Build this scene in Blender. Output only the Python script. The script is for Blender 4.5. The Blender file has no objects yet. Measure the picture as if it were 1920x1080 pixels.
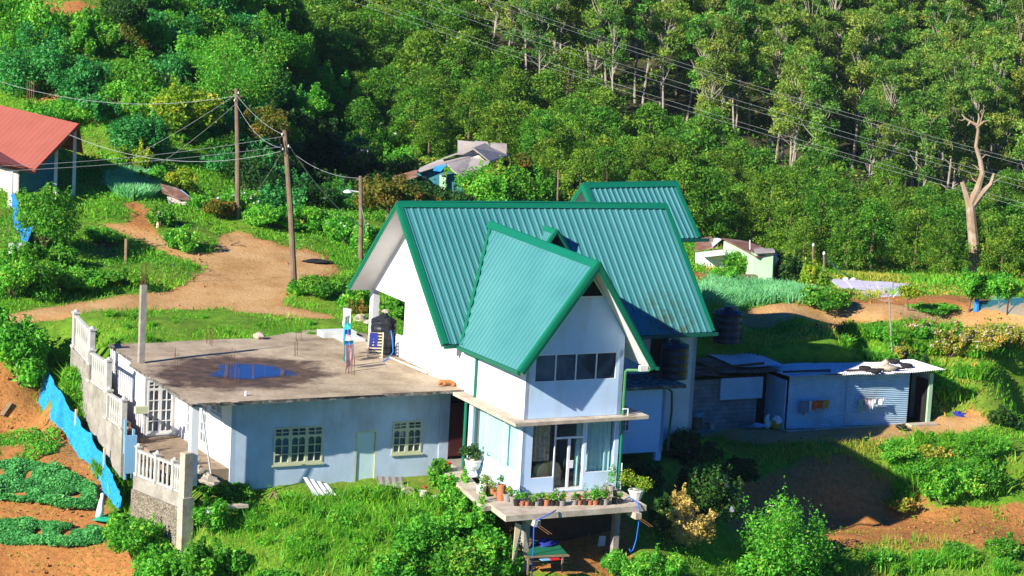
import bpy, math, random
import numpy as np
C = bpy.context.scene.collection
rad = math.radians
rnd = random.Random(7)
RNG = np.random.default_rng(11)

# ------------------------------------------------------------------ camera frame
FPX = 5000.0
PITCH, ROLL, YAW = rad(9.43), rad(3.16), rad(27.1)
_R0 = np.array([1, 0, 0.]); FWD = np.array([0, math.cos(PITCH), -math.sin(PITCH)]); _U0 = np.cross(_R0, FWD)
RT = math.cos(ROLL)*_R0 + math.sin(ROLL)*_U0
UPV = -math.sin(ROLL)*_R0 + math.cos(ROLL)*_U0
HC = 24.692314
CAM = np.array([0, 0, HC])
K0 = np.array([0.726289, 100.309886, 0.0])          # near left corner of the glazed room, at floor level
AX = np.array([math.cos(YAW), math.sin(YAW), 0]); BX = np.array([-math.sin(YAW), math.cos(YAW), 0]); ZX = np.array([0, 0, 1.])

def ray(px, py): return RT*(px-960)/FPX - UPV*(py-540)/FPX + FWD
def PZ(px, py, z):
    r = ray(px, py); return CAM + r*((z-HC)/r[2])
def PD(px, py, d): return CAM + ray(px, py)*d
def W(a, b, z): return K0 + AX*a + BX*b + ZX*z       # house axes -> world
def HA(p): q = np.asarray(p)-K0; return q@AX, q@BX, q[2]
def PA(px, py, a):
    r = ray(px, py); t = ((K0+AX*a-CAM)@AX)/(r@AX); return CAM+r*t
def PB(px, py, b):
    r = ray(px, py); t = ((K0+BX*b-CAM)@BX)/(r@BX); return CAM+r*t
def proj(p):
    q = np.asarray(p, float)-CAM; d = q@FWD
    return 960+FPX*(q@RT)/d, 540-FPX*(q@UPV)/d, d
def unit(v): v = np.asarray(v, float); return v/np.linalg.norm(v)

# ------------------------------------------------------------------ objects
ORG = {}
def thing(name, label, cat, loc, group=None, kind=None):
    o = bpy.data.objects.new(name, None); C.objects.link(o)
    o.empty_display_size = 0.2
    o.location = tuple(float(x) for x in loc); o['label'] = label; o['category'] = cat
    if group: o['group'] = group
    if kind: o['kind'] = kind
    ORG[o.name] = np.asarray(loc, float)
    return o
def tag(o, label=None, cat=None, group=None, kind=None):
    if label: o['label'] = label
    if cat: o['category'] = cat
    if group: o['group'] = group
    if kind: o['kind'] = kind
    return o
def link_mesh(name, me, parent=None, origin=None):
    o = bpy.data.objects.new(name, me); C.objects.link(o)
    if parent is not None: o.parent = parent; ORG[o.name] = ORG[parent.name]
    else:
        if origin is None: origin = np.zeros(3)
        o.location = tuple(float(x) for x in origin); ORG[o.name] = np.asarray(origin, float)
    return o
def copy_tree(o, loc, rotz, scale=1.0, label=None):
    r = o.copy(); C.objects.link(r); r.location = tuple(loc); r.rotation_euler = (0, 0, rotz)
    r.scale = (scale,)*3 if not hasattr(scale, '__len__') else tuple(scale)
    if label: r['label'] = label
    for ch in list(o.children):
        c = ch.copy(); C.objects.link(c); c.parent = r
        for g in list(ch.children):
            d = g.copy(); C.objects.link(d); d.parent = c
    return r

def np_mesh(name, V, F, mat=None, tint=None, smooth=False):
    V = np.asarray(V, np.float32).reshape(-1, 3); F = np.asarray(F, np.int32)
    n, k = F.shape
    me = bpy.data.meshes.new(name)
    me.vertices.add(len(V)); me.vertices.foreach_set('co', V.ravel())
    me.loops.add(n*k); me.loops.foreach_set('vertex_index', F.ravel())
    me.polygons.add(n); me.polygons.foreach_set('loop_start', np.arange(0, n*k, k, dtype=np.int32))
    if smooth: me.polygons.foreach_set('use_smooth', np.ones(n, bool))
    if tint is not None:
        at = me.attributes.new('tint', 'FLOAT', 'FACE'); at.data.foreach_set('value', np.asarray(tint, np.float32))
    me.update(calc_edges=True); me.validate()
    if mat: me.materials.append(mat)
    return me

class MB:
    """collects shapes in world coordinates and links them as ONE mesh object"""
    def __init__(s): s.v = []; s.f = []
    def add(s, vs, fs):
        k = len(s.v); s.v += [tuple(float(c) for c in p) for p in vs]; s.f += [tuple(i+k for i in f) for f in fs]; return s
    def box(s, o, ex, ey, ez):
        o, ex, ey, ez = map(np.asarray, (o, ex, ey, ez))
        p = [o, o+ex, o+ex+ey, o+ey, o+ez, o+ex+ez, o+ex+ey+ez, o+ey+ez]
        f = [(0, 3, 2, 1), (4, 5, 6, 7), (0, 1, 5, 4), (1, 2, 6, 5), (2, 3, 7, 6), (3, 0, 4, 7)]
        if np.dot(np.cross(ex, ey), ez) < 0: f = [t[::-1] for t in f]
        return s.add(p, f)
    def hb(s, a0, a1, b0, b1, z0, z1):
        return s.box(W(a0, b0, z0), AX*(a1-a0), BX*(b1-b0), ZX*(z1-z0))
    def cbox(s, c, sx, sy, sz, rz=0.0, tilt=None):
        """box of size (sx,sy,sz) standing with the middle of its base at c"""
        x = np.array([math.cos(rz), math.sin(rz), 0]); y = np.array([-math.sin(rz), math.cos(rz), 0]); z = ZX
        if tilt is not None:
            z = unit(np.array([tilt[0], tilt[1], 1.0])); x = unit(x - z*(x@z)); y = np.cross(z, x)
        return s.box(np.asarray(c)-x*sx/2-y*sy/2, x*sx, y*sy, z*sz)
    def beam(s, p, q, w, h, up=ZX):
        """rectangular bar from p to q, w across, h along up"""
        p = np.asarray(p, float); q = np.asarray(q, float); d = q-p; l = unit(d); sd = unit(np.cross(l, up)); u = np.cross(sd, l)
        return s.box(p-sd*w/2-u*h/2, d, sd*w, u*h)
    def quad(s, *p): return s.add(p, [tuple(range(len(p)))])
    def slab(s, poly, t):
        """polygon (list of points, seen from its outer side anticlockwise) thickened by the vector t"""
        n = len(poly); P = [np.asarray(p, float) for p in poly]; Q = [p+np.asarray(t) for p in P]
        return s.add(P+Q, [tuple(range(n)), tuple(range(2*n-1, n-1, -1))]+[(i, i+n, (i+1) % n+n, (i+1) % n) for i in range(n)])
    def tube(s, pts, r, n=6, cap=True):
        pts = [np.asarray(p, float) for p in pts]; m = len(pts)
        rr = [r]*m if not hasattr(r, '__len__') else list(r)
        vs = []; prev = None
        for i, p in enumerate(pts):
            d = unit(pts[min(i+1, m-1)]-pts[max(i-1, 0)])
            if prev is None:
                ref = ZX if abs(d[2]) < .9 else np.array([1., 0, 0]); x = unit(np.cross(d, ref))
            else:
                x = unit(prev - d*(prev@d))
            prev = x; y = np.cross(d, x)
            for k in range(n):
                t = 2*math.pi*k/n; vs.append(p+(x*math.cos(t)+y*math.sin(t))*rr[i])
        fs = [(i*n+k, i*n+(k+1) % n, (i+1)*n+(k+1) % n, (i+1)*n+k) for i in range(m-1) for k in range(n)]
        if cap: fs += [tuple(range(n-1, -1, -1)), tuple(range((m-1)*n, m*n))]
        return s.add(vs, fs)
    def lathe(s, c, prof, n=16, cap=True):
        c = np.asarray(c, float); vs = []; m = len(prof)
        for r, z in prof:
            for k in range(n):
                t = 2*math.pi*k/n; vs.append(c+np.array([r*math.cos(t), r*math.sin(t), z]))
        fs = [(i*n+k, i*n+(k+1) % n, (i+1)*n+(k+1) % n, (i+1)*n+k) for i in range(m-1) for k in range(n)]
        if cap: fs += [tuple(range(n-1, -1, -1)), tuple(range((m-1)*n, m*n))]
        return s.add(vs, fs)
    def blob(s, c, rx, ry, rz, seed=0, n=8, m=6, rough=.15, rot=0.):
        r = random.Random(seed); c = np.asarray(c, float); vs = []
        ph = [(r.uniform(0, 6.28), r.uniform(1, 3), r.uniform(1, 3)) for _ in range(4)]
        ca, sa = math.cos(rot), math.sin(rot)
        for i in range(m+1):
            t = math.pi*i/m
            for k in range(n):
                u = 2*math.pi*k/n; d = 1+rough*sum(math.sin(p+fa*u*1.0+fb*t*2) for p, fa, fb in ph)/2
                x = rx*math.sin(t)*math.cos(u)*d; y = ry*math.sin(t)*math.sin(u)*d
                vs.append(c+np.array([x*ca-y*sa, x*sa+y*ca, rz*math.cos(t)*d]))
        fs = [(i*n+k, (i+1)*n+k, (i+1)*n+(k+1) % n, i*n+(k+1) % n) for i in range(m) for k in range(n)]
        return s.add(vs, fs)
    def wall(s, o, u, v, n, U, V, t, holes=()):
        """flat wall o + u*[0,U] + v*[0,V], outer face towards n, thickness t inwards, rectangular holes (u0,u1,v0,v1)"""
        o, u, v, n = map(np.asarray, (o, u, v, n))
        us = sorted({0., U, *[x for h in holes for x in h[:2]]}); vs_ = sorted({0., V, *[x for h in holes for x in h[2:]]})
        us = [x for x in us if -1e-6 <= x <= U+1e-6]; vs_ = [x for x in vs_ if -1e-6 <= x <= V+1e-6]
        nu, nv = len(us)-1, len(vs_)-1
        def solid(i, j):
            if not (0 <= i < nu and 0 <= j < nv): return False
            cu, cv = (us[i]+us[i+1])/2, (vs_[j]+vs_[j+1])/2
            return not any(h[0] < cu < h[1] and h[2] < cv < h[3] for h in holes)
        P = lambda a, b, d: o+u*a+v*b-n*d
        flip = np.dot(np.cross(u, v), n) < 0
        for i in range(nu):
            for j in range(nv):
                if not solid(i, j): continue
                a0, a1, b0, b1 = us[i], us[i+1], vs_[j], vs_[j+1]
                qs = [(P(a0, b0, 0), P(a1, b0, 0), P(a1, b1, 0), P(a0, b1, 0)), (P(a0, b1, t), P(a1, b1, t), P(a1, b0, t), P(a0, b0, t))]
                if not solid(i-1, j): qs.append((P(a0, b0, t), P(a0, b0, 0), P(a0, b1, 0), P(a0, b1, t)))
                if not solid(i+1, j): qs.append((P(a1, b0, 0), P(a1, b0, t), P(a1, b1, t), P(a1, b1, 0)))
                if not solid(i, j-1): qs.append((P(a0, b0, t), P(a1, b0, t), P(a1, b0, 0), P(a0, b0, 0)))
                if not solid(i, j+1): qs.append((P(a0, b1, 0), P(a1, b1, 0), P(a1, b1, t), P(a0, b1, t)))
                for q in qs: s.quad(*(q[::-1] if flip else q))
        return s
    def build(s, name, mat, parent=None, smooth=False, origin=None):
        if parent is not None: o = ORG[parent.name]
        else: o = np.asarray(origin, float) if origin is not None else np.array(s.v[0])
        me = bpy.data.meshes.new(name)
        me.from_pydata([tuple(np.array(p)-o) for p in s.v], [], s.f)
        if smooth: me.polygons.foreach_set('use_smooth', np.ones(len(me.polygons), bool))
        me.update(); me.materials.append(mat)
        return link_mesh(name, me, parent, o)

# ------------------------------------------------------------------ materials
def lin(h):
    return tuple(((c/255)/12.92 if c/255 <= .04045 else ((c/255+.055)/1.055)**2.4) for c in h)
class NT:
    def __init__(s, name):
        s.m = bpy.data.materials.new(name); s.m.use_nodes = True; s.t = s.m.node_tree; s.n = s.t.nodes; s.l = s.t.links
        s.b = s.n['Principled BSDF']; s.out = s.n['Material Output']
        s.coord = None
    def node(s, t, **kw):
        x = s.n.new(t)
        for k, v in kw.items():
            if k in x.inputs: x.inputs[k].default_value = v
            else: setattr(x, k, v)
        return x
    def obj(s):
        if s.coord is None: s.coord = s.n.new('ShaderNodeNewGeometry').outputs['Position']
        return s.coord
    def noise(s, scale, detail=4, rough=.6, vec=None, stretch=None):
        x = s.node('ShaderNodeTexNoise'); x.inputs['Scale'].default_value = scale; x.inputs['Detail'].default_value = detail; x.inputs['Roughness'].default_value = rough
        v = vec or s.obj()
        if stretch:
            mp = s.n.new('ShaderNodeMapping'); mp.inputs['Scale'].default_value = stretch; s.l.new(v, mp.inputs['Vector']); v = mp.outputs[0]
        s.l.new(v, x.inputs['Vector']); return x.outputs['Fac']
    def ramp(s, fac, stops):
        x = s.n.new('ShaderNodeValToRGB'); e = x.color_ramp.elements
        while len(e) > len(stops): e.remove(e[-1])
        while len(e) < len(stops): e.new(0.5)
        for el, (p, c) in zip(e, stops):
            el.position = p; el.color = (c if hasattr(c, '__len__') else (c, c, c))[:3]+(1,) if hasattr(c, '__len__') else (c, c, c, 1)
        s.l.new(fac, x.inputs[0]); return x.outputs[0]
    def mix(s, fac, a, b, mode='MIX'):
        x = s.n.new('ShaderNodeMix'); x.data_type = 'RGBA'; x.blend_type = mode
        for sock, v in ((x.inputs[0], fac), (x.inputs[6], a), (x.inputs[7], b)):
            if hasattr(v, 'is_linked') or hasattr(v, 'links'): s.l.new(v, sock)
            elif hasattr(v, '__len__'): sock.default_value = tuple(v)[:3]+(1,)
            else: sock.default_value = v
        return x.outputs[2]
    def col(s, c):
        if hasattr(c, 'links'): s.l.new(c, s.b.inputs['Base Color'])
        else: s.b.inputs['Base Color'].default_value = tuple(c)[:3]+(1,)
        return s
    def bump(s, h, strength=.3, dist=.05):
        x = s.n.new('ShaderNodeBump'); x.inputs['Strength'].default_value = strength; x.inputs['Distance'].default_value = dist
        s.l.new(h, x.inputs['Height']); s.l.new(x.outputs[0], s.b.inputs['Normal']); return s
    def set(s, **kw):
        for k, v in kw.items(): s.b.inputs[k.replace('_', ' ')].default_value = v
        return s

def paint(name, c, rough=.6, var=.12, scale=1.5, dirt=None, dirt_amt=.35, dirt_scale=.7, metal=0., spec=.4, bump=0., streak=False):
    t = NT(name); c = np.array(c[:3])
    n = t.noise(scale, 5, .65)
    col = t.ramp(n, [(.3, tuple(c*(1-var))), (.7, tuple(np.minimum(c*(1+var), .95)))])
    if dirt is not None:
        d = t.noise(dirt_scale, 6, .7, stretch=(1, 1, .25) if streak else None)
        m = t.ramp(d, [(.5, 0.), (.72, dirt_amt)])
        col = t.mix(m, col, dirt)
    t.col(col).set(Roughness=rough, Metallic=metal)
    t.b.inputs['Specular IOR Level'].default_value = spec
    if bump: t.bump(t.noise(18, 4), bump, .02)
    return t.m

def leafmat(name, c0, c1, trans=.35, var_obj=.0, rough=.55, spec=.25):
    """leaf: colour runs from c0 to c1 by the leaf's own random tint"""
    t = NT(name)
    at = t.node('ShaderNodeAttribute', attribute_name='tint')
    col = t.ramp(at.outputs['Fac'], [(0., c0), (.90, c1), (1., (min(.8, c1[0]*1.9), c1[1]*.92, c1[2]*1.2))])
    if var_obj:
        oi = t.n.new('ShaderNodeObjectInfo'); hs = t.n.new('ShaderNodeHueSaturation')
        mr = t.node('ShaderNodeMapRange'); t.l.new(oi.outputs['Random'], mr.inputs[0]); mr.inputs[3].default_value = .5-var_obj*.10; mr.inputs[4].default_value = .5+var_obj*.06
        mv = t.node('ShaderNodeMath', operation='FRACT'); mu = t.node('ShaderNodeMath', operation='MULTIPLY'); mu.inputs[1].default_value = 7.31
        t.l.new(oi.outputs['Random'], mu.inputs[0]); t.l.new(mu.outputs[0], mv.inputs[0])
        mw = t.node('ShaderNodeMapRange'); t.l.new(mv.outputs[0], mw.inputs[0]); mw.inputs[3].default_value = 1-var_obj*.55; mw.inputs[4].default_value = 1+var_obj*.45
        t.l.new(mr.outputs[0], hs.inputs['Hue']); t.l.new(mw.outputs[0], hs.inputs['Value']); t.l.new(col, hs.inputs['Color']); col = hs.outputs[0]
    t.col(col).set(Roughness=rough); t.b.inputs['Specular IOR Level'].default_value = spec
    tr = t.n.new('ShaderNodeBsdfTranslucent'); t.l.new(t.mix(1., col, (1.35, 1.3, .55), 'MULTIPLY'), tr.inputs['Color'])
    ms = t.n.new('ShaderNodeMixShader'); ms.inputs[0].default_value = trans
    t.l.new(t.b.outputs[0], ms.inputs[1]); t.l.new(tr.outputs[0], ms.inputs[2]); t.l.new(ms.outputs[0], t.out.inputs['Surface'])
    return t.m

M = {}
M['white'] = paint('white_plaster', (.74, .75, .76), .8, .05, .8, dirt=(.40, .34, .26), dirt_amt=.38, dirt_scale=.9, streak=True, bump=.1)
M['greywall'] = paint('greyed_plaster', (.62, .64, .62), .85, .10, 1.2, dirt=(.3, .3, .27), dirt_amt=.4, streak=True, bump=.15)
M['bluewall'] = paint('pale_blue_plaster', (.44, .55, .69), .85, .14, .9, dirt=(.26, .29, .31), dirt_amt=.6, dirt_scale=.9, streak=True, bump=.15)
M['facade'] = paint('pale_bluewhite_plaster', (.51, .68, .88), .8, .05, 1.0, dirt=(.40, .40, .38), dirt_amt=.5, dirt_scale=1.1, streak=True, bump=.1)
M['trim'] = paint('green_painted_trim', (.004, .150, .078), .38, .06, 1.0, spec=.5)
M['olive'] = paint('weathered_green_downpipe', (.05, .20, .07), .5, .15, 2.0)
M['gutter'] = paint('dark_green_gutter', (.006, .10, .065), .4, .1)
M['soffit'] = paint('white_soffit_board', (.74, .73, .71), .7, .04, .6, dirt=(.5, .46, .40), dirt_amt=.25)
M['frame'] = paint('white_aluminium', (.78, .79, .80), .45, .03)
M['cream'] = paint('cream_green_joinery', (.50, .52, .33), .6, .08)
M['palewood'] = paint('white_joinery', (.68, .68, .66), .6, .05)
M['doorblue'] = paint('pale_blue_door', (.50, .66, .68), .6, .12, 1.4, dirt=(.3, .36, .36), dirt_amt=.35)
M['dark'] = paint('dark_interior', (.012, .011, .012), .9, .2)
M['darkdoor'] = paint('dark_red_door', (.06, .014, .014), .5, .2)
M['curtain'] = paint('sea_green_curtain', (.56, .76, .68), .9, .08, 4, spec=.1)
M['lace'] = paint('patterned_lace_curtain', (.60, .47, .30), .95, .45, 9, spec=.1)
M['armchair'] = paint('beige_upholstery', (.62, .42, .22), .95, .1, 4, spec=.1)
M['blackplastic'] = paint('black_tank_plastic', (.012, .016, .022), .38, .2, spec=.5)
M['rubber'] = paint('tyre_rubber', (.015, .014, .014), .8, .2)
M['wood'] = paint('weathered_wood', (.22, .15, .09), .85, .25, 3, bump=.3)
M['polewood'] = paint('grey_brown_pole', (.17, .12, .075), .9, .28, 2.2, bump=.3)
M['palepole'] = paint('pale_bamboo', (.62, .52, .33), .7, .12)
M['wire'] = paint('aluminium_wire', (.45, .47, .48), .5, .05, metal=.2)
M['powerline'] = paint('dull_power_cable', (.26, .28, .28), .6, .05)
M['copper'] = paint('rusty_rebar', (.15, .065, .03), .85, .3, 5)
M['rust'] = paint('rusted_tin', (.20, .095, .055), .8, .4, 2.2, dirt=(.42, .40, .38), dirt_amt=.6, dirt_scale=1.3)
M['tin'] = paint('bare_tin', (.70, .71, .74), .5, .08, 2, dirt=(.34, .24, .17), dirt_amt=.35, dirt_scale=1.1, metal=.08)
M['tinblue'] = paint('blue_grey_tin', (.40, .56, .68), .6, .12, 1.2, dirt=(.30, .20, .10), dirt_amt=.45, dirt_scale=.8, metal=.0)
M['asbestos'] = paint('grey_cement_sheet', (.36, .32, .30), .9, .14, 1.6, dirt=(.12, .10, .09), dirt_amt=.5, dirt_scale=1.0)
M['redroof'] = paint('red_tin_roof', (.32, .092, .062), .55, .08, .8, dirt=(.32, .08, .05), dirt_amt=.35)
M['redtrim'] = paint('red_brown_trim', (.30, .05, .022), .55, .1)
M['mint'] = paint('mint_plaster', (.36, .56, .36), .8, .07, 1.2, dirt=(.40, .42, .30), dirt_amt=.4)
M['teal'] = paint('teal_plaster', (.03, .17, .21), .8, .1, 1.2)
M['lilac'] = paint('faded_pinkish_plaster', (.58, .50, .45), .85, .08)
M['clay'] = paint('terracotta', (.42, .15, .075), .8, .12, 4)
M['blackpot'] = paint('black_pot', (.02, .018, .018), .6, .2)
M['greypot'] = paint('grey_pot', (.26, .24, .22), .8, .15, 5)
M['stonepot'] = paint('cast_white_planter', (.68, .66, .60), .8, .08, 4)
M['bluenet'] = paint('blue_shade_net', (.012, .26, .56), .85, .3, 7)
M['bluepaint'] = paint('light_blue_metal', (.22, .45, .66), .5, .06)
M['hose'] = paint('blue_hose', (.015, .12, .62), .4, .05)
M['bluecloth'] = paint('dark_blue_cloth', (.02, .03, .25), .9, .2, 6)
M['greenboard'] = paint('green_board', (.01, .15, .07), .6, .1)
M['red'] = paint('red_plastic', (.62, .02, .018), .5, .05)
M['orange'] = paint('orange_cloth', (.72, .10, .03), .9, .15, 6)
M['yellow'] = paint('yellow_plastic', (.60, .38, .02), .6, .1)
M['mustard'] = paint('mustard_cloth', (.55, .30, .04), .9, .15)
M['whitecloth'] = paint('white_cloth', (.78, .76, .78), .95, .05, 4, spec=.1)
M['greycloth'] = paint('grey_cloth', (.22, .22, .26), .95, .15, 5, spec=.1)
M['tealcloth'] = paint('teal_cloth', (.03, .33, .34), .95, .2, 8, spec=.1)
M['royalcloth'] = paint('royal_blue_cloth', (.02, .12, .60), .95, .2, 8, spec=.1)
M['greencloth'] = paint('pale_green_cloth', (.28, .50, .34), .95, .2, 8, spec=.1)
M['pinkcloth'] = paint('pink_patterned_cloth', (.62, .40, .45), .95, .45, 12, spec=.1)
M['brownwood'] = paint('dark_brown_board', (.06, .03, .02), .8, .3)
M['rock'] = paint('field_stone', (.40, .34, .26), .9, .2, 3, bump=.4)
M['tarp'] = paint('blue_tarp', (.02, .22, .72), .5, .15, 4)
M['white_sheet'] = paint('white_sack', (.78, .78, .76), .8, .06, 5)
M['greensheet'] = paint('green_plastic_sheet', (.02, .42, .25), .5, .1)
M['fur'] = paint('tan_fur', (.40, .17, .06), .95, .2, 9, spec=.1)

def m_slab():
    t = NT('weathered_concrete_roof')
    base = t.ramp(t.noise(.55, 8, .7), [(.30, (.20, .14, .08)), (.5, (.41, .32, .21)), (.72, (.58, .47, .33))])
    fine = t.ramp(t.noise(7, 5, .7), [(.3, .72), (.7, 1.1)])
    c = t.mix(1., base, fine, 'MULTIPLY')
    at = t.node('ShaderNodeAttribute', attribute_name='wet')
    n = t.noise(.9, 6, .7)
    ad = t.node('ShaderNodeMath', operation='ADD'); t.l.new(at.outputs['Fac'], ad.inputs[0]); t.l.new(n, ad.inputs[1])
    wet = t.ramp(ad.outputs[0], [(.72, 0.), (.95, 1.)])
    c = t.mix(wet, c, t.ramp(t.noise(1.6, 5, .7), [(.35, (.030, .020, .014)), (.65, (.13, .072, .042))]))
    t.col(c).set(Roughness=.9).bump(t.noise(9, 6, .7), .35, .03)
    return t.m
M['slab'] = m_slab()
def m_conc():
    t = NT('raw_concrete')
    c = t.ramp(t.noise(1.1, 8, .75), [(.3, (.15, .13, .105)), (.55, (.34, .31, .265)), (.75, (.48, .45, .40))])
    t.col(c).set(Roughness=.92).bump(t.noise(14, 6, .7), .5, .03); return t.m
M['conc'] = m_conc()
def m_lightconc():
    t = NT('sunbleached_concrete')
    c = t.ramp(t.noise(1.8, 8, .75), [(.3, (.28, .22, .15)), (.55, (.52, .44, .34)), (.75, (.64, .58, .48))])
    t.col(c).set(Roughness=.92).bump(t.noise(14, 6, .7), .4, .03); return t.m
M['lconc'] = m_lightconc()
def m_edge():
    t = NT('mossy_concrete_edge')
    c = t.ramp(t.noise(3.5, 8, .8), [(.35, (.02, .02, .016)), (.5, (.12, .11, .09)), (.68, (.5, .48, .44))])
    t.col(c).set(Roughness=.95).bump(t.noise(14, 6, .7), .8, .04); return t.m
M['edge'] = m_edge()
def m_block(name, c0, c1, mortar, sx, sy):
    t = NT(name)
    br = t.node('ShaderNodeTexBrick'); br.inputs['Scale'].default_value = 1.0
    br.inputs['Brick Width'].default_value = sx; br.inputs['Row Height'].default_value = sy; br.inputs['Mortar Size'].default_value = .012
    br.inputs['Color1'].default_value = c0+(1,); br.inputs['Color2'].default_value = c1+(1,); br.inputs['Mortar'].default_value = mortar+(1,)
    # run the courses along the wall: x along the house front axis + depth axis, y = height
    sep = t.n.new('ShaderNodeSeparateXYZ'); t.l.new(t.obj(), sep.inputs[0])
    m1 = t.node('ShaderNodeMath', operation='ADD'); t.l.new(sep.outputs[0], m1.inputs[0]); t.l.new(sep.outputs[1], m1.inputs[1])
    cb = t.n.new('ShaderNodeCombineXYZ'); t.l.new(m1.outputs[0], cb.inputs[0]); t.l.new(sep.outputs[2], cb.inputs[1]); t.l.new(cb.outputs[0], br.inputs['Vector'])
    c = t.mix(1., br.outputs[0], t.ramp(t.noise(1.4, 7, .75), [(.3, .45), (.7, 1.15)]), 'MULTIPLY')
    t.col(c).set(Roughness=.92).bump(t.noise(8, 6, .7), .5, .04); return t.m
M['block'] = m_block('cement_block', (.24, .24, .24), (.32, .31, .30), (.16, .16, .16), .4, .2)
def m_rubble():
    t = NT('rubble_stone'); v1 = t.node('ShaderNodeTexVoronoi', feature='F1'); v2 = t.node('ShaderNodeTexVoronoi', feature='DISTANCE_TO_EDGE')
    mp = t.n.new('ShaderNodeMapping'); mp.inputs['Scale'].default_value = (2.6, 2.6, 3.6); t.l.new(t.obj(), mp.inputs['Vector'])
    for v in (v1, v2): t.l.new(mp.outputs[0], v.inputs['Vector'])
    sp = t.n.new('ShaderNodeSeparateColor'); t.l.new(v1.outputs['Color'], sp.inputs[0])
    c = t.ramp(sp.outputs[0], [(0., (.20, .16, .11)), (.5, (.36, .30, .21)), (1., (.46, .41, .33))])
    c = t.mix(1., c, t.ramp(t.noise(3, 7, .75), [(.3, .5), (.7, 1.1)]), 'MULTIPLY'); e = t.ramp(v2.outputs['Distance'], [(.03, 0.), (.10, 1.)])
    t.col(t.mix(e, (.13, .105, .08), c)).set(Roughness=.95).bump(e, .7, .06); return t.m
M['stone'] = m_rubble()
def m_roof():
    t = NT('teal_ribbed_steel')
    c = t.ramp(t.noise(.35, 5, .6), [(.3, (.044, .200, .202)), (.7, (.072, .255, .252))])
    at = t.node('ShaderNodeAttribute', attribute_name='wet')
    st = t.noise(2.4, 6, .75)
    mm = t.node('ShaderNodeMath', operation='MULTIPLY'); t.l.new(at.outputs['Fac'], mm.inputs[0]); t.l.new(t.ramp(st, [(.42, 0.), (.62, 1.)]), mm.inputs[1])
    c = t.mix(mm.outputs[0], c, (.055, .10, .055))
    t.col(c).set(Roughness=.34, Metallic=.0); t.b.inputs['Specular IOR Level'].default_value = .55
    return t.m
M['roof'] = m_roof()
def m_glass(name, tint=(.90, .95, .97), f=.10):
    t = NT(name)
    tr = t.n.new('ShaderNodeBsdfTransparent'); tr.inputs[0].default_value = tint+(1,)
    gl = t.n.new('ShaderNodeBsdfGlossy'); gl.inputs['Roughness'].default_value = .03; gl.inputs[0].default_value = (.9, .95, 1, 1)
    lw = t.n.new('ShaderNodeLayerWeight'); lw.inputs[0].default_value = .5; pw = t.node('ShaderNodeMath', operation='POWER'); t.l.new(lw.outputs['Facing'], pw.inputs[0]); pw.inputs[1].default_value = 4.; fr = t.node('ShaderNodeMath', operation='MULTIPLY_ADD'); t.l.new(pw.outputs[0], fr.inputs[0]); fr.inputs[1].default_value = .5; fr.inputs[2].default_value = .035
    ms = t.n.new('ShaderNodeMixShader'); t.l.new(fr.outputs[0], ms.inputs[0]); t.l.new(tr.outputs[0], ms.inputs[1]); t.l.new(gl.outputs[0], ms.inputs[2])
    t.l.new(ms.outputs[0], t.out.inputs['Surface']); return t.m
M['glass'] = m_glass('clear_glass')
def m_pane():
    t = NT('dark_window_glass'); t.col(t.ramp(t.noise(.8, 3), [(.35, (.022, .036, .062)), (.65, (.095, .15, .22))])).set(Roughness=.06); t.b.inputs['Specular IOR Level'].default_value = .6  # mottled blue base colour stands in for reflections and the dim interior
    t.bump(t.noise(1.2, 2), .08, .05); return t.m
M['pane'] = m_pane()
def m_water():
    t = NT('puddle_water'); t.col((.03, .05, .15)).set(Roughness=.04); t.b.inputs['Specular IOR Level'].default_value = 1.; t.b.inputs['IOR'].default_value = 1.55  # blue base colour paints in the reflected sky
    at = t.node('ShaderNodeAttribute', attribute_name='depth'); ad = t.node('ShaderNodeMath', operation='ADD'); t.l.new(at.outputs['Fac'], ad.inputs[0])
    nz = t.node('ShaderNodeMath', operation='MULTIPLY_ADD'); t.l.new(t.noise(1.6, 6, .7), nz.inputs[0]); nz.inputs[1].default_value = 1.5; nz.inputs[2].default_value = -.75; t.l.new(nz.outputs[0], ad.inputs[1])
    tr = t.n.new('ShaderNodeBsdfTransparent'); ms = t.n.new('ShaderNodeMixShader'); t.l.new(t.ramp(ad.outputs[0], [(.18, 0.), (.70, .85)]), ms.inputs[0]); t.l.new(tr.outputs[0], ms.inputs[1]); t.l.new(t.b.outputs[0], ms.inputs[2]); t.l.new(ms.outputs[0], t.out.inputs['Surface']); return t.m
M['water'] = m_water()
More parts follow.
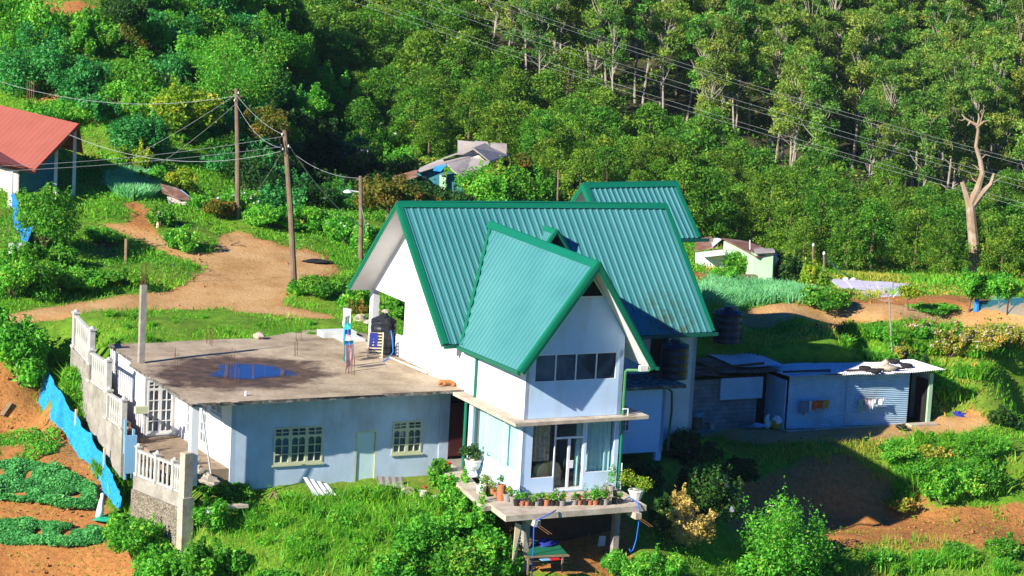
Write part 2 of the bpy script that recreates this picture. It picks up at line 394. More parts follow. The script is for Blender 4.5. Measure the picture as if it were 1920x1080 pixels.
# ------------------------------------------------------------------ terrain
# heights read off the picture: (px, py, height above the house floor)
CP = [
 # front grass bank below the flat-roofed annex
 (430, 914, -.85), (530, 914, -.85), (640, 908, -.85), (740, 902, -.82), (840, 894, -.78), (560, 940, -1.1), (760, 935, -1.05), (430, 960, -1.55), (640, 1000, -1.75), (820, 1000, -1.75), (430, 1040, -2.5),
 (640, 1080, -2.7), (850, 1080, -2.7), (360, 1080, -3.2), (640, 1180, -4.2), (900, 1180, -4.2), (350, 960, -1.5), (400, 925, -.85),
 # under and right of the balcony
 (1000, 1062, -2.3), (1137, 1045, -2.3), (1050, 1010, -1.9), (1060, 1080, -2.5), (930, 1040, -2.1), (1230, 900, -.7), (1230, 975, -1.6), (1290, 1040, -2.6), (1300, 850, -.6), (1360, 860, -1.2), (1240, 1080, -2.7),
 (1100, 1180, -4.0), (1290, 1180, -4.2), (1340, 920, -1.7),
 # lower right terraces
 (1310, 800, -1.05), (1390, 806, -1.08), (1473, 808, -1), (1640, 805, -1), (1640, 826, -1.02), (1480, 830, -1.03), (1850, 795, -.95), (1742, 795, -1), (1440, 900, -2.0), (1440, 960, -3.0), (1560, 960, -3.3), (1700, 870, -1.6), (1700, 945, -3.1), (1560, 900, -2.1),
 (1750, 985, -3.4), (1600, 1000, -3.45), (1900, 960, -3.25), (1900, 1010, -3.5), (1700, 1034, -3.55), (1900, 1028, -3.55), (1570, 1030, -3.5), (1700, 1052, -3.95), (1900, 1046, -3.95), (1560, 1055, -3.9), (1700, 1080, -4.2), (1900, 1080, -4.2), (1450, 1075, -3.9), (1700, 1180, -5.4), (1919, 1180, -5.4),
 (1850, 870, -1.7), (1910, 850, -1.4), (1900, 900, -2.2), (1980, 960, -3.2), (2000, 1060, -4.0), (2000, 850, -1.2),
 # bank behind the tin shed, up to the dirt track
 (1560, 672, 1.1), (1420, 668, 1.1), (1640, 665, 1.2), (1700, 690, .9), (1760, 740, .0), (1800, 770, -.6), (1450, 632, 2.3), (1560, 628, 2.3), (1680, 630, 2.3), (1360, 640, 2.4), (1780, 660, 1.6), (1830, 720, .5), (1870, 760, -.3),
 (1500, 600, 2.8), (1700, 600, 2.8), (1900, 606, 2.75), (1380, 600, 2.8), (1500, 580, 2.9), (1900, 588, 2.8), (1700, 578, 2.85), (1400, 560, 2.85), (1400, 540, 2.7), (1550, 555, 2.7), (1620, 566, 2.6), (1800, 560, 2.4), (1910, 575, 2.5),
 (1850, 650, 2.0), (1910, 650, 1.9), (1860, 690, .5), (1910, 700, .2), (1910, 750, -.6), (1890, 800, -1.1), (2000, 700, .4), (2000, 620, 2.4),
 (1440, 528, 1.8), (1340, 500, 2.0), (1500, 520, 1.2), (1640, 540, .6), (1830, 525, .4), (1919, 530, .2),
 # road, verge and turning place
 (30, 592, 3.0), (150, 575, 3.05), (300, 555, 3.1), (400, 560, 3.1), (520, 590, 3.05), (600, 600, 3.02), (640, 570, 3.15), (450, 520, 3.3), (560, 500, 3.4), (600, 540, 3.3), (420, 460, 3.9), (500, 450, 4.0), (600, 470, 3.6), (670, 480, 3.4), (660, 440, 3.7), (420, 430, 4.2),
 (170, 615, 2.95), (300, 605, 3.0), (450, 600, 3.02), (600, 620, 2.98), (560, 605, 3.02), (200, 650, 2.85), (300, 640, 2.85), (480, 636, 2.9),
 (340, 540, 3.25), (200, 548, 3.3), (100, 555, 3.2), (40, 570, 3.2), (250, 490, 3.7), (150, 500, 3.7), (50, 500, 3.7), (320, 510, 3.6), (180, 430, 4.3), (300, 460, 4.0), (80, 430, 4.4), (20, 420, 4.6),
 (250, 410, 4.7), (330, 430, 4.4), (340, 380, 4.8), (440, 414, 4.45), (560, 420, 4.0), (640, 425, 3.7), (250, 370, 5.2), (130, 360, 5.2), (20, 360, 5.0), (-100, 380, 5.0), (-100, 480, 4.0), (-100, 580, 3.1),
 # left field beside the boundary wall
 (80, 620, 2.6), (40, 650, 2.1), (-60, 640, 2.2), (110, 660, 1.9), (30, 730, .6), (75, 720, .6), (-60, 730, .6), (0, 780, -.4), (140, 740, .55), (70, 780, -.3), (180, 800, -.35), (0, 860, -1.3), (100, 860, -1.2), (200, 860, -1.25), (230, 850, -1.0), (0, 930, -2.3), (100, 930, -2.2), (200, 945, -2.3), (270, 930, -2.1), (300, 1000, -2.8),
 (0, 1000, -3.1), (100, 1000, -3.0), (200, 1010, -3.1), (0, 1080, -4.2), (150, 1080, -4.1), (280, 1080, -3.7), (330, 1040, -3.0), (100, 1180, -5.4), (-80, 1000, -3.1), (-80, 1180, -5.3), (300, 1180, -5.0), (-80, 850, -1.2),
]
# (px, py, distance): the spur on the left, the hollow behind the house
CD = [
 (250, 330, 148), (150, 300, 150), (60, 300, 149), (330, 330, 150), (400, 360, 149), (400, 310, 153), (250, 260, 153), (120, 230, 156), (-80, 230, 156), (330, 260, 156), (420, 250, 158), (250, 200, 157), (130, 160, 160), (330, 180, 161), (430, 190, 163), (200, 110, 163), (60, 100, 163), (-80, 100, 164),
 (330, 105, 168), (430, 120, 170), (500, 190, 166), (480, 250, 160), (150, 25, 169), (0, 20, 169), (300, 40, 175), (420, 50, 181), (520, 110, 180), (250, -40, 178), (450, -40, 190), (0, -60, 180), (-80, -60, 178),
 (560, 330, 166), (560, 250, 176), (600, 200, 186), (560, 150, 190), (520, 60, 196), (520, 330, 158), (520, 390, 148), (600, 380, 158), (700, 380, 158), (800, 370, 161), (900, 370, 165), (700, 310, 172), (800, 300, 178), (620, 290, 182), (950, 340, 176), (720, 250, 188), (650, 230, 194), (850, 280, 188), (640, 415, 146), (740, 420, 148), (1000, 390, 164), (1000, 450, 150), (1100, 430, 160), (1250, 450, 158),
 (1350, 480, 166), (1500, 500, 172), (1650, 505, 176), (1800, 500, 178), (1919, 500, 180), (2050, 500, 180), (1200, 400, 176), (1400, 440, 186), (1600, 470, 190), (1900, 480, 192), (2050, 480, 192), (2050, 560, 150),
]
_P = [PZ(*c) for c in CP]+[PD(*c) for c in CD]
for a_, b_, z_ in [(-5, 10, .3), (2, 3, -.5), (6, 8, .3), (2, 17.2, 2.9), (6, 17.5, 2.9), (10, 17, 2.9), (-8, 18, 2.88), (-3, 18.5, 2.92), (13, 15, 2.0), (13, 11, -.6), (10.5, 5, -.3), (13, 7, -.5), (15, 25, 3.0), (8, 25, 3.2), (-12.6, 18, 1.6), (-11.6, 17.8, 2.7)]:
    _P.append(W(a_, b_, z_))
_P = np.array(_P)
_S = 30.0
def _U(r2): return np.where(r2 > 1e-12, r2*np.log(np.maximum(r2, 1e-12)), 0.)
def _fit(P, lam):
    X = (P[:, :2]-[0, 130])/_S; n = len(X)
    Kk = _U(((X[:, None]-X[None])**2).sum(-1))+lam*np.eye(n)
    Q = np.c_[np.ones(n), X]; A = np.zeros((n+3, n+3)); A[:n, :n] = Kk; A[:n, n:] = Q; A[n:, :n] = Q.T
    return X, np.linalg.solve(A, np.r_[P[:, 2], 0, 0, 0])
_TX, _TW = _fit(_P, 2e-4)
def tz_raw(xy):
    xy = np.atleast_2d(xy); X = (xy-[0, 130])/_S
    out = np.empty(len(X))
    for i in range(0, len(X), 20000):
        Y = X[i:i+20000]
        out[i:i+20000] = _U(((Y[:, None]-_TX[None])**2).sum(-1))@_TW[:-3]+_TW[-3]+Y@_TW[-2:]
    return out
X0, X1, Y0, Y1, ST = -50., 56., 82., 206., .4
_gx = np.arange(X0, X1+.01, ST); _gy = np.arange(Y0, Y1+.01, ST); NX, NY = len(_gx), len(_gy)
_GX, _GY = np.meshgrid(_gx, _gy, indexing='ij')
_GZ = tz_raw(np.c_[_GX.ravel(), _GY.ravel()]).reshape(NX, NY)
def vnoise(x, y, s, seed):
    """smooth value noise on a lattice of pitch s"""
    r = np.random.default_rng(seed); T = r.random((64, 64))
    u = x/s; v = y/s; i = np.floor(u).astype(int); j = np.floor(v).astype(int); fu = u-i; fv = v-j
    fu = fu*fu*(3-2*fu); fv = fv*fv*(3-2*fv); g = lambda a, b: T[a % 64, b % 64]
    return (g(i, j)*(1-fu)+g(i+1, j)*fu)*(1-fv)+(g(i, j+1)*(1-fu)+g(i+1, j+1)*fu)*fv
_GZ = np.clip(_GZ, -22, 26)
# ground is cut away inside the buildings
_qa = (_GX-K0[0])*AX[0]+(_GY-K0[1])*AX[1]; _qb = (_GX-K0[0])*BX[0]+(_GY-K0[1])*BX[1]
def _cut(a0, a1, b0, b1, z):
    m = (_qa > a0) & (_qa < a1) & (_qb > b0) & (_qb < b1); _GZ[m] = np.minimum(_GZ[m], z)
_cut(-9.3, .3, 6.7, 16.6, -.95); _cut(-10.6, -9, 12.6, 16.6, -.4); _cut(-11.3, -9.3, 6.0, 12.7, -.15); _cut(-.1, 4.4, -.6, 15.5, -.6); _cut(-1.8, 4.2, -2.6, 0, -1.2); _cut(4, 11.5, 4.2, 14.5, -.3); _cut(0, 11.5, 14, 15.4, 2.85)
_cut(19.2, 27.6, 9.9, 14.1, -1.06); _cut(14.6, 19.6, 10.0, 15.2, -1.06)
_cut(11, 14.4, 12.2, 17.6, 2.4)
_rough = (vnoise(_GX, _GY, 2.1, 3)-.5)*.34+(vnoise(_GX, _GY, .9, 4)-.5)*.16
_rough *= np.where((_qa > -10.5) & (_qa < .6) & (_qb > 4.6) & (_qb < 7), .25, 1.)
def tz(xy):
    xy = np.atleast_2d(xy); u = np.clip((xy[:, 0]-X0)/ST, 0, NX-1.001); v = np.clip((xy[:, 1]-Y0)/ST, 0, NY-1.001)
    i = u.astype(int); j = v.astype(int); fu = u-i; fv = v-j
    return (_GZ[i, j]*(1-fu)+_GZ[i+1, j]*fu)*(1-fv)+(_GZ[i, j+1]*(1-fu)+_GZ[i+1, j+1]*fu)*fv
def tnorm(xy):
    xy = np.atleast_2d(xy); e = .4
    dx = (tz(xy+[e, 0])-tz(xy-[e, 0]))/(2*e); dy = (tz(xy+[0, e])-tz(xy-[0, e]))/(2*e)
    n = np.c_[-dx, -dy, np.ones(len(xy))]; return n/np.linalg.norm(n, axis=1)[:, None]
def G(px, py, d0=88., d1=205.):
    """the point of the ground seen at a picture position"""
    r = ray(px, py); d = np.arange(d0, d1, .1); P = CAM+d[:, None]*r
    below = P[:, 2] < tz(P[:, :2])
    k = np.argmax(below) if below.any() else len(d)-1
    p = P[k].copy(); p[2] = tz(p[None, :2])[0]; return p
def GP(poly): return np.array([G(x, y)[:2] for x, y in poly])
def inside(x, y, poly):
    c = np.zeros(x.shape, bool); n = len(poly)
    for i in range(n):
        xa, ya = poly[i]; xb, yb = poly[(i+1) % n]
        if ya == yb: continue
        t = ((ya > y) != (yb > y)) & (x < (xb-xa)*(y-ya)/(yb-ya)+xa); c ^= t
    return c
# bare earth: the road, the garden path, the fields
ROAD = [(-40, 600), (20, 588), (90, 574), (200, 560), (320, 546), (352, 530), (378, 510), (398, 480), (408, 452), (425, 436), (456, 430), (485, 452), (530, 468), (600, 478), (625, 505), (590, 528), (540, 548), (525, 566), (560, 580), (630, 592), (640, 604), (610, 598), (520, 592), (400, 582), (280, 580), (160, 592), (60, 604), (-40, 622)]
PATH = [(150, 420), (215, 432), (262, 450), (310, 470), (380, 500), (392, 478), (330, 455), (285, 442), (225, 424), (165, 416)]
TRACK = [(1320, 598), (1318, 582), (1400, 578), (1540, 578), (1600, 572), (1700, 575), (1820, 580), (1960, 586), (1960, 612), (1800, 608), (1700, 600), (1600, 600), (1480, 606), (1400, 606)]
YARD = [(1250, 800), (1350, 812), (1480, 834), (1560, 830), (1640, 826), (1760, 812), (1880, 806), (1862, 784), (1800, 786), (1740, 780), (1690, 792), (1475, 800), (1300, 790)]
FIELD_R = [(1545, 965), (1640, 958), (1760, 946), (1960, 935), (1960, 1042), (1800, 1038), (1680, 1050), (1560, 1046), (1500, 1010), (1350, 990), (1360, 930), (1480, 930)]
FIELD_B = [(1560, 566), (1620, 560), (1800, 556), (1960, 572), (1960, 584), (1800, 578), (1700, 575), (1600, 572)]
FIELD_L = [(-40, 730), (70, 735), (95, 770), (150, 830), (200, 905), (205, 960), (260, 1010), (300, 1090), (-40, 1090)]
BANK_L = [(-40, 680), (60, 690), (85, 720), (75, 760), (-40, 775)]
BANK_R = [(1370, 880), (1480, 860), (1600, 850), (1655, 880), (1660, 930), (1640, 965), (1500, 968), (1380, 940)]
REDBANK = [(1690, 880), (1750, 900), (1700, 960), (1650, 970), (1640, 930), (1610, 905), (1650, 895)]
SMALL = [[(225, 376), (265, 376), (285, 398), (292, 440), (262, 446), (236, 425), (240, 400)], [(80, 165), (110, 150), (128, 170), (115, 195), (60, 210)], [(60, 0), (100, 5), (180, 12), (185, 25), (150, 28), (100, 25), (60, 15)], [(170, 445), (210, 445), (230, 470), (210, 490), (180, 480)],
 [(1750, 690), (1790, 700), (1800, 740), (1770, 735)], [(1795, 750), (1840, 765), (1830, 785), (1790, 780)], [(1040, 1050), (1090, 1045), (1180, 1090), (1020, 1090)], [(1640, 955), (1700, 950), (1760, 960), (1780, 1000), (1640, 1000)], [(1290, 515), (1330, 508), (1500, 520), (1460, 540), (1380, 530), (1290, 528)], [(640, 342), (662, 345), (658, 368), (640, 360)]]
BALDGRASS = [(470, 440), (640, 470), (660, 520), (560, 560), (530, 545), (590, 520), (600, 490), (520, 478)]
UNDER = [(930, 985), (1200, 965), (1200, 1040), (1130, 1085), (960, 1085)]
def build_ground():
    x, y = _GX, _GY
    soil = np.zeros((NX, NY)); cls = np.zeros((NX, NY), int)
    for k, pl, val in [(1, ROAD, 1), (2, PATH, 1), (3, TRACK, 1), (4, YARD, 1), (5, FIELD_R, .74), (5, FIELD_B, .95), (5, FIELD_L, .95), (0, BANK_L, .9), (0, BANK_R, .72), (0, REDBANK, .85), (0, UNDER, .8), (0, BALDGRASS, .4)]+[(0, s_, .9) for s_ in SMALL]:
        m = inside(x, y, GP(pl)); soil[m] = np.maximum(soil[m], val)
        if k: cls[m] = k
    packed = np.isin(cls, [1, 2, 3, 4]).astype(float)
    def blur(a, it=1):
        for _ in range(it):
            a = (a+np.roll(a, 1, 0)+np.roll(a, -1, 0)+np.roll(a, 1, 1)+np.roll(a, -1, 1))/5
        return a
    soil = blur(soil, 3); packed = blur(packed, 2)
    global SOIL; SOIL = soil
    dry = blur(np.clip(vnoise(x, y, 5, 9)*1.6-.5, 0, 1), 2)
    zz = _GZ+_rough*(1-packed*.93)
    Vv = np.c_[x.ravel(), y.ravel(), zz.ravel()]
    ii, jj = np.meshgrid(np.arange(NX-1), np.arange(NY-1), indexing='ij'); ii = ii.ravel(); jj = jj.ravel()
    F = np.c_[ii*NY+jj, (ii+1)*NY+jj, (ii+1)*NY+jj+1, ii*NY+jj+1]
    fc = cls[ii, jj]
    t = NT('earth_and_turf')
    so = t.node('ShaderNodeAttribute', attribute_name='soil').outputs['Fac']; pk = t.node('ShaderNodeAttribute', attribute_name='packed').outputs['Fac']; dr = t.node('ShaderNodeAttribute', attribute_name='dry').outputs['Fac']
    nz = t.noise(1.4, 8, .75)
    ad = t.node('ShaderNodeMath', operation='MULTIPLY_ADD'); t.l.new(nz, ad.inputs[0]); ad.inputs[1].default_value = .9; ad.inputs[2].default_value = -.45
    sm = t.node('ShaderNodeMath', operation='ADD'); t.l.new(so, sm.inputs[0]); t.l.new(ad.outputs[0], sm.inputs[1])
    mask = t.ramp(sm.outputs[0], [(.42, 0.), (.58, 1.)])
    turf = t.ramp(t.noise(2.2, 8, .75), [(.3, (.045, .12, .008)), (.5, (.11, .26, .016)), (.72, (.22, .36, .028))])
    drf = t.ramp(t.noise(3.0, 7, .7), [(.3, (.11, .16, .015)), (.7, (.32, .28, .06))])
    d2 = t.node('ShaderNodeMath', operation='MULTIPLY'); d2.inputs[1].default_value = .6; t.l.new(dr, d2.inputs[0])
    turf = t.mix(d2.outputs[0], turf, drf)
    clod = t.ramp(t.noise(4.5, 10, .8), [(.28, (.19, .072, .022)), (.5, (.42, .18, .055)), (.75, (.58, .29, .10))])
    pack = t.ramp(t.noise(.45, 8, .72), [(.3, (.43, .235, .085)), (.5, (.58, .345, .14)), (.72, (.68, .45, .22))])
    pg = t.ramp(t.noise(9, 6, .7), [(.3, .8), (.7, 1.08)]); pack = t.mix(1., pack, pg, 'MULTIPLY')
    earth = t.mix(pk, clod, pack)
    t.col(t.mix(mask, turf, earth)).set(Roughness=.95); t.b.inputs['Specular IOR Level'].default_value = .15
    t.bump(t.noise(5, 10, .75), .9, .10)
    M['ground'] = t.m
    names = {0: 'ground', 1: 'dirt_road', 2: 'garden_path', 3: 'dirt_track', 4: 'dirt_yard', 5: 'field_soil'}
    for k, nm in names.items():
        sel = F[fc == k]
        used, inv = np.unique(sel, return_inverse=True)
        me = np_mesh(nm, Vv[used], inv.reshape(-1, 4), M['ground'], smooth=True)
        for an, ar in (('soil', soil), ('packed', packed), ('dry', dry)):
            at = me.attributes.new(an, 'FLOAT', 'POINT'); at.data.foreach_set('value', ar.ravel()[used].astype(np.float32))
        tag(link_mesh(nm, me), kind='structure')
build_ground()
def soil_at(xy):
    i = np.clip(((xy[:, 0]-X0)/ST).round().astype(int), 0, NX-1); j = np.clip(((xy[:, 1]-Y0)/ST).round().astype(int), 0, NY-1)
    return SOIL[i, j]

# ------------------------------------------------------------------ the wooded hillside beyond the hollow
_h0, _h1, _h2 = PD(1300, 620, 197), PD(1300, 0, 282), PD(650, 330, 214)
_hn = unit(np.cross(_h1-_h0, _h2-_h0)); _hn = _hn if _hn[2] > 0 else -_hn
def hz(x, y): return _h0[2]-(_hn[0]*(x-_h0[0])+_hn[1]*(y-_h0[1]))/_hn[2]+(vnoise(np.asarray(x, float)+200, np.asarray(y, float), 14, 21)-.5)*3.0
def hill_at(px, py):
    r = ray(px, py); t = ((_h0-CAM)@_hn)/(r@_hn); p = CAM+r*t; p[2] = hz(p[0], p[1]); return p
def build_hill():
    gx = np.arange(-75, 85, 2.5); gy = np.arange(180, 335, 2.5); x, y = np.meshgrid(gx, gy, indexing='ij')
    z = hz(x, y)
    Vv = np.c_[x.ravel(), y.ravel(), z.ravel()]; n = len(gy)
    ii, jj = np.meshgrid(np.arange(len(gx)-1), np.arange(n-1), indexing='ij'); ii = ii.ravel(); jj = jj.ravel()
    F = np.c_[ii*n+jj, (ii+1)*n+jj, (ii+1)*n+jj+1, ii*n+jj+1]
    t = NT('forest_floor'); t.col(t.ramp(t.noise(.5, 7, .7), [(.3, (.018, .030, .008)), (.55, (.06, .055, .018)), (.75, (.13, .062, .026))])).set(Roughness=1.)
    me = np_mesh('hill', Vv, F, t.m, smooth=True); tag(link_mesh('hill', me), kind='structure')
build_hill()
# ------------------------------------------------------------------ joinery helpers
def lights_window(parent, o, u, v, n, U, V, cols, mat_frame, rows=3, top=.24, name='window', lab=None, arch=True, d=.07):
    """casement window standing in a wall: every light has a 2x2 fanlight above and two arched columns of panes below"""
    f = MB(); holes = []; cw = U/cols; e = .07
    for c in range(cols):
        x0 = c*cw+e; x1 = (c+1)*cw-e; xm = (x0+x1)/2; g = .017
        if top:
            y0 = V*(1-top)+.03; y1 = V-e; ym = (y0+y1)/2
            holes += [(x0, xm-g, y0, ym-g), (xm+g, x1, y0, ym-g), (x0, xm-g, ym+g, y1), (xm+g, x1, ym+g, y1)]
        yt = V*(1-top)-.05 if top else V-e
        h = (yt-e)/rows
        for r in range(rows):
            for (p, q) in ((x0, xm-g), (xm+g, x1)): holes.append((p, q, e+r*h+g, e+(r+1)*h-g))
    f.wall(o+n*.03, u, v, n, U, V, d, holes)
    if arch:
        for h in holes:
            if h[3] > V*(1-top)-.12 and h[3] < V*(1-top)+.0:
                k = (h[1]-h[0])*.32
                for p, q in ((h[0], k), (h[1], -k)):
                    f.slab([o+n*.012+u*p+v*h[3], o+n*.012+u*(p+q)+v*h[3], o+n*.012+u*p+v*(h[3]-abs(q)*1.2)], -n*.01)
    f.box(o-u*.06-v*.07+n*.034, u*(U+.12), v*.065, n*.05)                      # sill
    w = f.build(name, mat_frame, parent)
    if lab: w['label'] = lab
    MB().box(o-n*.05+u*.02+v*.02, u*(U-.04), v*(V-.04), -n*.02).build('pane', M['pane'], w)
    return w
def pane_row(parent, o, u, v, n, U, V, xs, mat_frame, mat_glass, name='window', bar=.045, ys=()):
    f = MB(); us = [0]+list(xs)+[U]; vv = [0]+list(ys)+[V]
    holes = [(us[i]+bar/2, us[i+1]-bar/2, vv[j]+bar/2, vv[j+1]-bar/2) for i in range(len(us)-1) for j in range(len(vv)-1)]
    f.wall(o+n*.02, u, v, n, U, V, .06, holes); w = f.build(name, mat_frame, parent)
    MB().box(o-n*.02+u*.01+v*.01, u*(U-.02), v*(V-.02), -n*.012).build('pane', mat_glass, w)
    return w
def ribsheet(mb, R0, R1, E0, E1, n, h, nrm, vmax=None, rows=8):
    R0, R1, E0, E1 = map(np.asarray, (R0, R1, E0, E1))
    prof = [(0, 0), (.60, 0), (.68, h), (.90, h), (.98, 0)]
    us = [(i+p)/n for i in range(n) for p, _ in prof]+[1.]; hs = [q for i in range(n) for _, q in prof]+[0]
    vs = []; m = len(us)
    for r in range(rows+1):
        for u, q in zip(us, hs):
            vm = vmax(u) if vmax else 1.
            v = vm*r/rows; p = (R0*(1-u)+R1*u)*(1-v)+(E0*(1-u)+E1*u)*v+nrm*q; vs.append(p)
    mb.add(vs, [(r*m+i, (r+1)*m+i, (r+1)*m+i+1, r*m+i+1) for r in range(rows) for i in range(m-1)]); return mb
def upn(R0, R1, E0):
    n = unit(np.cross(np.asarray(R1)-R0, np.asarray(E0)-R0)); return n if n[2] > 0 else -n

# ------------------------------------------------------------------ the green-roofed house
house = thing('house', 'white two-storey house with steep teal green ribbed roofs and a glazed front room', 'house', W(2, 4, 0))
FR = dict(u=AX, v=ZX, n=-BX); LF = dict(u=-BX, v=ZX, n=-AX); RF = dict(u=BX, v=ZX, n=AX)
GA = 2.12
# walls -------------------------------------------------
m = MB()                                                                     # upper front wall with its gable
m.wall(W(0, 0, 2.94), AX, ZX, -BX, 4.25, 2.66, .18, [(.38, 3.93, 1.44, 2.50)])
m.slab([W(0, 0, 5.60), W(4.25, 0, 5.60), W(4.25, 0, 6.05), W(3.27, 0, 7.62), W(1.44, 0, 7.62), W(0, 0, 5.7)], BX*.18)
m.build('front_wall', M['facade'], house)
m = MB(); m.slab([W(-.003, 6.2, 2.94), W(-.003, 6.2, 4.55), W(-.003, 4.6, 4.75), W(-.003, 0, 5.65), W(-.003, 0, 2.94)], AX*.18); m.build('side_wall', M['white'], house)
m = MB(); m.wall(W(4.253, 0, 2.94), BX, ZX, AX, 6.2, 2.6, .18); m.build('side_wall', M['facade'], house)
# gable end wall on the left with the open veranda corner
def zroof(bb): return 9.72-abs(bb-10.85)*.955
m = MB()
g0, g1 = 6.2, 15.45
pf = [W(.2, 11.8, 2.95), W(.2, 11.8, 5.42), W(.2, g1, 5.42), W(.2, 14.6, zroof(14.6)-.05), W(.2, 12.25, 8.15), W(.2, 9.45, 8.15), W(.2, g0, zroof(g0)-.08), W(.2, g0, 2.95)]
m.slab(pf[:2]+[W(.2, 11.8, 5.43)]+pf[4:], AX*.18) if False else None
m.slab([W(.2, 11.8, 2.95), W(.2, 11.8, 8.15), W(.2, 9.45, 8.15), W(.2, g0, zroof(g0)-.08), W(.2, g0, 2.95)], AX*.18)
m.slab([W(.2, g1, 5.42), W(.2, 14.9, 5.88), W(.2, 12.45, 8.15), W(.2, 11.8, 8.15), W(.2, 11.8, 5.42)], AX*.18)
m.build('gable_wall', M['white'], house)
m = MB(); m.hb(.2, .50, 15.12, 15.45, 2.95, 5.40); m.build('veranda_pillar', M['white'], house)
m = MB(); m.hb(.24, .36, 11.8, 15.12, 2.95, 3.86); m.build('parapet', M['greywall'], house)
m = MB(); m.hb(3.2, 3.38, 11.8, 15.4, 2.95, 5.45); m.hb(3.38, 11.2, 14.6, 15.4, 2.95, 5.6); m.hb(.38, 3.2, 11.62, 11.8, 2.95, 5.45); m.build('veranda_wall', M['greywall'], house)
m = MB(); m.hb(.4, 3.2, 11.8, 15.4, 5.43, 5.5); m.build('veranda_ceiling', M['soffit'], house)
m = MB(); m.tube([W(1.9, 15.3, 2.95), W(1.9, 15.3, 5.4)], .045); m.build('veranda_post', M['frame'], house)
# attic glass in the left gable
m = MB(); tri = [(12.35, 8.15), (9.35, 8.15), (10.85, 9.62)]
m.slab([W(.27, b_, z_) for b_, z_ in tri], AX*.03); m.build('attic_window', M['pane'], house)
m = MB()
for (p, q) in ((0, 1), (1, 2), (2, 0)): m.beam(W(.23, *tri[p]), W(.23, *tri[q]), .06, .07, AX)
m.beam(W(.23, 10.85, 8.15), W(.23, 10.85, 9.5), .05, .06, AX); m.build('attic_frame', M['frame'], house)
# rest of the body under the main roof
m = MB()
m.wall(W(4.44, 6.25, 0.0), AX, ZX, -BX, 6.85, 5.3, .18, [(2.2, 3.2, 3.2, 4.6), (4.6, 5.5, 3.0, 5.0)])
m.slab([W(11.3, 6.25, 0), W(11.3, 14.9, 2.6), W(11.3, 14.9, 5.0), W(11.3, 10.2, 9.35), W(11.3, 6.25, 5.4)], -AX*.18)
m.build('rear_wall', M['greywall'], house)
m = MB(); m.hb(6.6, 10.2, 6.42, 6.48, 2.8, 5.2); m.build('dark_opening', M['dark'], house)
# roofs -------------------------------------------------
rm = [np.array(W(-.8, 10.85, 9.78)), np.array(W(11.65, 10.15, 9.67)), np.array(W(-.8, 5.70, 4.80)), np.array(W(11.65, 5.5, 4.95)), np.array(W(-.8, 15.45, 5.46)), np.array(W(11.65, 14.6, 5.5))]
m = MB(); nf = upn(rm[0], rm[1], rm[2]); nb = upn(rm[0], rm[1], rm[4])
ribsheet(m, rm[0], rm[1], rm[2], rm[3], 41, .038, nf, rows=10); ribsheet(m, rm[0], rm[1], rm[4], rm[5], 41, .045, nb, rows=2)
roof = m.build('main_roof', M['roof'], house)
def stain(o, a0, a1, z0, z1):
    at = o.data.attributes.new('wet', 'FLOAT', 'POINT'); og = ORG[o.name]
    for i, vtx in enumerate(o.data.vertices):
        A, B, z = HA(np.array(vtx.co)+og); c = (a0+a1)/2; hw = (a1-a0)/2
        at.data[i].value = max(0., 1-((A-c)/hw)**2)*max(0., min(1., (z1-z)/(z1-z0)))*1.6
stain(roof, 8.4, 11.2, 4.9, 6.9)
m = MB()                                                                     # ceiling boards under the overhangs
for t_ in (.11, .16):
    ribsheet(m, rm[0]-nf*t_, rm[1]-nf*t_, rm[2]-nf*t_, rm[3]-nf*t_, 6, 0, nf); ribsheet(m, rm[0]-nb*t_, rm[1]-nb*t_, rm[4]-nb*t_, rm[5]-nb*t_, 6, 0, nb)
m.build('soffit', M['soffit'], roof)
def trim_edge(mb, p, q, n, out, w=.19, h=.25):
    """fascia down the end of a roof slope: a strip lying on the sheet and a board hanging from it"""
    p = np.asarray(p, float); q = np.asarray(q, float); d = q-p
    mb.box(p+n*.052-out*(w-.03), d, out*w, n*.022)
    mb.box(p+n*.05+out*.032, d, out*.035, -n*h)
    mb.box(p+n*.0+out*.068, d, out*.02, -n*h*.42)
def fascias(par, *args):
    for a_ in args: m = MB(); trim_edge(m, *a_); m.build('fascia', M['trim'], par)
fascias(roof, (rm[0], rm[2], nf, -AX), (rm[0], rm[4], nb, -AX), (rm[1], rm[3], nf, AX), (rm[1], rm[5], nb, AX))
m = MB(); t_ = unit(rm[1]-rm[0]); sf = np.cross(nf, t_); sf = sf if sf[2] < 0 else -sf; sb = np.cross(nb, t_); sb = sb if sb[2] < 0 else -sb
m.box(rm[0]+nf*.055-t_*.05, rm[1]-rm[0]+t_*.1, sf*.26, nf*.02); m.box(rm[0]+nb*.055-t_*.05, rm[1]-rm[0]+t_*.1, sb*.26, nb*.02)
m.tube([rm[0]+ZX*.06, (rm[0]*.55+rm[1]*.45)+ZX*.085, rm[1]+ZX*.05], .05, 6)
m.build('ridge_cap', M['trim'], roof)
m = MB(); gd = rm[3]-rm[2]
m.box(rm[2]+BX*.02-ZX*.03-AX*.03, gd+AX*.18, -BX*.13, -ZX*.13); m.build('gutter', M['gutter'], roof)
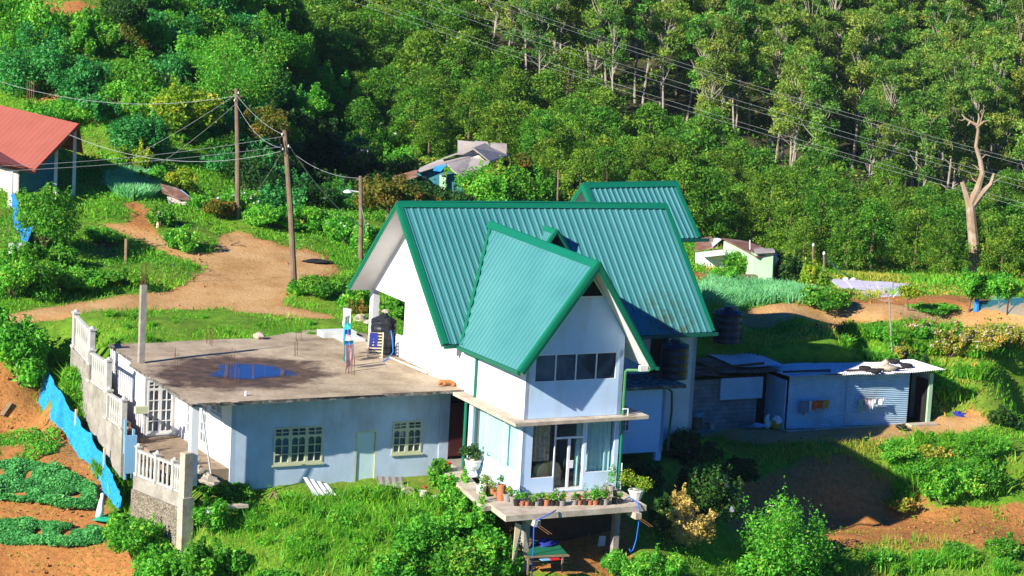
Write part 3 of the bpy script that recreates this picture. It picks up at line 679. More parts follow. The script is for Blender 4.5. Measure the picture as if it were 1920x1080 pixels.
# front gable roof: ridge runs towards the picture, its left slope dies into the main roof along a valley
bF = -.9; bE = 5.4
rA = PB(1123, 492, bF); rB = PZ(920, 416, rA[2]+.0); bV = HA(rB)[1]; eA = PB(975, 697, bF); vy = PB(862, 650, bE); fA = PB(1228, 689, bF); fB = fA+(rB-rA)
ub = (bE-bF)/(bV-bF); eB = eA+(vy-eA)/ub; zA, zE = rA[2], eA[2]
m = MB()
vm = lambda u: 1. if u < ub else max(0.0, (1-u)/(1-ub))
nl = upn(rA, rB, eA); nr = upn(rA, rB, fA)
ribsheet(m, rA, rB, eA, eB, 31, .05, nl, vm); ribsheet(m, rA, rB, fA, fB, 36, .045, nr, vm, rows=4)
groof = m.build('front_gable_roof', M['roof'], house)
m = MB(); vl = lambda u: vm(u)*1.
for (e0, e1, n_) in ((eA, eB, nl), (fA, fB, nr)):
    c0 = e0*(1-ub)+e1*ub
    m.slab([rA-n_*.09, e0-n_*.09, c0-n_*.09, rB-n_*.09], -n_*.05)
m.build('soffit', M['soffit'], groof)
fascias(groof, (rA, eA, nl, -BX, .20, .26), (rA, fA, nr, -BX, .28, .25)); m = MB()
d_ = unit(vy-rB); s_ = unit(np.cross(nl, d_)); s_ = s_ if s_@(-BX) > 0 else -s_
for k in range(16):                                                          # torn lead strip along the valley
    p0 = rB+(vy-rB)*k/16; p1 = rB+(vy-rB)*(k+1)/16; wv = .18+.02*math.sin(k*2.1)
    m.quad(p0+nl*.045, p1+nl*.045, p1+nl*.045+s_*wv, p0+nl*.045+s_*wv)
m.build('valley_flashing', M['trim'], groof)
m = MB(); sl_ = unit(eA-rA); sr_ = unit(fA-rA)
m.box(rA+nl*.045-BX*.05, rB-rA+BX*.05, sl_*.30, nl*.02); m.box(rA+nr*.045-BX*.05, rB-rA+BX*.05, sr_*.26, nr*.02); m.build('ridge_cap', M['trim'], groof)
m = MB(); m.box(eA+ZX*.02-BX*.05, (vy-eA)+BX*.05, -AX*.14, -ZX*.10); m.box(eA+ZX*.02+AX*.0-BX*.05-ZX*.11, (vy-eA)+BX*.05, -AX*.06, -ZX*.06)
m.box(fA+ZX*.02-BX*.10, BX*5.5, AX*.14, -ZX*.12); m.build('gutter', M['trim'], groof)
m = MB(); m.slab([W(1.44, .10, 7.60), W(3.27, .10, 7.60), W(2.42, .10, 8.8)], BX*.05); m.build('attic_vent', M['dark'], house)
m = MB(); tr = [W(1.5, -.01, 7.66), W(3.2, -.01, 7.66), W(2.42, -.01, 8.72)]
for i in range(3): m.beam(tr[i], tr[(i+1) % 3], .05, .05, -BX)
m.build('attic_frame', M['frame'], house)
m = MB(); m.beam(W(4.30, -.35, 6.25), W(4.95, -.35, 4.95), .06, .10, BX); m.hb(4.62, 4.95, -.72, -.55, 4.78, 5.0); m.build('rafter_end', M['soffit'], house)
# little dormer riding on the main slope
ap = PB(1041, 431, 8.7); aD, _, zD = HA(ap)
def zmain(a_, b_): return 9.78-.01*a_-(10.85-.032*(a_+.8)-b_)*.955
m = MB(); bk = 10.85-.032*(aD+.8)-(9.78-.01*aD-zD)/.955
dr0, dr1 = np.array(W(aD, 8.55, zD)), np.array(W(aD, bk+.05, zD)); hw_ = .62; dz_ = .88
dl0, dl1 = np.array(W(aD-hw_, 8.55, zD-dz_)), np.array(W(aD-hw_, bk-dz_/.955, zD-dz_)); de0, de1 = np.array(W(aD+hw_, 8.55, zD-dz_)), np.array(W(aD+hw_, bk-dz_/.955, zD-dz_))
ribsheet(m, dr0, dr1, dl0, dl1, 6, .03, upn(dr0, dr1, dl0), rows=2); ribsheet(m, dr0, dr1, de0, de1, 6, .03, upn(dr0, dr1, de0), rows=2)
dorm = m.build('dormer_roof', M['roof'], house)
nn = upn(dr0, dr1, dl0); nn2 = upn(dr0, dr1, de0); fascias(dorm, (dr0, dl0, nn, -BX, .14, .12), (dr0, de0, nn2, -BX, .14, .12)); m = MB()
m.box(dr0+nn*.04, dr1-dr0, unit(dl0-dr0)*.2, nn*.02); m.box(dr0+nn2*.04, dr1-dr0, unit(de0-dr0)*.2, nn2*.02); m.build('ridge_cap', M['trim'], dorm)
m = MB(); m.slab([W(aD-.5, 8.75, zD-dz_-.3), W(aD+.5, 8.75, zD-dz_-.3), W(aD, 8.75, zD-.1)], BX*.04); m.build('dormer_vent', M['dark'], house)
# rear wing with its own roof
h0, h1 = PZ(1094, 346, 10.0), PZ(1267, 343, 10.0); wa_ = HA(h1)[0]; k1 = PA(1312, 446, wa_); k0 = k1+(h0-h1); q1 = np.array(W(wa_, 2*HA(h1)[1]-HA(k1)[1]+1.2, HA(k1)[2]-1.2)); q0 = q1+(h0-h1)
m = MB(); n1_ = upn(h0, h1, k0); n2_ = upn(h0, h1, q0); ribsheet(m, h0, h1, k0, k1, 18, .045, n1_, rows=3); ribsheet(m, h0, h1, q0, q1, 18, .045, n2_, rows=1)
wroof = m.build('wing_roof', M['roof'], house)
fascias(wroof, (h0, k0, n1_, -AX), (h0, q0, n2_, -AX), (h1, k1, n1_, AX), (h1, q1, n2_, AX))
m = MB(); m.box(h0+n1_*.055, h1-h0+AX*.1, unit(k0-h0)*.26, n1_*.02); m.box(h0+n2_*.055, h1-h0+AX*.1, unit(q0-h0)*.26, n2_*.02); m.tube([h0+ZX*.05, h1+ZX*.05+AX*.08], .06, 6); m.build('ridge_cap', M['trim'], wroof)
m = MB(); m.box(k0+BX*.02-ZX*.03, k1-k0+AX*.45, -BX*.13, -ZX*.13); m.build('gutter', M['gutter'], wroof)
m = MB(); m.slab([h0-n1_*.1, k0-n1_*.1, k1-n1_*.1, h1-n1_*.1], -n1_*.04); m.slab([h0-n2_*.1, h1-n2_*.1, q1-n2_*.1, q0-n2_*.1], -n2_*.04); m.build('soffit', M['soffit'], wroof)
kb = HA(k1)[1]+.75; rb_ = HA(h1)[1]
m = MB(); m.wall(W(11.5, kb, 2.4), AX, ZX, -BX, wa_-.45-11.5, 5.75, .18, [(wa_-.45-11.5-1.25, wa_-.45-11.5-.12, 3.7, 5.5)])
m.slab([W(wa_-.45, kb, 2.4), W(wa_-.45, 17.5, 2.4), W(wa_-.45, 17.5, 6.6), W(wa_-.45, rb_, 9.6), W(wa_-.45, kb, 8.1)], -AX*.18); m.build('wing_wall', M['greywall'], house)
pane_row(house, W(wa_-.45-1.25, kb, 6.1), AX, ZX, -BX, 1.13, 1.8, [.56], M['frame'], M['pane'])
# glazed room ---------------------------------------------
m = MB(); m.hb(-.0, 4.25, 0, 5.0, -.10, -.02); m.build('room_floor', M['lconc'], house)
m = MB()
m.wall(W(0, 0, -.25), AX, ZX, -BX, 4.25, 3.05, .16, [(.42, 1.44, .82, 2.98), (1.44, 2.72, .28, 2.98), (2.80, 4.08, .92, 2.98)])
m.wall(W(-.003, 4.75, -.25), -BX, ZX, -AX, 4.75, 3.05, .16, [(.25, 4.35, 1.02, 2.98)])
m.hb(4.10, 4.255, .17, 6.1, -.25, 2.8); m.build('ground_floor_wall', M['facade'], house)
pane_row(house, W(.42, .02, .57), AX, ZX, -BX, 1.02, 2.16, [], M['frame'], M['glass'], 'window')
pane_row(house, W(2.80, .02, .67), AX, ZX, -BX, 1.28, 2.06, [], M['frame'], M['glass'], 'window')
pane_row(house, W(.02, 4.5, .77), -BX, ZX, -AX, 4.1, 1.96, [1.35, 2.85], M['frame'], M['glass'], 'window')
m = MB(); m.wall(W(1.44, .03, .02), AX, ZX, -BX, 1.28, 2.71, .06, [(.05, .59, .10, 2.05), (.69, 1.23, .10, 2.05), (.05, 1.23, 2.13, 2.66)]); gd_ = m.build('door', M['frame'], house)
gd_['label'] = 'white framed glass double door'
MB().box(W(1.46, .07, .04), AX*1.24, ZX*2.66, BX*.012).build('pane', M['glass'], gd_)
MB().box(W(1.98, -.08, .92), AX*.26, ZX*.30, BX*.05).build('lock_box', M['frame'], gd_)
def curtain(o, u, n, U, V, mat, folds, lab=None, gather=.05):
    mb = MB(); k = folds*6; vs = []
    for i in range(k+1):
        off = gather*math.sin(i/6*2*math.pi)+.012*math.sin(i*1.7); p = np.asarray(o)+u*(U*i/k)+n*off
        vs += [p, p+ZX*V]
    mb.add(vs, [(2*i, 2*i+2, 2*i+3, 2*i+1) for i in range(k)]); c = mb.build('curtain', mat, house, smooth=True)
    if lab: c['label'] = lab
curtain(W(.32, 4.4, .1), -BX, AX, 4.0, 2.6, M['curtain'], 15, 'pale sea green curtain')
curtain(W(2.5, .30, .1), AX, BX, 1.55, 2.6, M['curtain'], 8, 'pale sea green curtain')
curtain(W(.42, .42, 1.15), AX, BX, 1.0, 1.55, M['lace'], 5, 'brown patterned curtain')
m = MB(); m.hb(.2, 4.1, 4.55, 4.7, -.02, 2.8); m.build('inner_wall', M['lilac'], house)
m = MB(); m.hb(.0, 4.25, .0, 5.2, 2.72, 2.795); m.build('room_ceiling', M['soffit'], house)
pane_row(house, W(.38, .02, 4.38), AX, ZX, -BX, 3.55, 1.06, [.89, 1.78, 2.67], M['frame'], M['pane'], 'window')
# doorway recess between the annex and the glazed room
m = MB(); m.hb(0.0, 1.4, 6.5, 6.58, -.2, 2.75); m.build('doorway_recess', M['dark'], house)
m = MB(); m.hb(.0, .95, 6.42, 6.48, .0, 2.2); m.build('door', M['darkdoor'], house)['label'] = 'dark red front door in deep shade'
m = MB(); m.hb(-.25, 1.3, 4.9, 6.4, -.30, -.12); m.build('doorstep', M['conc'], house)
# canopy slab and balcony slab
m = MB(); m.slab([W(-.62, -.55, 2.80), W(5.30, -.42, 2.80), W(5.30, 1.6, 2.80), W(4.26, 1.6, 2.80), W(4.26, 5.2, 2.80), W(-.50, 5.3, 2.80)], ZX*.13); can = m.build('canopy_slab', M['lconc'], house)
m = MB(); m.slab([W(-1.95, -2.75, -.28), W(4.15, -2.65, -.28), W(4.4, .1, -.28), W(-1.6, .1, -.28)], ZX*.22); m.slab([W(-2.1, -1.2, -.26), W(-1.6, -1.1, -.26), W(-.35, 3.9, -.26), W(-.25, 4.9, -.26), W(-1.1, 4.9, -.26)][::1], ZX*.17); m.build('balcony_slab', M['lconc'], house)
for a_ in (-.8, 3.55):
    m = MB(); m.hb(a_, a_+.25, -2.92, -2.2, -.52, -.285); m.build('balcony_beam', M['lconc'], house)
for a_, z_ in ((-.80, -2.6), (3.10, -2.6)):
    m = MB(); m.hb(a_, a_+.24, -2.1, -1.86, z_, -.29); m.build('balcony_pillar', M['conc'], house)
for a_ in (-.75, -.62, 3.6, 3.73): m = MB(); m.tube([W(a_, -2.9, -.45), W(a_+.35, -3.35, -.72)], .013, 5); m.build('rebar', M['copper'], house)
# downpipes
m = MB()
m.tube([W(5.05, -.8, 4.94), W(5.02, -.7, 4.80), W(4.36, -.10, 4.72), W(4.31, -.09, 4.66), W(4.31, -.09, 2.93)], .06, 8); m.build('downpipe', M['olive'], house)
m = MB(); m.tube([W(4.33, -.07, 2.79), W(4.33, -.07, -.05)], .055, 8); m.build('downpipe', M['trim'], house)
m = MB(); m.tube([W(4.40, -.10, 1.0), W(4.40, -.10, -.05)], .035, 8); m.tube([W(4.18, -.30, 3.22), W(4.40, -.32, 3.22), W(4.40, -.32, 2.95)], .03, 6); m.build('waste_pipe', M['frame'], house)
m = MB(); m.tube([W(-.07, 4.35, 5.0), W(-.07, 4.2, 4.7), W(-.07, 4.2, 2.95)], .06, 8); m.tube([W(-.05, 4.95, 2.78), W(-.05, 4.95, -.1)], .07, 8); m.hb(-.12, .0, 4.6, 5.3, 4.62, 4.72); m.build('downpipe', M['trim'], house)
# small white room at the right
m = MB(); m.wall(W(5.2, 4.05, .28), AX, ZX, -BX, 3.45, 2.72, .16, [(1.02, 1.82, .90, 1.90)]); m.wall(W(8.647, 4.05, .28), BX, ZX, AX, 2.2, 2.72, .16); m.hb(8.35, 8.6, 4.06, 4.3, -.1, .277); m.hb(5.3, 5.55, 4.06, 4.3, -.1, .277); m.build('side_room_wall', M['facade'], house)
lights_window(house, W(6.22, 4.05, 1.18), AX, ZX, -BX, .8, 1.0, 2, M['palewood'], rows=3, top=0, arch=False)
m = MB(); m.hb(4.5, 9.4, 3.7, 6.19, 3.0, 3.14); m.build('side_room_roof', M['edge'], house)
m = MB(); m.hb(5.2, 6.0, 3.55, 4.0, -.35, .75); m.build('step_block', M['bluewall'], house)
m = MB(); m.tube([W(8.72, 4.0, 2.95), W(8.9, 4.0, 2.8), W(8.95, 4.0, 2.0), W(8.85, 4.0, .3)], .05, 8); m.build('waste_pipe', M['gutter'], house)

# ------------------------------------------------------------------ flat-roofed annex
annex = thing('flat_roofed_house', 'low pale blue house with a flat concrete roof and a puddle on it', 'house', W(-6, 8, -.5))
bw = 6.5
m = MB(); O = W(-9.45, bw, -.87)
m.wall(O, AX, ZX, -BX, 9.42, 3.73, .2, [(1.80, 3.90, .92, 2.42), (6.92, 8.22, 1.08, 2.42), (5.32, 6.26, .0, 2.10)]); m.build('front_wall', M['bluewall'], annex)
m = MB(); m.hb(-.45, -.03, bw-.04, bw-.004, -.87, 2.86); m.build('corner_pillar', M['bluewall'], annex)
m = MB(); m.hb(-9.44, -.05, bw+.02, bw+.18, -1.6, -.872); m.build('foundation', M['conc'], annex)
lights_window(annex, O+AX*1.80+ZX*.92-BX*0, AX, ZX, -BX, 2.10, 1.50, 3, M['cream'])
lights_window(annex, O+AX*6.92+ZX*1.08, AX, ZX, -BX, 1.30, 1.34, 2, M['cream'])
m = MB(); m.wall(O+AX*5.32-BX*.0, AX, ZX, -BX, .94, 2.10, .1, [(.07, .87, .0, 2.03)]); df = m.build('door_frame', M['cream'], annex)
m = MB(); m.box(O+AX*5.40+BX*.05, AX*.78, ZX*2.02, BX*.05); m.box(O+AX*6.10+BX*.02, AX*.03, ZX*.0+ZX*.1, BX*.04) ; d_ = m.build('door', M['doorblue'], annex)
M['earthfloor'] = paint('earthy_porch_floor', (.26, .19, .13), .95, .35, 2.5, bump=.4)
# porch side wall (faces left), porch back wall, left room
m = MB(); m.wall(W(-9.455, 12.5, -.87), -BX, ZX, -AX, 6.0, 3.73, .2, [(1.0, 3.3, 1.17, 3.24), (3.75, 4.9, 2.74, 3.22)]); m.build('porch_wall', M['white'], annex)
lights_window(annex, W(-9.45, 11.5, .30), -BX, ZX, -AX, 2.3, 2.07, 3, M['palewood'], rows=4, top=.16, name='window')
lights_window(annex, W(-9.45, 8.75, 1.87), -BX, ZX, -AX, 1.15, .48, 2, M['palewood'], rows=1, top=0, name='fanlight', arch=False)
m = MB(); m.box(W(-9.46, 8.75, -.1), -BX*1.15, ZX*1.9, -AX*.03); m.build('door', M['white'], annex)
m = MB(); m.wall(W(-10.95, 12.5, -.4), AX, ZX, -BX, 1.49, 3.27, .2, [(.12, 1.22, .55, 2.75)]); m.build('porch_wall', M['white'], annex)
lights_window(annex, W(-10.83, 12.5, .15), AX, ZX, -BX, 1.10, 2.2, 2, M['palewood'], rows=4, top=.16)
m = MB(); m.wall(W(-10.955, 17.0, -.4), -BX, ZX, -AX, 4.5, 3.27, .2); m.build('left_wall', M['white'], annex)
m = MB(); m.hb(-11.5, -9.47, 6.55, 12.49, -.45, .0); m.build('porch_floor', M['earthfloor'], annex)
m = MB(); m.hb(-11.52, -11.22, 5.35, 5.65, -.3, 2.865); m.build('porch_pillar', M['white'], annex)
# roof slab: top and ragged edge
sp = [(-11.65, 5.05), (-.4, 5.30), (.10, 5.30), (.17, 6.2), (.17, 15.5), (1.4, 16.4), (1.5, 19.2), (-2, 18.3), (-4.4, 17.15), (-11.0, 17.05), (-11.22, 13.08), (-11.5, 13.0)]
m = MB()
import itertools
rs = random.Random(5); dense = []
for i in range(len(sp)):
    p, q = np.array(sp[i]), np.array(sp[(i+1) % len(sp)]); L = np.linalg.norm(q-p); k = max(1, int(L/.35))
    for j in range(k): w_ = p+(q-p)*j/k; dense.append(w_+np.array([rs.uniform(-.03, .03), rs.uniform(-.03, .03)])*(1 if j else .2))
m.slab([W(x, y, 2.985) for x, y in dense], -ZX*.115); slab = m.build('roof_slab', M['edge'], annex)
# top surface as a fine sheet so that the stain can follow the puddle
gx = np.arange(-11.7, 1.6, .15); gy = np.arange(5.0, 19.3, .15); ok = {}
vs, fs, wet = [], [], []
PUD = np.array([HA(PZ(440+95*math.cos(t), 700+19*math.sin(t), 3.0))[:2] for t in np.linspace(0, 6.28, 24, endpoint=False)]); pc = PUD.mean(0)
def vid(i, j):
    if (i, j) not in ok:
        ok[(i, j)] = len(vs); x, y = gx[i], gy[j]
        vs.append(W(x, y, 3.0+.012*math.sin(x*1.3)*math.cos(y*.9)))
        px_, py_, _ = proj(W(x, y, 3.0)); dd = math.hypot((px_-450)/165, (py_-699)/32)
        wt = max(0., 1.15-dd*.82)
        dd2 = math.hypot((px_-340)/85, (py_-705)/26); wt = max(wt, .70-dd2*.5)
        dd3 = math.hypot((px_-620)/260, (py_-752)/6); wt = max(wt, .42-dd3*.3)
        wet.append(wt)
    return ok[(i, j)]
GXX, GYY = np.meshgrid(gx+.075, gy+.075, indexing='ij'); ins = inside(GXX, GYY, dense)
for i in range(len(gx)-1):
    for j in range(len(gy)-1):
        if ins[i, j]: fs.append((vid(i, j), vid(i+1, j), vid(i+1, j+1), vid(i, j+1)))
m = MB(); m.v = [tuple(p) for p in vs]; m.f = fs; top = m.build('slab_surface', M['slab'], slab, smooth=True)
at = top.data.attributes.new('wet', 'FLOAT', 'POINT'); at.data.foreach_set('value', np.array(wet, np.float32))
m = MB(); nP = 40; ring = []; zp = W(0, 0, 3.024)[2]; dep = []
for q_, dv_ in ((0.02, 1.), (.45, .9), (.75, .55), (1., .0)):
    for k in range(nP):
        t = 2*math.pi*k/nP; rr = q_*(1+.12*math.sin(3*t+1)+.06*math.sin(5*t)); p = PZ(468+88*rr*math.cos(t), 698+17*rr*math.sin(t), 3.0); ring.append((p[0], p[1], zp)); dep.append(dv_)
m.add(ring, [(r_*nP+k, (r_+1)*nP+k, (r_+1)*nP+(k+1) % nP, r_*nP+(k+1) % nP) for r_ in range(3) for k in range(nP)])
if True:
    o_ = m.build('puddle', M['water'], None, origin=PZ(455, 698, 3.0)); tag(o_, 'blue puddle of rainwater lying on the flat concrete roof', 'puddle'); at = o_.data.attributes.new('depth', 'FLOAT', 'POINT'); at.data.foreach_set('value', np.array(dep, np.float32))
    if o_.data.polygons[0].normal.z < 0: o_.data.flip_normals()
m = MB(); colb = W(-10.98, 12.95, 3.0)
m.hb(-11.10, -10.86, 12.88, 13.12, 2.99, 6.22); cl = m.build('column', M['conc'], annex)
for dx, dy in ((-.07, -.07), (.07, -.07), (.07, .07), (-.07, .07)): m = MB(); m.tube([W(-10.98+dx, 13.0+dy, 6.2), W(-10.98+dx*1.2, 13.0+dy, 7.1+dx)], .014, 4); m.build('rebar', M['copper'], cl)
rs = random.Random(3)
for (px_, py_) in ((425, 720), (445, 718), (470, 712), (435, 690), (330, 690), (560, 640), (552, 668), (648, 700), (662, 702), (390, 645), (395, 648)):
    p = PZ(px_, py_, 3.0)
    for k in range(3):
        d0 = np.array([rs.uniform(-.12, .12), rs.uniform(-.12, .12), 0]); m = MB(); m.tube([p+d0, p+d0+np.array([rs.uniform(-.05, .05), rs.uniform(-.05, .05), rs.uniform(.5, .9)])], .009, 4); m.build('rebar', M['copper'], annex)
m = MB(); m.tube([PZ(378, 766, 2.86), W(-10.6, 5.4, -.1)], .035, 8); m.build('drain_pipe', M['greywall'], annex)
# ------------------------------------------------------------------ foliage
def leaves(P, N, size, rng, aspect=.5, flat=.5, fold=.15):
    """one folded leaf (two triangles sharing the midrib) per point: P positions, N outward directions"""
    n = len(P); size = np.broadcast_to(size, n)
    d = rng.normal(size=(n, 3)); d /= np.linalg.norm(d, axis=1)[:, None]
    up = np.tile([0, 0, 1.], (n, 1))
    nrm = N*flat+up*.35+d*(1-flat*.6); nrm /= np.linalg.norm(nrm, axis=1)[:, None]
    t = rng.normal(size=(n, 3)); t -= nrm*(t*nrm).sum(1)[:, None]; t /= np.linalg.norm(t, axis=1)[:, None]
    b = np.cross(nrm, t); s = size[:, None]; h = s*aspect*.5
    p0 = P-t*s*.5; p2 = P+t*s*.5-nrm*s*.12; pl = P+b*h+nrm*s*fold*.5-t*s*.05; pr = P-b*h+nrm*s*fold*.5-t*s*.05
    V = np.stack([p0, pr, p2, pl], 1).reshape(-1, 3); k = np.arange(n)*4
    return V, np.c_[k, k+1, k+2, k+3]
def clump_points(cl, n, rng, inner=.45):
    """cl rows: x,y,z,rx,ry,rz -> points spread through the outer part of the ellipsoids"""
    cl = np.asarray(cl, float); w = (cl[:, 3]*cl[:, 4]*cl[:, 5])**.67; k = rng.choice(len(cl), n, p=w/w.sum())
    d = rng.normal(size=(n, 3)); d /= np.linalg.norm(d, axis=1)[:, None]
    r = (inner**3+(1-inner**3)*rng.random(n))**(1/3); r *= 1+.12*rng.normal(size=n)
    N = d/cl[k, 3:6]; N /= np.linalg.norm(N, axis=1)[:, None]
    return cl[k, :3]+d*cl[k, 3:6]*r[:, None], N, k
def foliage_mesh(name, cl, n, size, rng, mat, aspect=.5, flat=.5, inner=.45, tintvar=.25):
    P, N, k = clump_points(cl, n, rng, inner); base = rng.random(len(cl))
    V, F = leaves(P, N, size*(.5+1.0*rng.random(n)), rng, aspect, flat)
    tint = np.clip(.5+(base[k]-.5)*.7+rng.normal(size=n)*tintvar, 0, 1)
    return np_mesh(name, V, F, mat, tint)
def blades_mesh(name, P, h, w, rng, mat, lean=.35, tint=None, nrm=None):
    """grass blades: tapering, bent once; two faces each"""
    n = len(P); h = np.broadcast_to(h, n); w = np.broadcast_to(w, n); a = rng.random(n)*2*np.pi; b = np.c_[np.cos(a), np.sin(a), np.zeros(n)]
    l = rng.normal(size=(n, 3))*lean; l[:, 2] = 0; up = np.tile([0, 0, 1.], (n, 1)); m = P+(up*.6+l*.35)*h[:, None]; t = P+(up+l)*h[:, None]
    V = np.stack([P-b*w[:, None]/2, P+b*w[:, None]/2, m+b*w[:, None]*.4, m-b*w[:, None]*.4, t+b*w[:, None]*.06, t-b*w[:, None]*.06], 1).reshape(-1, 3)
    k = np.arange(n)*6; F = np.r_[np.c_[k, k+1, k+2, k+3], np.c_[k+3, k+2, k+4, k+5]]
    if tint is None: tint = rng.random(n)
    return np_mesh(name, V, F, mat, np.r_[tint, tint])
L = {}
L['grass'] = leafmat('grass_blade', (.060, .26, .009), (.24, .60, .040), .38) #(0.068, 0.245, 0.009), (0.270, 0.588, 0.025), .35)
L['drygrass'] = leafmat('dry_grass_blade', (.20, .32, .015), (.55, .48, .09), .35) #(0.176, 0.308, 0.014), (0.567, 0.532, 0.081), .3)
L['bright'] = leafmat('bright_green_leaf', (.045, .25, .018), (.20, .62, .055), .38)
L['mid'] = leafmat('mid_green_leaf', (.030, .17, .014), (.15, .46, .035), .35)
L['bluegreen'] = leafmat('bluish_green_leaf', (0.020, 0.147, 0.034), (0.074, 0.420, 0.086), .3)
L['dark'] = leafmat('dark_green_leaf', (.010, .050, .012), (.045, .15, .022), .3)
L['yellow'] = leafmat('yellow_green_leaf', (.11, .27, .014), (.38, .54, .04), .36)
L['red'] = leafmat('reddish_green_leaf', (.07, .15, .014), (.24, .20, .030), .32)
L['gold'] = leafmat('straw_coloured_leaf', (0.297, 0.210, 0.040), (0.810, 0.644, 0.196), .25)
L['leek'] = leafmat('leek_leaf', (.07, .32, .11), (.28, .68, .32), .35)
L['crop'] = leafmat('potato_leaf', (.04, .26, .06), (.17, .60, .18), .38) #(0.020, 0.182, 0.040), (0.068, 0.462, 0.115), .3)
L['pine'] = leafmat('pine_needles', (.036, .135, .012), (.165, .40, .034), .36, .28)
L['euc'] = leafmat('gum_leaf', (.045, .145, .016), (.215, .43, .062), .36, .42)
L['white_flower'] = leafmat('white_petal', (.60, .60, .55), (.85, .85, .82), .2)
L['red_flower'] = leafmat('red_petal', (.55, .01, .01), (.80, .04, .02), .2)
L['pink_flower'] = leafmat('pale_lilac_petal', (.42, .36, .55), (.75, .68, .80), .2)
L['seed'] = leafmat('pale_seed_head', (.34, .24, .20), (.66, .56, .48), .2)
M['bark'] = paint('brown_bark', (.16, .11, .07), .9, .3, 3, bump=.4)
M['palebark'] = paint('pale_gum_bark', (.34, .30, .25), .85, .25, 1.2, dirt=(.22, .15, .10), dirt_amt=.5, dirt_scale=.8)
M['deadbark'] = paint('bleached_dead_bark', (.30, .21, .13), .9, .25, 1.5, dirt=(.50, .44, .38), dirt_amt=.7, dirt_scale=.8, bump=.5)
def bush_clumps(rng, rx, ry, h, n, sq=.8):
    cl = []
    for _ in range(n):
        a = rng.random()*2*np.pi; r = math.sqrt(rng.random())*.78; zt = h*(.20+.60*rng.random()*(1-.5*r*r)); s = (.20+.30*rng.random())
        cl.append((rx*r*math.cos(a), ry*r*math.sin(a), zt, rx*s*1.1, ry*s*1.1, h*s*sq*.72))
    for _ in range(n//2+2):
        d = rng.normal(size=3); d[2] = abs(d[2])*.9+.1; d /= np.linalg.norm(d); q = .80+.28*rng.random(); s = .07+.13*rng.random(); e = rng.random() < .4
        cl.append((rx*d[0]*q, ry*d[1]*q, h*(.42+.52*d[2]*q), rx*s*(.6 if e else 1), ry*s*(.6 if e else 1), h*s*(1.7 if e else .8)))
    return cl
def plant(name, label, cat, base, rx, ry, h, nleaf, leaf, mat, seed, nclump=12, trunk=None, aspect=.5, crownz=None, flat=.45, flowers=None, group=None, trunkmat='bark', clumps=None, part='foliage', stems=3, tintvar=.25):
    """bush or tree: tapered stem with limbs to every clump, and a crown of single leaves"""
    rng = np.random.default_rng(seed); t = thing(name, label, cat, base, group)
    if clumps is None:
        if crownz: cl = [(x, y, crownz+(z-h*.5)*1.0, a, b, c) for x, y, z, a, b, c in bush_clumps(rng, rx, ry, h, nclump)]
        else: cl = bush_clumps(rng, rx, ry, h, nclump)
    else: cl = clumps
    me = foliage_mesh(part, cl, nleaf, leaf, rng, mat, aspect, flat, tintvar=tintvar); link_mesh(part, me, t)
    b0 = np.asarray(base, float); m = MB(); hh = (crownz if crownz else h*.45); tr = trunk or max(.02, rx*.035)
    if trunk:
        bend = rng.normal(size=2)*hh*.05
        m.tube([b0-ZX*.2, b0+[bend[0]*.4, bend[1]*.4, hh*.4], b0+[bend[0], bend[1], hh*.85]], [tr*1.25, tr, tr*.75], 8)
        j = b0+[bend[0], bend[1], hh*.8]
        for c in cl[:10]: e = b0+np.array(c[:3]); m.tube([j, (j*.5+e*.5)+ZX*.08*hh*.3, e], [tr*.55, tr*.35, tr*.12], 5)
    else:
        for c in cl[:max(stems, 3)+3]: e = b0+np.array(c[:3]); m.tube([b0-ZX*.15, b0*.5+e*.5-ZX*.02, e], [tr, tr*.8, tr*.3], 4)
    m.build('trunk' if trunk else 'stems', M[trunkmat], t)
    if flowers:
        fm, nf, fs = flowers; P, N, k = clump_points(cl, nf, rng, .95); sel = (N[:, 2] > -.1); P, N = P[sel]+N[sel]*.03, N[sel]; r_ = []; q_ = []
        V, F = leaves(np.repeat(P, 5, 0)+rng.normal(size=(len(P)*5, 3))*fs*.3, np.repeat(N, 5, 0), fs, rng, .9, .8)
        link_mesh('blossoms', np_mesh('blossoms', V, F, fm, rng.random(len(F))), t)
    return t
# ------------------------------------------------------------------ boundary wall, stairs, gate
bwall = thing('boundary_wall', 'stepped concrete boundary wall with white baluster panels running beside the flat-roofed house', 'wall', W(-12.2, 11, -1))
AW = -12.2
def post(mb, a_, b_, z0, z1, w=.22):
    mb.hb(a_-w/2, a_+w/2, b_-w/2, b_+w/2, z0, z1); mb.hb(a_-w*.68, a_+w*.68, b_-w*.68, b_+w*.68, z1, z1+.07); mb.lathe(W(a_, b_, z1+.07), [(w*.55, 0), (w*.4, .06), (.02, .11)], 8); mb.hb(a_-w*.75, a_+w*.75, b_-w*.75, b_+w*.75, z0, z0+.10)
def baluster_panel(p0, p1, zb0, zb1, h):
    """p0,p1 (a,b) ends; base heights zb0, zb1"""
    p0, p1 = np.array(p0, float), np.array(p1, float); L = np.linalg.norm(p1-p0); n = max(4, int(L/.25)); mb = MB()
    P = lambda t, z: W(*(p0+(p1-p0)*t), zb0+(zb1-zb0)*t+z)
    for k in range(n):
        t = (k+.5)/n; c = P(t, .06)
        mb.lathe(c, [(.05, 0), (.05, .1), (.062, h*.3), (.042, h*.55), (.052, h*.8), (.042, h-.12)], 6)
    mb.beam(P(0, .03), P(1, .03), .16, .07); mb.beam(P(0, h-.05), P(1, h-.05), .15, .09); mb.build('baluster_panel', M['greyplaster'], bwall)
M['greyplaster'] = paint('lichened_white_plaster', (.50, .48, .44), .85, .12, 3, dirt=(.25, .22, .18), dirt_amt=.4, dirt_scale=2)
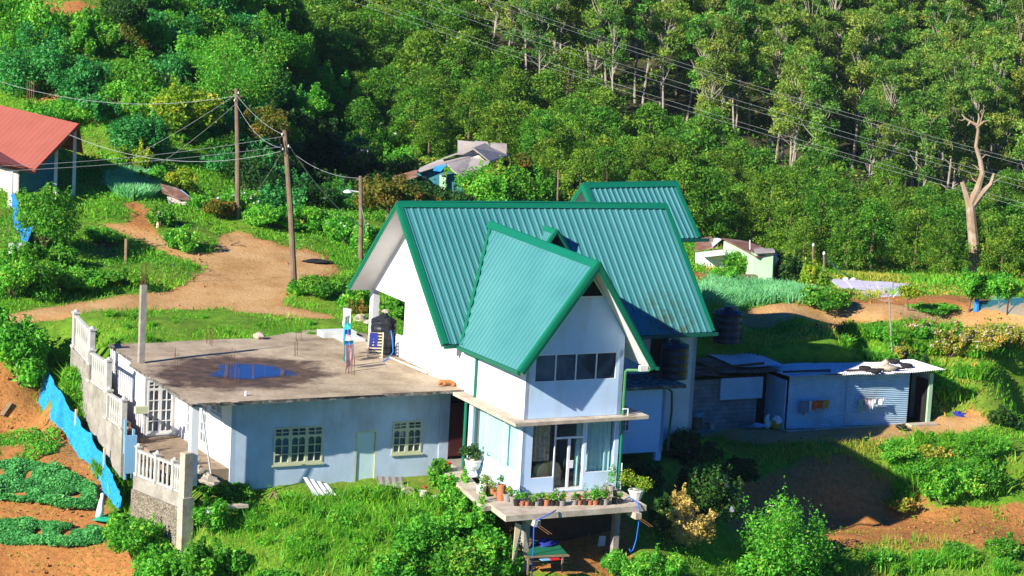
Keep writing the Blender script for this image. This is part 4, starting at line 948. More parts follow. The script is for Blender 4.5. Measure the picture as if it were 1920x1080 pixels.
for (b0, b1, z0, z1, h) in ((18.0, 15.75, 2.72, 2.42, 1.4), (15.72, 13.45, 1.72, 1.72, 1.25), (13.3, 11.4, .66, .66, 1.1)):
    baluster_panel((AW, b0-.1), (AW, b1+.1), z0, z1, h)
    for b_, z_ in ((b0, z0), (b1, z1)):
        m = MB(); post(m, AW, b_, z_, z_+h+.06); m.build('wall_post', M['greyplaster'], bwall)
nA = HA(PZ(258, 892, -.62)); nB = HA(PZ(343, 926, -.62))
q = [np.array(nA[:2])*(1-t)+np.array(nB[:2])*t for t in (0, .42, .80, 1.)]
for i in range(3):
    baluster_panel(q[i], q[i+1], -.60, -.60, 1.05)
    if i < 3: m = MB(); post(m, q[i][0], q[i][1], -.60, .52, .18); m.build('wall_post', M['greyplaster'], bwall)
for (b0, b1, zt0, zt1, zl0, zl1) in ((18.2, 15.6, 2.7, 2.4, .3, .0), (15.6, 13.3, 1.70, 1.70, -.3, -.6), (13.3, 11.2, .64, .64, -.9, -1.3)):
    m = MB(); m.slab([W(AW-.12, b0, zl0), W(AW-.12, b0, zt0), W(AW-.12, b1, zt1), W(AW-.12, b1, zl1)], AX*.24); m.build('wall_base', M['conc'], bwall)
dv = unit(W(*q[3], 0)-W(*q[0], 0)); sv = np.cross(ZX, dv)
m = MB(); m.box(W(*q[0], -1.15)-dv*.1-sv*.14, W(*q[3], 0)-W(*q[0], 0)+dv*.1, sv*.28, ZX*.54); m.build('wall_beam', M['conc'], bwall)
m = MB(); m.box(W(*q[0], -3.6)-dv*.12-sv*.20, W(*q[3], 0)-W(*q[0], 0)+dv*.08, sv*.40, ZX*2.447); m.build('stone_base', M['stone'], bwall)
m = MB(); m.box(W(*q[3], -3.6)+dv*.0-sv*.19, dv*.36, sv*.38, ZX*4.65); m.box(W(*q[3], -3.6)+dv*.05-sv*.26, dv*.36, sv*.52, ZX*2.9); m.build('corner_post', M['lconc'], bwall)
gate = thing('metal_gate', 'light blue metal garden gate standing open beside the near balustrade', 'gate', W(-12.3, 10, -.7))
m = MB(); m.hb(-12.35, -12.27, 9.75, 9.85, -1.0, 1.0); m.hb(-12.7, -12.62, 9.62, 9.70, -1.0, .75); m.build('gate_post', M['bluepaint'], gate)
m = MB(); m.box(W(-12.72, 9.6, -.75), AX*.5, BX*.05, ZX*1.55); m.build('gate_leaf', M['bluepaint'], gate)
m = MB(); m.hb(-12.26, -12.18, 11.05, 11.15, -.3, 1.1); m.build('gate_post', M['bluepaint'], gate)
M['rubblestep'] = paint('earthy_stone_steps', (.20, .13, .08), .95, .4, 2.5, bump=.4); st = thing('garden_stairs', 'earthy stone stairs descending between the baluster wall and the white side wall', 'stairs', W(-11.6, 13, 0))
m = MB()
for k in range(14):
    b_ = 17.6-k*.62; z_ = 1.9-k*.185; m.hb(-12.07, -11.45, b_-.62, b_, -1.0, z_)
m.build('flight', M['rubblestep'], st)
# porch clutter
o = MB().cbox(PZ(264, 775, 1.3), .5, .25, .28, YAW).build('lamp_box', M['cream'], annex)
def tagmesh(mb, name, mat, label, cat, group=None, smooth=False, origin=None):
    o = mb.build(name, mat, None, smooth, origin=origin if origin is not None else np.array(mb.v).mean(0)*[1, 1, 0]+[0, 0, min(p[2] for p in mb.v)])
    return tag(o, label, cat, group)
rs = random.Random(9)
for i, (x_, y_, s_) in enumerate(((362, 880, .28), (374, 892, .34), (385, 900, .3), (392, 908, .36), (368, 868, .22), (355, 860, .2))):
    p = PZ(x_, y_, -.1 if i < 4 else 0.05); mb = MB(); mb.blob(p+ZX*s_*.4, s_, s_*.7, s_*.5, i, rough=.3, rot=i)
    tagmesh(mb, 'rubble_stone', M['rock'], 'brown rubble stone heaped along the foot of the white porch wall', 'stone', 'rubble stones along the porch wall')

# ------------------------------------------------------------------ on the flat roof
def tank(name, c, r, h, label, ribs=4, lid=True):
    t = thing(name, label, 'water tank', c, 'black plastic water tanks')
    prof = [(r*.97, 0)]; n = ribs*4
    for k in range(n+1):
        z = h*.82*k/n; prof.append((r*(1.0 if k % 4 in (0, 1) else .965), z+.01))
    prof += [(r*.93, h*.86), (r*.62, h*.95), (r*.34, h*.97)]
    MB().lathe(c, prof, 22).build('tank_body', M['blackplastic'], t, smooth=False)
    m = MB(); m.lathe(np.asarray(c)+ZX*h*.965, [(r*.36, 0), (r*.36, .06), (r*.30, .09), (r*.30, .13), (.02, .15)], 16); m.build('lid', M['blackplastic'], t)
    m = MB()
    for k in range(6):
        a_ = k*math.pi/3; d = np.array([math.cos(a_), math.sin(a_), 0]); m.beam(np.asarray(c)+d*r*.38+ZX*h*.95, np.asarray(c)+d*r*.95+ZX*h*.86, .10, .09)
    m.build('lid_ribs', M['blackplastic'], t); return t
tank('water_tank', PZ(716, 664, 3.0)+np.array([0, .35, 0]), .56, 1.62, 'black plastic water tank standing on the flat roof against the white gable wall')
tank('water_tank', G(1362, 648)-ZX*.05, .66, 1.62, 'black plastic water tank at the right end of the green roof below the leek field')
p = PB(1262, 712, 5.1); tank('water_tank', W(HA(p)[0], 5.1, 3.14), .60, 1.6, 'black plastic water tank in deep shade on the small white room')
tank('water_tank', G(661, 270), .62, 1.15, 'far black water tank on the shaded slope beside the white hydrangeas')
mb = MB(); mb.blob(PZ(716, 664, 3.0)+np.array([0.05, .35, 1.80]), .16, .13, .09, 3); tagmesh(mb, 'stone', M['rock'], 'pale stone weighing down the lid of the roof tank', 'stone')
rk = thing('slatted_rack', 'pale wooden slatted rack leaning against the water tank on the flat roof', 'rack', PZ(704, 671, 3.0))
r0, r1 = PZ(689, 671, 3.0), PZ(716, 672, 3.0); up_ = np.array([.0, .12, 1.1])
m = MB(); m.beam(r0, r0+up_, .06, .05, unit(r1-r0)); m.beam(r1, r1+up_, .06, .05, unit(r1-r0)); m.build('upright', M['palepole'], rk)
for k in range(9):
    t = .04+k*.115; m = MB(); m.beam(r0+up_*t, r1+up_*t, .05, .045); m.build('rung', M['palepole'], rk)
tr_ = thing('hung_trousers', 'dark trousers hung over the pale wooden rack', 'clothing', r0+up_+(r1-r0)*.4)
m = MB(); c_ = r0+up_*.98+(r1-r0)*.35-np.array([0, .05, 0]); ux = unit(r1-r0)
m.slab([c_-ux*.16, c_+ux*.16, c_+ux*.17-ZX*.22, c_-ux*.17-ZX*.22], np.array([0, -.04, 0])); m.slab([c_-ux*.17-ZX*.22, c_-ux*.03-ZX*.22, c_-ux*.05-ZX*.75, c_-ux*.18-ZX*.75], np.array([0, -.04, 0])); m.slab([c_+ux*.02-ZX*.22, c_+ux*.17-ZX*.22, c_+ux*.17-ZX*.72, c_+ux*.05-ZX*.72], np.array([0, -.04, 0])); m.build('cloth', M['bluecloth'], tr_)
pf_ = thing('picket_fence', 'short white picket fence between the roof tank and the gable wall', 'fence', PZ(741, 668, 3.0)); f0, f1 = PZ(741, 666, 3.0), PZ(765, 673, 3.0)
m = MB(); fd = unit(f1-f0)
for k in range(7):
    c_ = f0+(f1-f0)*(k+.5)/7; m.slab([c_-fd*.065, c_+fd*.065, c_+fd*.065+ZX*.85, c_+ZX*.96, c_-fd*.065+ZX*.85], np.array([.01, .04, 0]))
m.build('pickets', M['white_sheet'], pf_); m = MB(); m.beam(f0+ZX*.25+[.01, .06, 0], f1+ZX*.25+[.01, .06, 0], .03, .08); m.beam(f0+ZX*.7+[.01, .06, 0], f1+ZX*.7+[.01, .06, 0], .03, .08); m.build('rails', M['white_sheet'], pf_)
m = MB(); m.tube([PZ(733, 620, 4.3), PZ(736, 640, 3.9), PZ(737, 660, 3.3), PZ(728, 672, 3.04), PZ(718, 677, 3.03)], .022, 6); tagmesh(m, 'hose', M['tarp'], 'light blue hose coiling down beside the black roof tank', 'hose', smooth=True)
m = MB(); m.tube([PZ(731, 670, 3.04), PZ(800, 700, 3.04), PZ(842, 714, 3.04)], .03, 6); tagmesh(m, 'pipe', M['greywall'], 'grey pipe lying along the foot of the gable wall on the roof', 'pipe')
m = MB(); m.tube([PZ(771, 687, 3.10), PZ(800, 699, 3.10)], .04, 6); tagmesh(m, 'pipe_offcut', M['frame'], 'short white pipe offcut lying on the roof by the gable wall', 'pipe')
mb = MB(); mb.blob(PZ(486, 630, 3.12), .26, .2, .17, 8, rough=.2); tagmesh(mb, 'boulder', M['rock'], 'pale boulder on the back edge of the flat roof', 'stone')
mb = MB(); mb.lathe(PZ(461, 742, 3.01), [(.05, 0), (.055, .16), (.05, .17)], 10); tagmesh(mb, 'tin_can', M['tin'], 'small tin can on the roof in front of the puddle', 'can')
for i, (x_, y_, s_, mt) in enumerate(((676, 600, .34, 'rock'), (668, 590, .26, 'rock'), (690, 606, .22, 'rock'))):
    mb = MB(); mb.blob(PZ(x_, y_, 3.1), s_, s_*.8, s_*.7, i+20, rough=.2); tagmesh(mb, 'stone', M[mt], ['largest yellow stone of three by the veranda pillar', 'farther yellow stone of three by the veranda pillar', 'smallest yellow stone of three beside the roof tank'][i], 'stone')
m = MB(); m.hb(-.9, .15, 15.6, 16.6, 2.95, 3.1); m.hb(-1.4, .15, 16.6, 17.4, 2.95, 3.25); tagmesh(m, 'veranda_steps', M['greywall'], 'grey concrete steps beside the open veranda', 'steps')
# the washing line, seen almost end on
cl_ = thing('clothes_line', 'washing line sagging between two thin poles over the flat roof', 'clothes line', PZ(652, 650, 3.0))
LS, LE = PB(651, 572, 14.4), PB(656, 648, 9.3)
def lp(t): return LS*(1-t)+LE*t-ZX*.35*math.sin(math.pi*t)
m = MB(); m.tube([lp(t) for t in np.linspace(0, 1, 12)], .008, 4); m.build('line', M['wire'], cl_)
for e in (LS, LE):
    m = MB(); m.tube([np.array([e[0], e[1], W(0, 0, 3.0)[2]]), e+ZX*.1], .02, 5); m.build('line_pole', M['polewood'], cl_)
ld = unit(LE-LS)
def hang_cloth(top0, top1, drop, mat, label, cat='clothing', seed=0, group=None, thick=.02, side=None):
    r = random.Random(seed); n = 9; L = 6; d = np.asarray(top1)-top0; sd = side if side is not None else unit(np.cross(d, ZX)); vs = []
    ph = r.uniform(0, 6); nv = (n+1)*(L+1)
    for s_ in (-1, 1):
        for j in range(L+1):
            v = j/L
            for i in range(n+1):
                u = i/n; w = math.sin(u*9+ph)*.05*v+math.sin(u*4+ph*2+v*3)*.05*v
                dr = drop*v*(1+.12*math.sin(u*7+ph)*(v > .9)); pin = 1-.18*v*(1 if seed % 2 else -.4)
                vs.append(np.asarray(top0)+d*(.5+(u-.5)*pin)-ZX*dr+sd*(w+s_*thick/2*(1-.3*v)))
    fs = []
    for j in range(L):
        for i in range(n):
            a0 = j*(n+1)+i; fs += [(a0, a0+n+1, a0+n+2, a0+1), (nv+a0, nv+a0+1, nv+a0+n+2, nv+a0+n+1)]
    rim = [j*(n+1) for j in range(L+1)]+[L*(n+1)+i for i in range(1, n+1)]+[j*(n+1)+n for j in range(L-1, -1, -1)]+[i for i in range(n-1, 0, -1)]
    for k in range(len(rim)): a0, b0 = rim[k], rim[(k+1) % len(rim)]; fs.append((a0, b0, nv+b0, nv+a0))
    mb = MB(); mb.add(vs, fs); return tagmesh(mb, 'hanging_cloth' if cat != 'clothing' else 'hanging_garment', mat, label, cat, group, smooth=True)
seq = [(.00, .10, .75, 'whitecloth', 'white shirt at the far end of the roof washing line'), (.13, .22, .8, 'greencloth', 'pale green garment second from the far end of the roof washing line'), (.24, .34, .85, 'tealcloth', 'dark teal garment near the middle of the roof washing line'), (.38, .46, .8, 'royalcloth', 'royal blue garment in the middle of the roof washing line'), (.50, .58, .75, 'pinkcloth', 'pale pink garment past the middle of the roof washing line'), (.68, .80, .95, 'tealcloth', 'large teal cloth towards the near end of the roof washing line'), (.80, .87, .7, 'royalcloth', 'blue cloth beside the nearest garment of the roof washing line'), (.90, .99, 1.0, 'pinkcloth', 'patterned pink garment at the near end of the roof washing line')]
for i, (t0, t1, dr, mt, lb) in enumerate(seq):
    an = (.9, -.7, 1.0, -.9, .6, -1.1, .8, -1.0)[i]; hv = np.array([ld[0]*math.cos(an)-ld[1]*math.sin(an), ld[0]*math.sin(an)+ld[1]*math.cos(an), 0])*(.17+.05*(i in (0, 5, 7))); cc = lp((t0+t1)/2)
    hang_cloth(cc-hv, cc+hv, dr, M[mt], lb, seed=i, group='washing on the flat roof')
# the dog asleep on the roof edge
dg = thing('dog', 'tan dog lying asleep near the edge of the flat roof', 'dog', PZ(840, 723, 3.0))
def skin_mesh(name, V, E, R, mat, parent, root=0, sub=2):
    me = bpy.data.meshes.new(name); og = ORG[parent.name]; me.from_pydata([tuple(np.asarray(p)-og) for p in V], E, []); me.materials.append(mat)
    o = link_mesh(name, me, parent); o.modifiers.new('skin', 'SKIN')
    for i, r in enumerate(R): me.skin_vertices[0].data[i].radius = (r, r)
    me.skin_vertices[0].data[root].use_root = True
    s = o.modifiers.new('sub', 'SUBSURF'); s.levels = s.render_levels = sub
    return o
c_ = PZ(840, 723, 3.0); ex = unit(np.array([1, .25, 0])); ey = np.array([-ex[1], ex[0], 0]); Q = lambda x, y, z: c_+ex*x+ey*y+ZX*z
V = [Q(.26, 0, .13), Q(.10, .02, .15), Q(-.06, .0, .145), Q(-.20, -.02, .14), Q(-.30, -.05, .13), Q(-.37, -.09, .09), Q(-.44, -.12, .06), Q(.22, -.14, .07), Q(.10, -.20, .035), Q(.22, -.24, .03), Q(-.18, -.14, .06), Q(-.32, -.20, .03), Q(.36, -.02, .06), Q(.42, -.12, .03), Q(.36, -.22, .025), Q(-.33, -.02, .20)]
Ed = [(0, 1), (1, 2), (2, 3), (3, 4), (4, 5), (5, 6), (0, 7), (7, 8), (8, 9), (3, 10), (10, 11), (0, 12), (12, 13), (13, 14), (4, 15)]
skin_mesh('body', V, Ed, [.125, .13, .125, .12, .075, .075, .035, .06, .035, .025, .045, .028, .035, .02, .015, .03], M['fur'], dg)
mb = MB(); mb.slab([Q(-.35, -.04, .155), Q(-.33, .02, .16), Q(-.34, .0, .235)], ex*.02); mb.build('ear', M['fur'], dg)
mb = MB(); mb.slab([Q(-.40, -.13, .12), Q(-.37, -.16, .11), Q(-.37, -.17, .17)], ex*.02); mb.build('ear', M['fur'], dg)

# ------------------------------------------------------------------ in front of the flat-roofed house
def corrugated(p00, p10, p11, p01, n, amp, name, mat, label, cat, group=None, bend=0.):
    p00, p10, p11, p01 = map(np.asarray, (p00, p10, p11, p01)); nr = unit(np.cross(p10-p00, p01-p00)); mb = MB(); vs = []; k = n*4; L = 5
    for s_ in (0, 1):
        for j in range(L+1):
            v = j/L
            for i in range(k+1):
                u = i/k; vs.append((p00*(1-u)+p10*u)*(1-v)+(p01*(1-u)+p11*u)*v+nr*(amp*math.sin(2*math.pi*u*n)+bend*math.sin(math.pi*v)-s_*.006))
    nv = (k+1)*(L+1); fs = []
    for j in range(L):
        for i in range(k):
            a0 = j*(k+1)+i; fs += [(a0, a0+1, a0+k+2, a0+k+1), (nv+a0, nv+a0+k+1, nv+a0+k+2, nv+a0+1)]
    mb.add(vs, fs)
    return tagmesh(mb, name, mat, label, cat, group) if cat else mb
corrugated(PB(565, 893, 5.85), PB(615, 908, 5.85), PB(640, 938, 5.1), PB(596, 944, 5.1), 4, .03, 'roofing_sheet', M['tin'], 'ribbed white metal sheet leaning against the pale blue wall below its wide window', 'metal sheet')
corrugated(PB(640, 926, 5.2), PB(662, 918, 5.5), PB(674, 934, 5.0), PB(652, 939, 4.8), 3, .02, 'roofing_sheet', M['tin'], 'small curled metal sheet lying in the grass by the pale door', 'metal sheet', bend=.12)
corrugated(PB(706, 893, 5.7), PB(756, 895, 5.9), PB(770, 914, 5.0), PB(722, 915, 4.9), 4, .012, 'roofing_sheet', M['asbestos'], 'grey rusty arched sheet propped beside the pale door frame', 'metal sheet', bend=.22)
mb = MB(); c_ = PB(755, 930, 4.7); mb.box(c_, AX*.42-ZX*.02, BX*.3, ZX*.30+AX*.05); tagmesh(mb, 'concrete_block', M['lconc'], 'pale concrete block in the grass in front of the narrow window', 'block')
corrugated(PB(778, 926, 5.3), PB(796, 908, 5.3), PB(801, 922, 5.0), PB(786, 932, 5.0), 3, .02, 'roofing_sheet', M['redtrim'], 'small dark red corrugated sheet standing in the weeds', 'metal sheet')
mb = MB(); mb.lathe(PB(792, 931, 4.6), [(.13, 0), (.16, .22), (.17, .24)], 12); tagmesh(mb, 'flower_pot', M['stonepot'], 'empty white pot lying by the red sheet in the weeds', 'pot')
mb = MB(); mb.lathe(PB(816, 943, 4.2), [(.12, 0), (.17, .25), (.18, .28)], 12); tagmesh(mb, 'flower_pot', M['stonepot'], 'empty white pot among the weeds nearest the doorway', 'pot')
mb = MB(); mb.beam(PB(505, 935, 4.9), PB(511, 926, 4.9)+[0, .3, 0], .05, .10); mb.beam(PB(511, 926, 4.9)+[0, .3, 0], PB(520, 936, 4.7), .05, .10); tagmesh(mb, 'scrap_boards', M['wood'], 'two nailed scrap boards standing in grass at the wall foot', 'boards')
mb = MB(); mb.box(PB(425, 955, 4.9), AX*.9, BX*.3, ZX*.12); tagmesh(mb, 'plank', M['lconc'], 'pale concrete sill lying in grass near the corner post', 'plank')
mb = MB(); mb.blob(PB(396, 957, 4.6), .14, .12, .12, 3); tagmesh(mb, 'stone', M['stonepot'], 'larger white stone of two beside the concrete corner post', 'stone')
mb = MB(); mb.blob(PB(389, 960, 4.5), .10, .1, .09, 4); tagmesh(mb, 'stone', M['stonepot'], 'smaller white stone of two beside the concrete corner post', 'stone')

# ------------------------------------------------------------------ glazed room furniture and balcony
for i, (a_, b_, rz) in enumerate(((.95, .85, .5), (1.75, 1.15, -.15))):
    t = thing('armchair', ['beige armchair turned sideways behind the left front pane', 'beige armchair showing its back behind the glass door'][i], 'armchair', W(a_, b_, -.02), 'beige armchairs in the glazed room')
    rz += YAW; cx_, sx_ = math.cos(rz), math.sin(rz); X_ = np.array([cx_, sx_, 0]); Y_ = np.array([-sx_, cx_, 0]); o0 = W(a_, b_, -.02)
    MB().box(o0-X_*.34-Y_*.3+ZX*.1, X_*.68, Y_*.62, ZX*.34).build('seat', M['armchair'], t)
    m = MB(); prof = [(-.40, .1), (-.40, .78), (-.3, .98), (0, 1.06), (.3, .98), (.40, .78), (.40, .1)]
    m.slab([o0+X_*x+Y_*(-.30)+ZX*z for x, z in prof], -Y_*.18); m.build('backrest', M['armchair'], t)
    for s_ in (-1, 1):
        m = MB(); m.box(o0+X_*(s_*.42-.09)-Y_*.3+ZX*.08, X_*.18, Y_*.62, ZX*.46); m.tube([o0+X_*s_*.42-Y_*.3+ZX*.56, o0+X_*s_*.42+Y_*.34+ZX*.56], .12, 10); m.build('armrest', M['armchair'], t)
ZB = -.06
# potted plants along the balcony edge
def pot_plant(base, r, h, mat, leafmat_, ph, pr, nleaf, seed, label, group='small potted plants along the balcony edge', flowers=None, taper=.8):
    t = thing('potted_plant', label, 'potted plant', base, group)
    m = MB(); m.lathe(base, [(r*taper, 0), (r, h*.85), (r*1.08, h*.86), (r*1.08, h), (r*.9, h), (r*.88, h*.9), (.01, h*.9)], 12); m.build('pot', mat, t)
    rng = np.random.default_rng(seed); cl = [(rng.normal()*pr*.4, rng.normal()*pr*.4, h+ph*(.25+.5*rng.random()), pr*.6, pr*.6, ph*.35) for _ in range(5)]
    link_mesh('foliage', foliage_mesh('foliage', cl, nleaf, .075, rng, leafmat_, .55, .4), t)
    if flowers:
        P, N, k = clump_points(cl, 10, rng, .9); V, F = leaves(np.repeat(P, 4, 0)+rng.normal(size=(40, 3))*.02, np.repeat(N, 4, 0), .07, rng, .9); link_mesh('blossoms', np_mesh('blossoms', V, F, flowers, rng.random(40)), t)
    return t
zx = [530, 583, 628, 677, 718, 760, 806, 860, 908, 950, 1065, 1110, 1165, 1205, 1255, 1310, 1350, 1430, 1485]
pm = ['blackpot', 'clay', 'clay', 'blackpot', 'greypot', 'blackpot', 'clay', 'blackpot', 'blackpot', 'greypot', 'greypot', 'clay', 'blackpot', 'clay', 'clay', 'blackpot', 'greypot', 'blackpot', 'blackpot']
lm = ['mid', 'bright', 'bluegreen', 'mid', 'bright', 'mid', 'yellow', 'bright', 'mid', 'mid', 'mid', 'red', 'mid', 'bright', 'bright', 'bright', 'red', 'dark', 'mid']
nice = {'blackpot': 'black pot', 'clay': 'terracotta pot', 'greypot': 'grey pot'}; nl_ = {'mid': 'green', 'bright': 'bright green', 'bluegreen': 'bluish', 'yellow': 'yellowish', 'red': 'reddish', 'dark': 'dark'}
order = ['leftmost', 'second', 'third', 'fourth', 'fifth', 'sixth', 'seventh', 'eighth', 'ninth', 'last']
for i, x_ in enumerate(zx):
    r_ = rnd.uniform(.10, .15); side = 'left of door' if i < 10 else 'right of door'; od = order[i] if i < 10 else order[i-10] if i < 18 else 'rightmost'
    tall = {13: .55, 14: .6, 15: .5, 16: .55, 7: .4, 8: .45}.get(i, rnd.uniform(.25, .38))
    pot_plant(PZ(860+.2037*x_, 860+.2037*(432-(8 if i > 9 else 0)-(12 if i > 16 else 0)), ZB), r_, rnd.uniform(.17, .24), M[pm[i]], L[lm[i]], tall, tall*.42, 130 if tall < .45 else 260, 100+i,
              '%s plant in a %s, %s in balcony row %s' % (nl_[lm[i]], nice[pm[i]], od, side), flowers=L['red_flower'] if i in (8, 11) else None)
pot_plant(PZ(939, 938, ZB), .16, .62, M['clay'], L['mid'], .35, .18, 160, 131, 'spiky plant in a tall terracotta cylinder at the glazed room corner', taper=1.)
pot_plant(PZ(951, 940, ZB), .17, .30, M['greypot'], L['yellow'], .32, .2, 140, 132, 'yellowish plant in a wide grey pot just right of the tall terracotta cylinder')
pot_plant(PZ(962, 943, ZB), .14, .26, M['greypot'], L['mid'], .35, .2, 140, 133, 'green plant in a grey pot, second to the right of the tall terracotta cylinder')
for i, (x_, y_) in enumerate(((930, 932), (924, 926), (916, 920), (909, 915))):
    pot_plant(PZ(x_, y_, ZB-.02), .11, .2, M['clay'], L['yellow' if i % 2 else 'red'], .4, .2, 150, 140+i, ['reddish plant nearest the tall terracotta cylinder on the side ledge', 'yellowish plant second from the tall cylinder on the side ledge', 'reddish plant third from the tall cylinder on the side ledge', 'yellowish plant farthest up the side ledge'][i], 'potted plants on the side ledge')
pot_plant(PZ(902, 925, -.1), .2, .34, M['stonepot'], L['mid'], .3, .22, 120, 150, 'plant in a square white planter with white flowers at the side ledge', None, flowers=L['white_flower'])
pot_plant(PZ(1192, 938, ZB), .30, .42, M['stonepot'], L['yellow'], .75, .55, 900, 151, 'large bushy plant in a white stone bowl at the right balcony corner', None, taper=.55)
pot_plant(PZ(1146, 922, ZB), .14, .25, M['greypot'], L['bright'], .95, .22, 260, 152, 'tall thin plant climbing the green downpipe at the balcony', None, flowers=L['pink_flower'])
urn = thing('stone_urn', 'white footed stone urn with a dark fern beside the front doorway', 'planter', PZ(886, 893, -.12)); ub_ = PZ(886, 893, -.12)
MB().lathe(ub_, [(.20, 0), (.20, .05), (.09, .10), (.08, .22), (.20, .30), (.30, .46), (.33, .62), (.36, .64), (.36, .68), (.28, .68), (.26, .6), (.01, .6)], 18).build('bowl', M['stonepot'], urn, smooth=False)
rng_ = np.random.default_rng(77); cl_f = [(rng_.normal()*.2, rng_.normal()*.2, .85+rng_.random()*.3, .32, .32, .22) for _ in range(7)]; link_mesh('fern', foliage_mesh('fern', cl_f, 500, .16, rng_, L['dark'], .3), urn)
def drooping(name, pts, r, mat, label, cat): m = MB(); m.tube(pts, r, 6); return tagmesh(m, name, mat, label, cat, smooth=True)
drooping('garden_hose', [PB(1042, 957, -2.78), PB(1030, 964, -2.9), PB(1005, 976, -2.98), PB(1001, 990, -3.0), PB(1000, 1030, -3.0), PB(998, 1062, -3.0), PB(997, 1088, -3.0)], .024, M['hose'], 'bright blue hose hanging straight down over the balcony front', 'hose')
drooping('garden_hose', [PZ(1165, 941, -.03), PZ(1180, 932, .02), PB(1197, 944, -2.7), PB(1199, 958, -2.8), PB(1197, 985, -2.85), PB(1193, 1012, -2.85), PB(1187, 1031, -2.85), PB(1182, 1035, -2.85), PB(1180, 1029, -2.85)], .024, M['hose'], 'bright blue hose ending in a hook below the right balcony corner', 'hose')
# things stored under the balcony
jz = -1.55
jt = thing('work_table', 'low table of green boards on scrap planks under the balcony', 'table', PZ(1022, 1040, -2.0)); J = lambda x, y, z=jz: PZ(x, y, z)
m = MB(); m.slab([J(988, 1040), J(1062, 1036), J(1040, 1012), J(1000, 1014)], -ZX*.05); m.build('table_top', M['greenboard'], jt)
for k in range(3):
    m = MB(); m.beam(J(984+k*3, 1044+k*6, jz-.08-k*.18), J(1066-k*2, 1041+k*6, jz-.08-k*.18), .25, .04); m.build('plank', M['wood'], jt)
for x_, y_ in ((992, 1042), (1056, 1039), (1038, 1016), (1003, 1018)):
    m = MB(); c_ = J(x_, y_); m.box(c_-ZX*.75-AX*.03, AX*.06, BX*.06, ZX*.69); m.build('leg', M['wood'], jt)
mb = MB(); mb.blob(J(1024, 1022)+ZX*.07, .42, .26, .13, 5, n=14, m=9, rough=.45, rot=.3); tagmesh(mb, 'folded_cloth', M['bluecloth'], 'crumpled dark blue cloth on the green table under the balcony', 'cloth', smooth=True)
mb = MB(); mb.cbox(J(1040, 1049, jz-.26), .38, .22, .16, YAW); mb.cbox(J(1040, 1049, jz-.10), .40, .24, .025, YAW); tagmesh(mb, 'plastic_box', M['red'], 'red box on the shelf of the green table under the balcony', 'box')
mb = MB(); mb.cbox(J(1022, 1050, jz-.26), .34, .22, .16, YAW); mb.cbox(J(1022, 1050, jz-.10), .36, .24, .025, YAW); tagmesh(mb, 'plastic_box', M['bluepaint'], 'pale blue box beside the red one under the balcony', 'box')
mb = MB(); mb.slab([PB(1124, 1005, -.9), PB(1136, 1005, -.9), PB(1134, 1025, -.9), PB(1121, 1025, -.9)], BX*.03); tagmesh(mb, 'board', M['greywall'], 'grey board leaning in the dark under the balcony by the right pillar', 'board')
wh = thing('bicycle_wheel', 'old bicycle wheel leaning on the left balcony pillar', 'wheel', PB(984, 1020, -1.7)); wc = PB(984, 1013, -1.7); th_ = np.linspace(0, 2*np.pi, 25); wx = unit(AX*.7-BX*.7)
MB().tube([wc+wx*.3*math.cos(t)+ZX*.34*math.sin(t) for t in th_], .022, 6, cap=False).build('tyre', M['rubber'], wh)
m = MB()
for t in th_[:-1:2]: m.tube([wc, wc+wx*.28*math.cos(t)+ZX*.32*math.sin(t)], .006, 4)
m.build('spokes', M['tin'], wh)
m = MB(); m.slab([PB(960, 1060, -2.5), PB(970, 1040, -2.4), PB(978, 985, -2.3), PB(967, 980, -2.3)], BX*.04); tagmesh(m, 'timber_post', M['palepole'], 'split pale timber post leaning on the left balcony pillar', 'post')
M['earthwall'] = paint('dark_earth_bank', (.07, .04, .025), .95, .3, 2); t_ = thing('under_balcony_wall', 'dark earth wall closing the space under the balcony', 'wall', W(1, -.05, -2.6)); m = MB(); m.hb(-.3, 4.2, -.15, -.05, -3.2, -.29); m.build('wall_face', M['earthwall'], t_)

# ------------------------------------------------------------------ the tin shed with its lean-to
# the yard lies a metre below the house floor: shed coordinates are counted from its own near left corner
_W, _PZ, _PB = W, PZ, PB
SHED0 = _W(19.57, 11.40, -1.0)
def W(a_, b_, z_): return SHED0+(AX*(a_-17)+BX*(b_-7.5)+ZX*z_)*1.04
def PZ(x, y, z_): return _PZ(x, y, -1+1.04*z_)
def PB(x, y, b_): return _PB(x, y, 11.40+(b_-7.5)*1.04)
shed = thing('tin_shed', 'blue grey corrugated tin shed with a weighted flat roof and dark open doorway', 'shed', W(20.5, 8.8, 0))
def corr_wall(p00, p10, p11, p01, n, amp):   # corrugations run along p00->p10, stacked towards p01
    p00, p10, p11, p01 = map(np.asarray, (p00, p10, p11, p01)); nr = unit(np.cross(p10-p00, p01-p00)); mb = MB(); k = n*6; vs = []
    for s_ in (0, 1):
        for j in range(k+1):
            v = j/k; o = nr*(amp*math.sin(2*math.pi*v*n)-s_*.02); a_ = p00*(1-v)+p01*v+o; b_ = p10*(1-v)+p11*v+o; vs += [a_, b_]
    nv = 2*(k+1); fs = []
    for j in range(k): fs += [(2*j, 2*j+1, 2*j+3, 2*j+2), (nv+2*j, nv+2*j+2, nv+2*j+3, nv+2*j+1)]
    return mb.add(vs, fs)
corr_wall(W(16.9, 7.5, .05), W(19.95, 7.5, .0), W(19.95, 7.5, 2.36), W(16.9, 7.5, 2.44), 27, .022).build('wall_sheet', M['tinblue'], shed)
corr_wall(W(19.93, 7.47, .05), W(23.27, 7.47, -.02), W(23.27, 7.47, 2.34), W(19.93, 7.47, 2.38), 27, .022).build('wall_sheet', M['tinblue'], shed)
for a0_, a1_ in ((24.42, 24.5), (16.8, 16.86)): m = MB(); m.hb(a0_, a1_, 7.6, 9.7, -.05, 2.3); m.build('side_wall', M['tinblue'], shed)
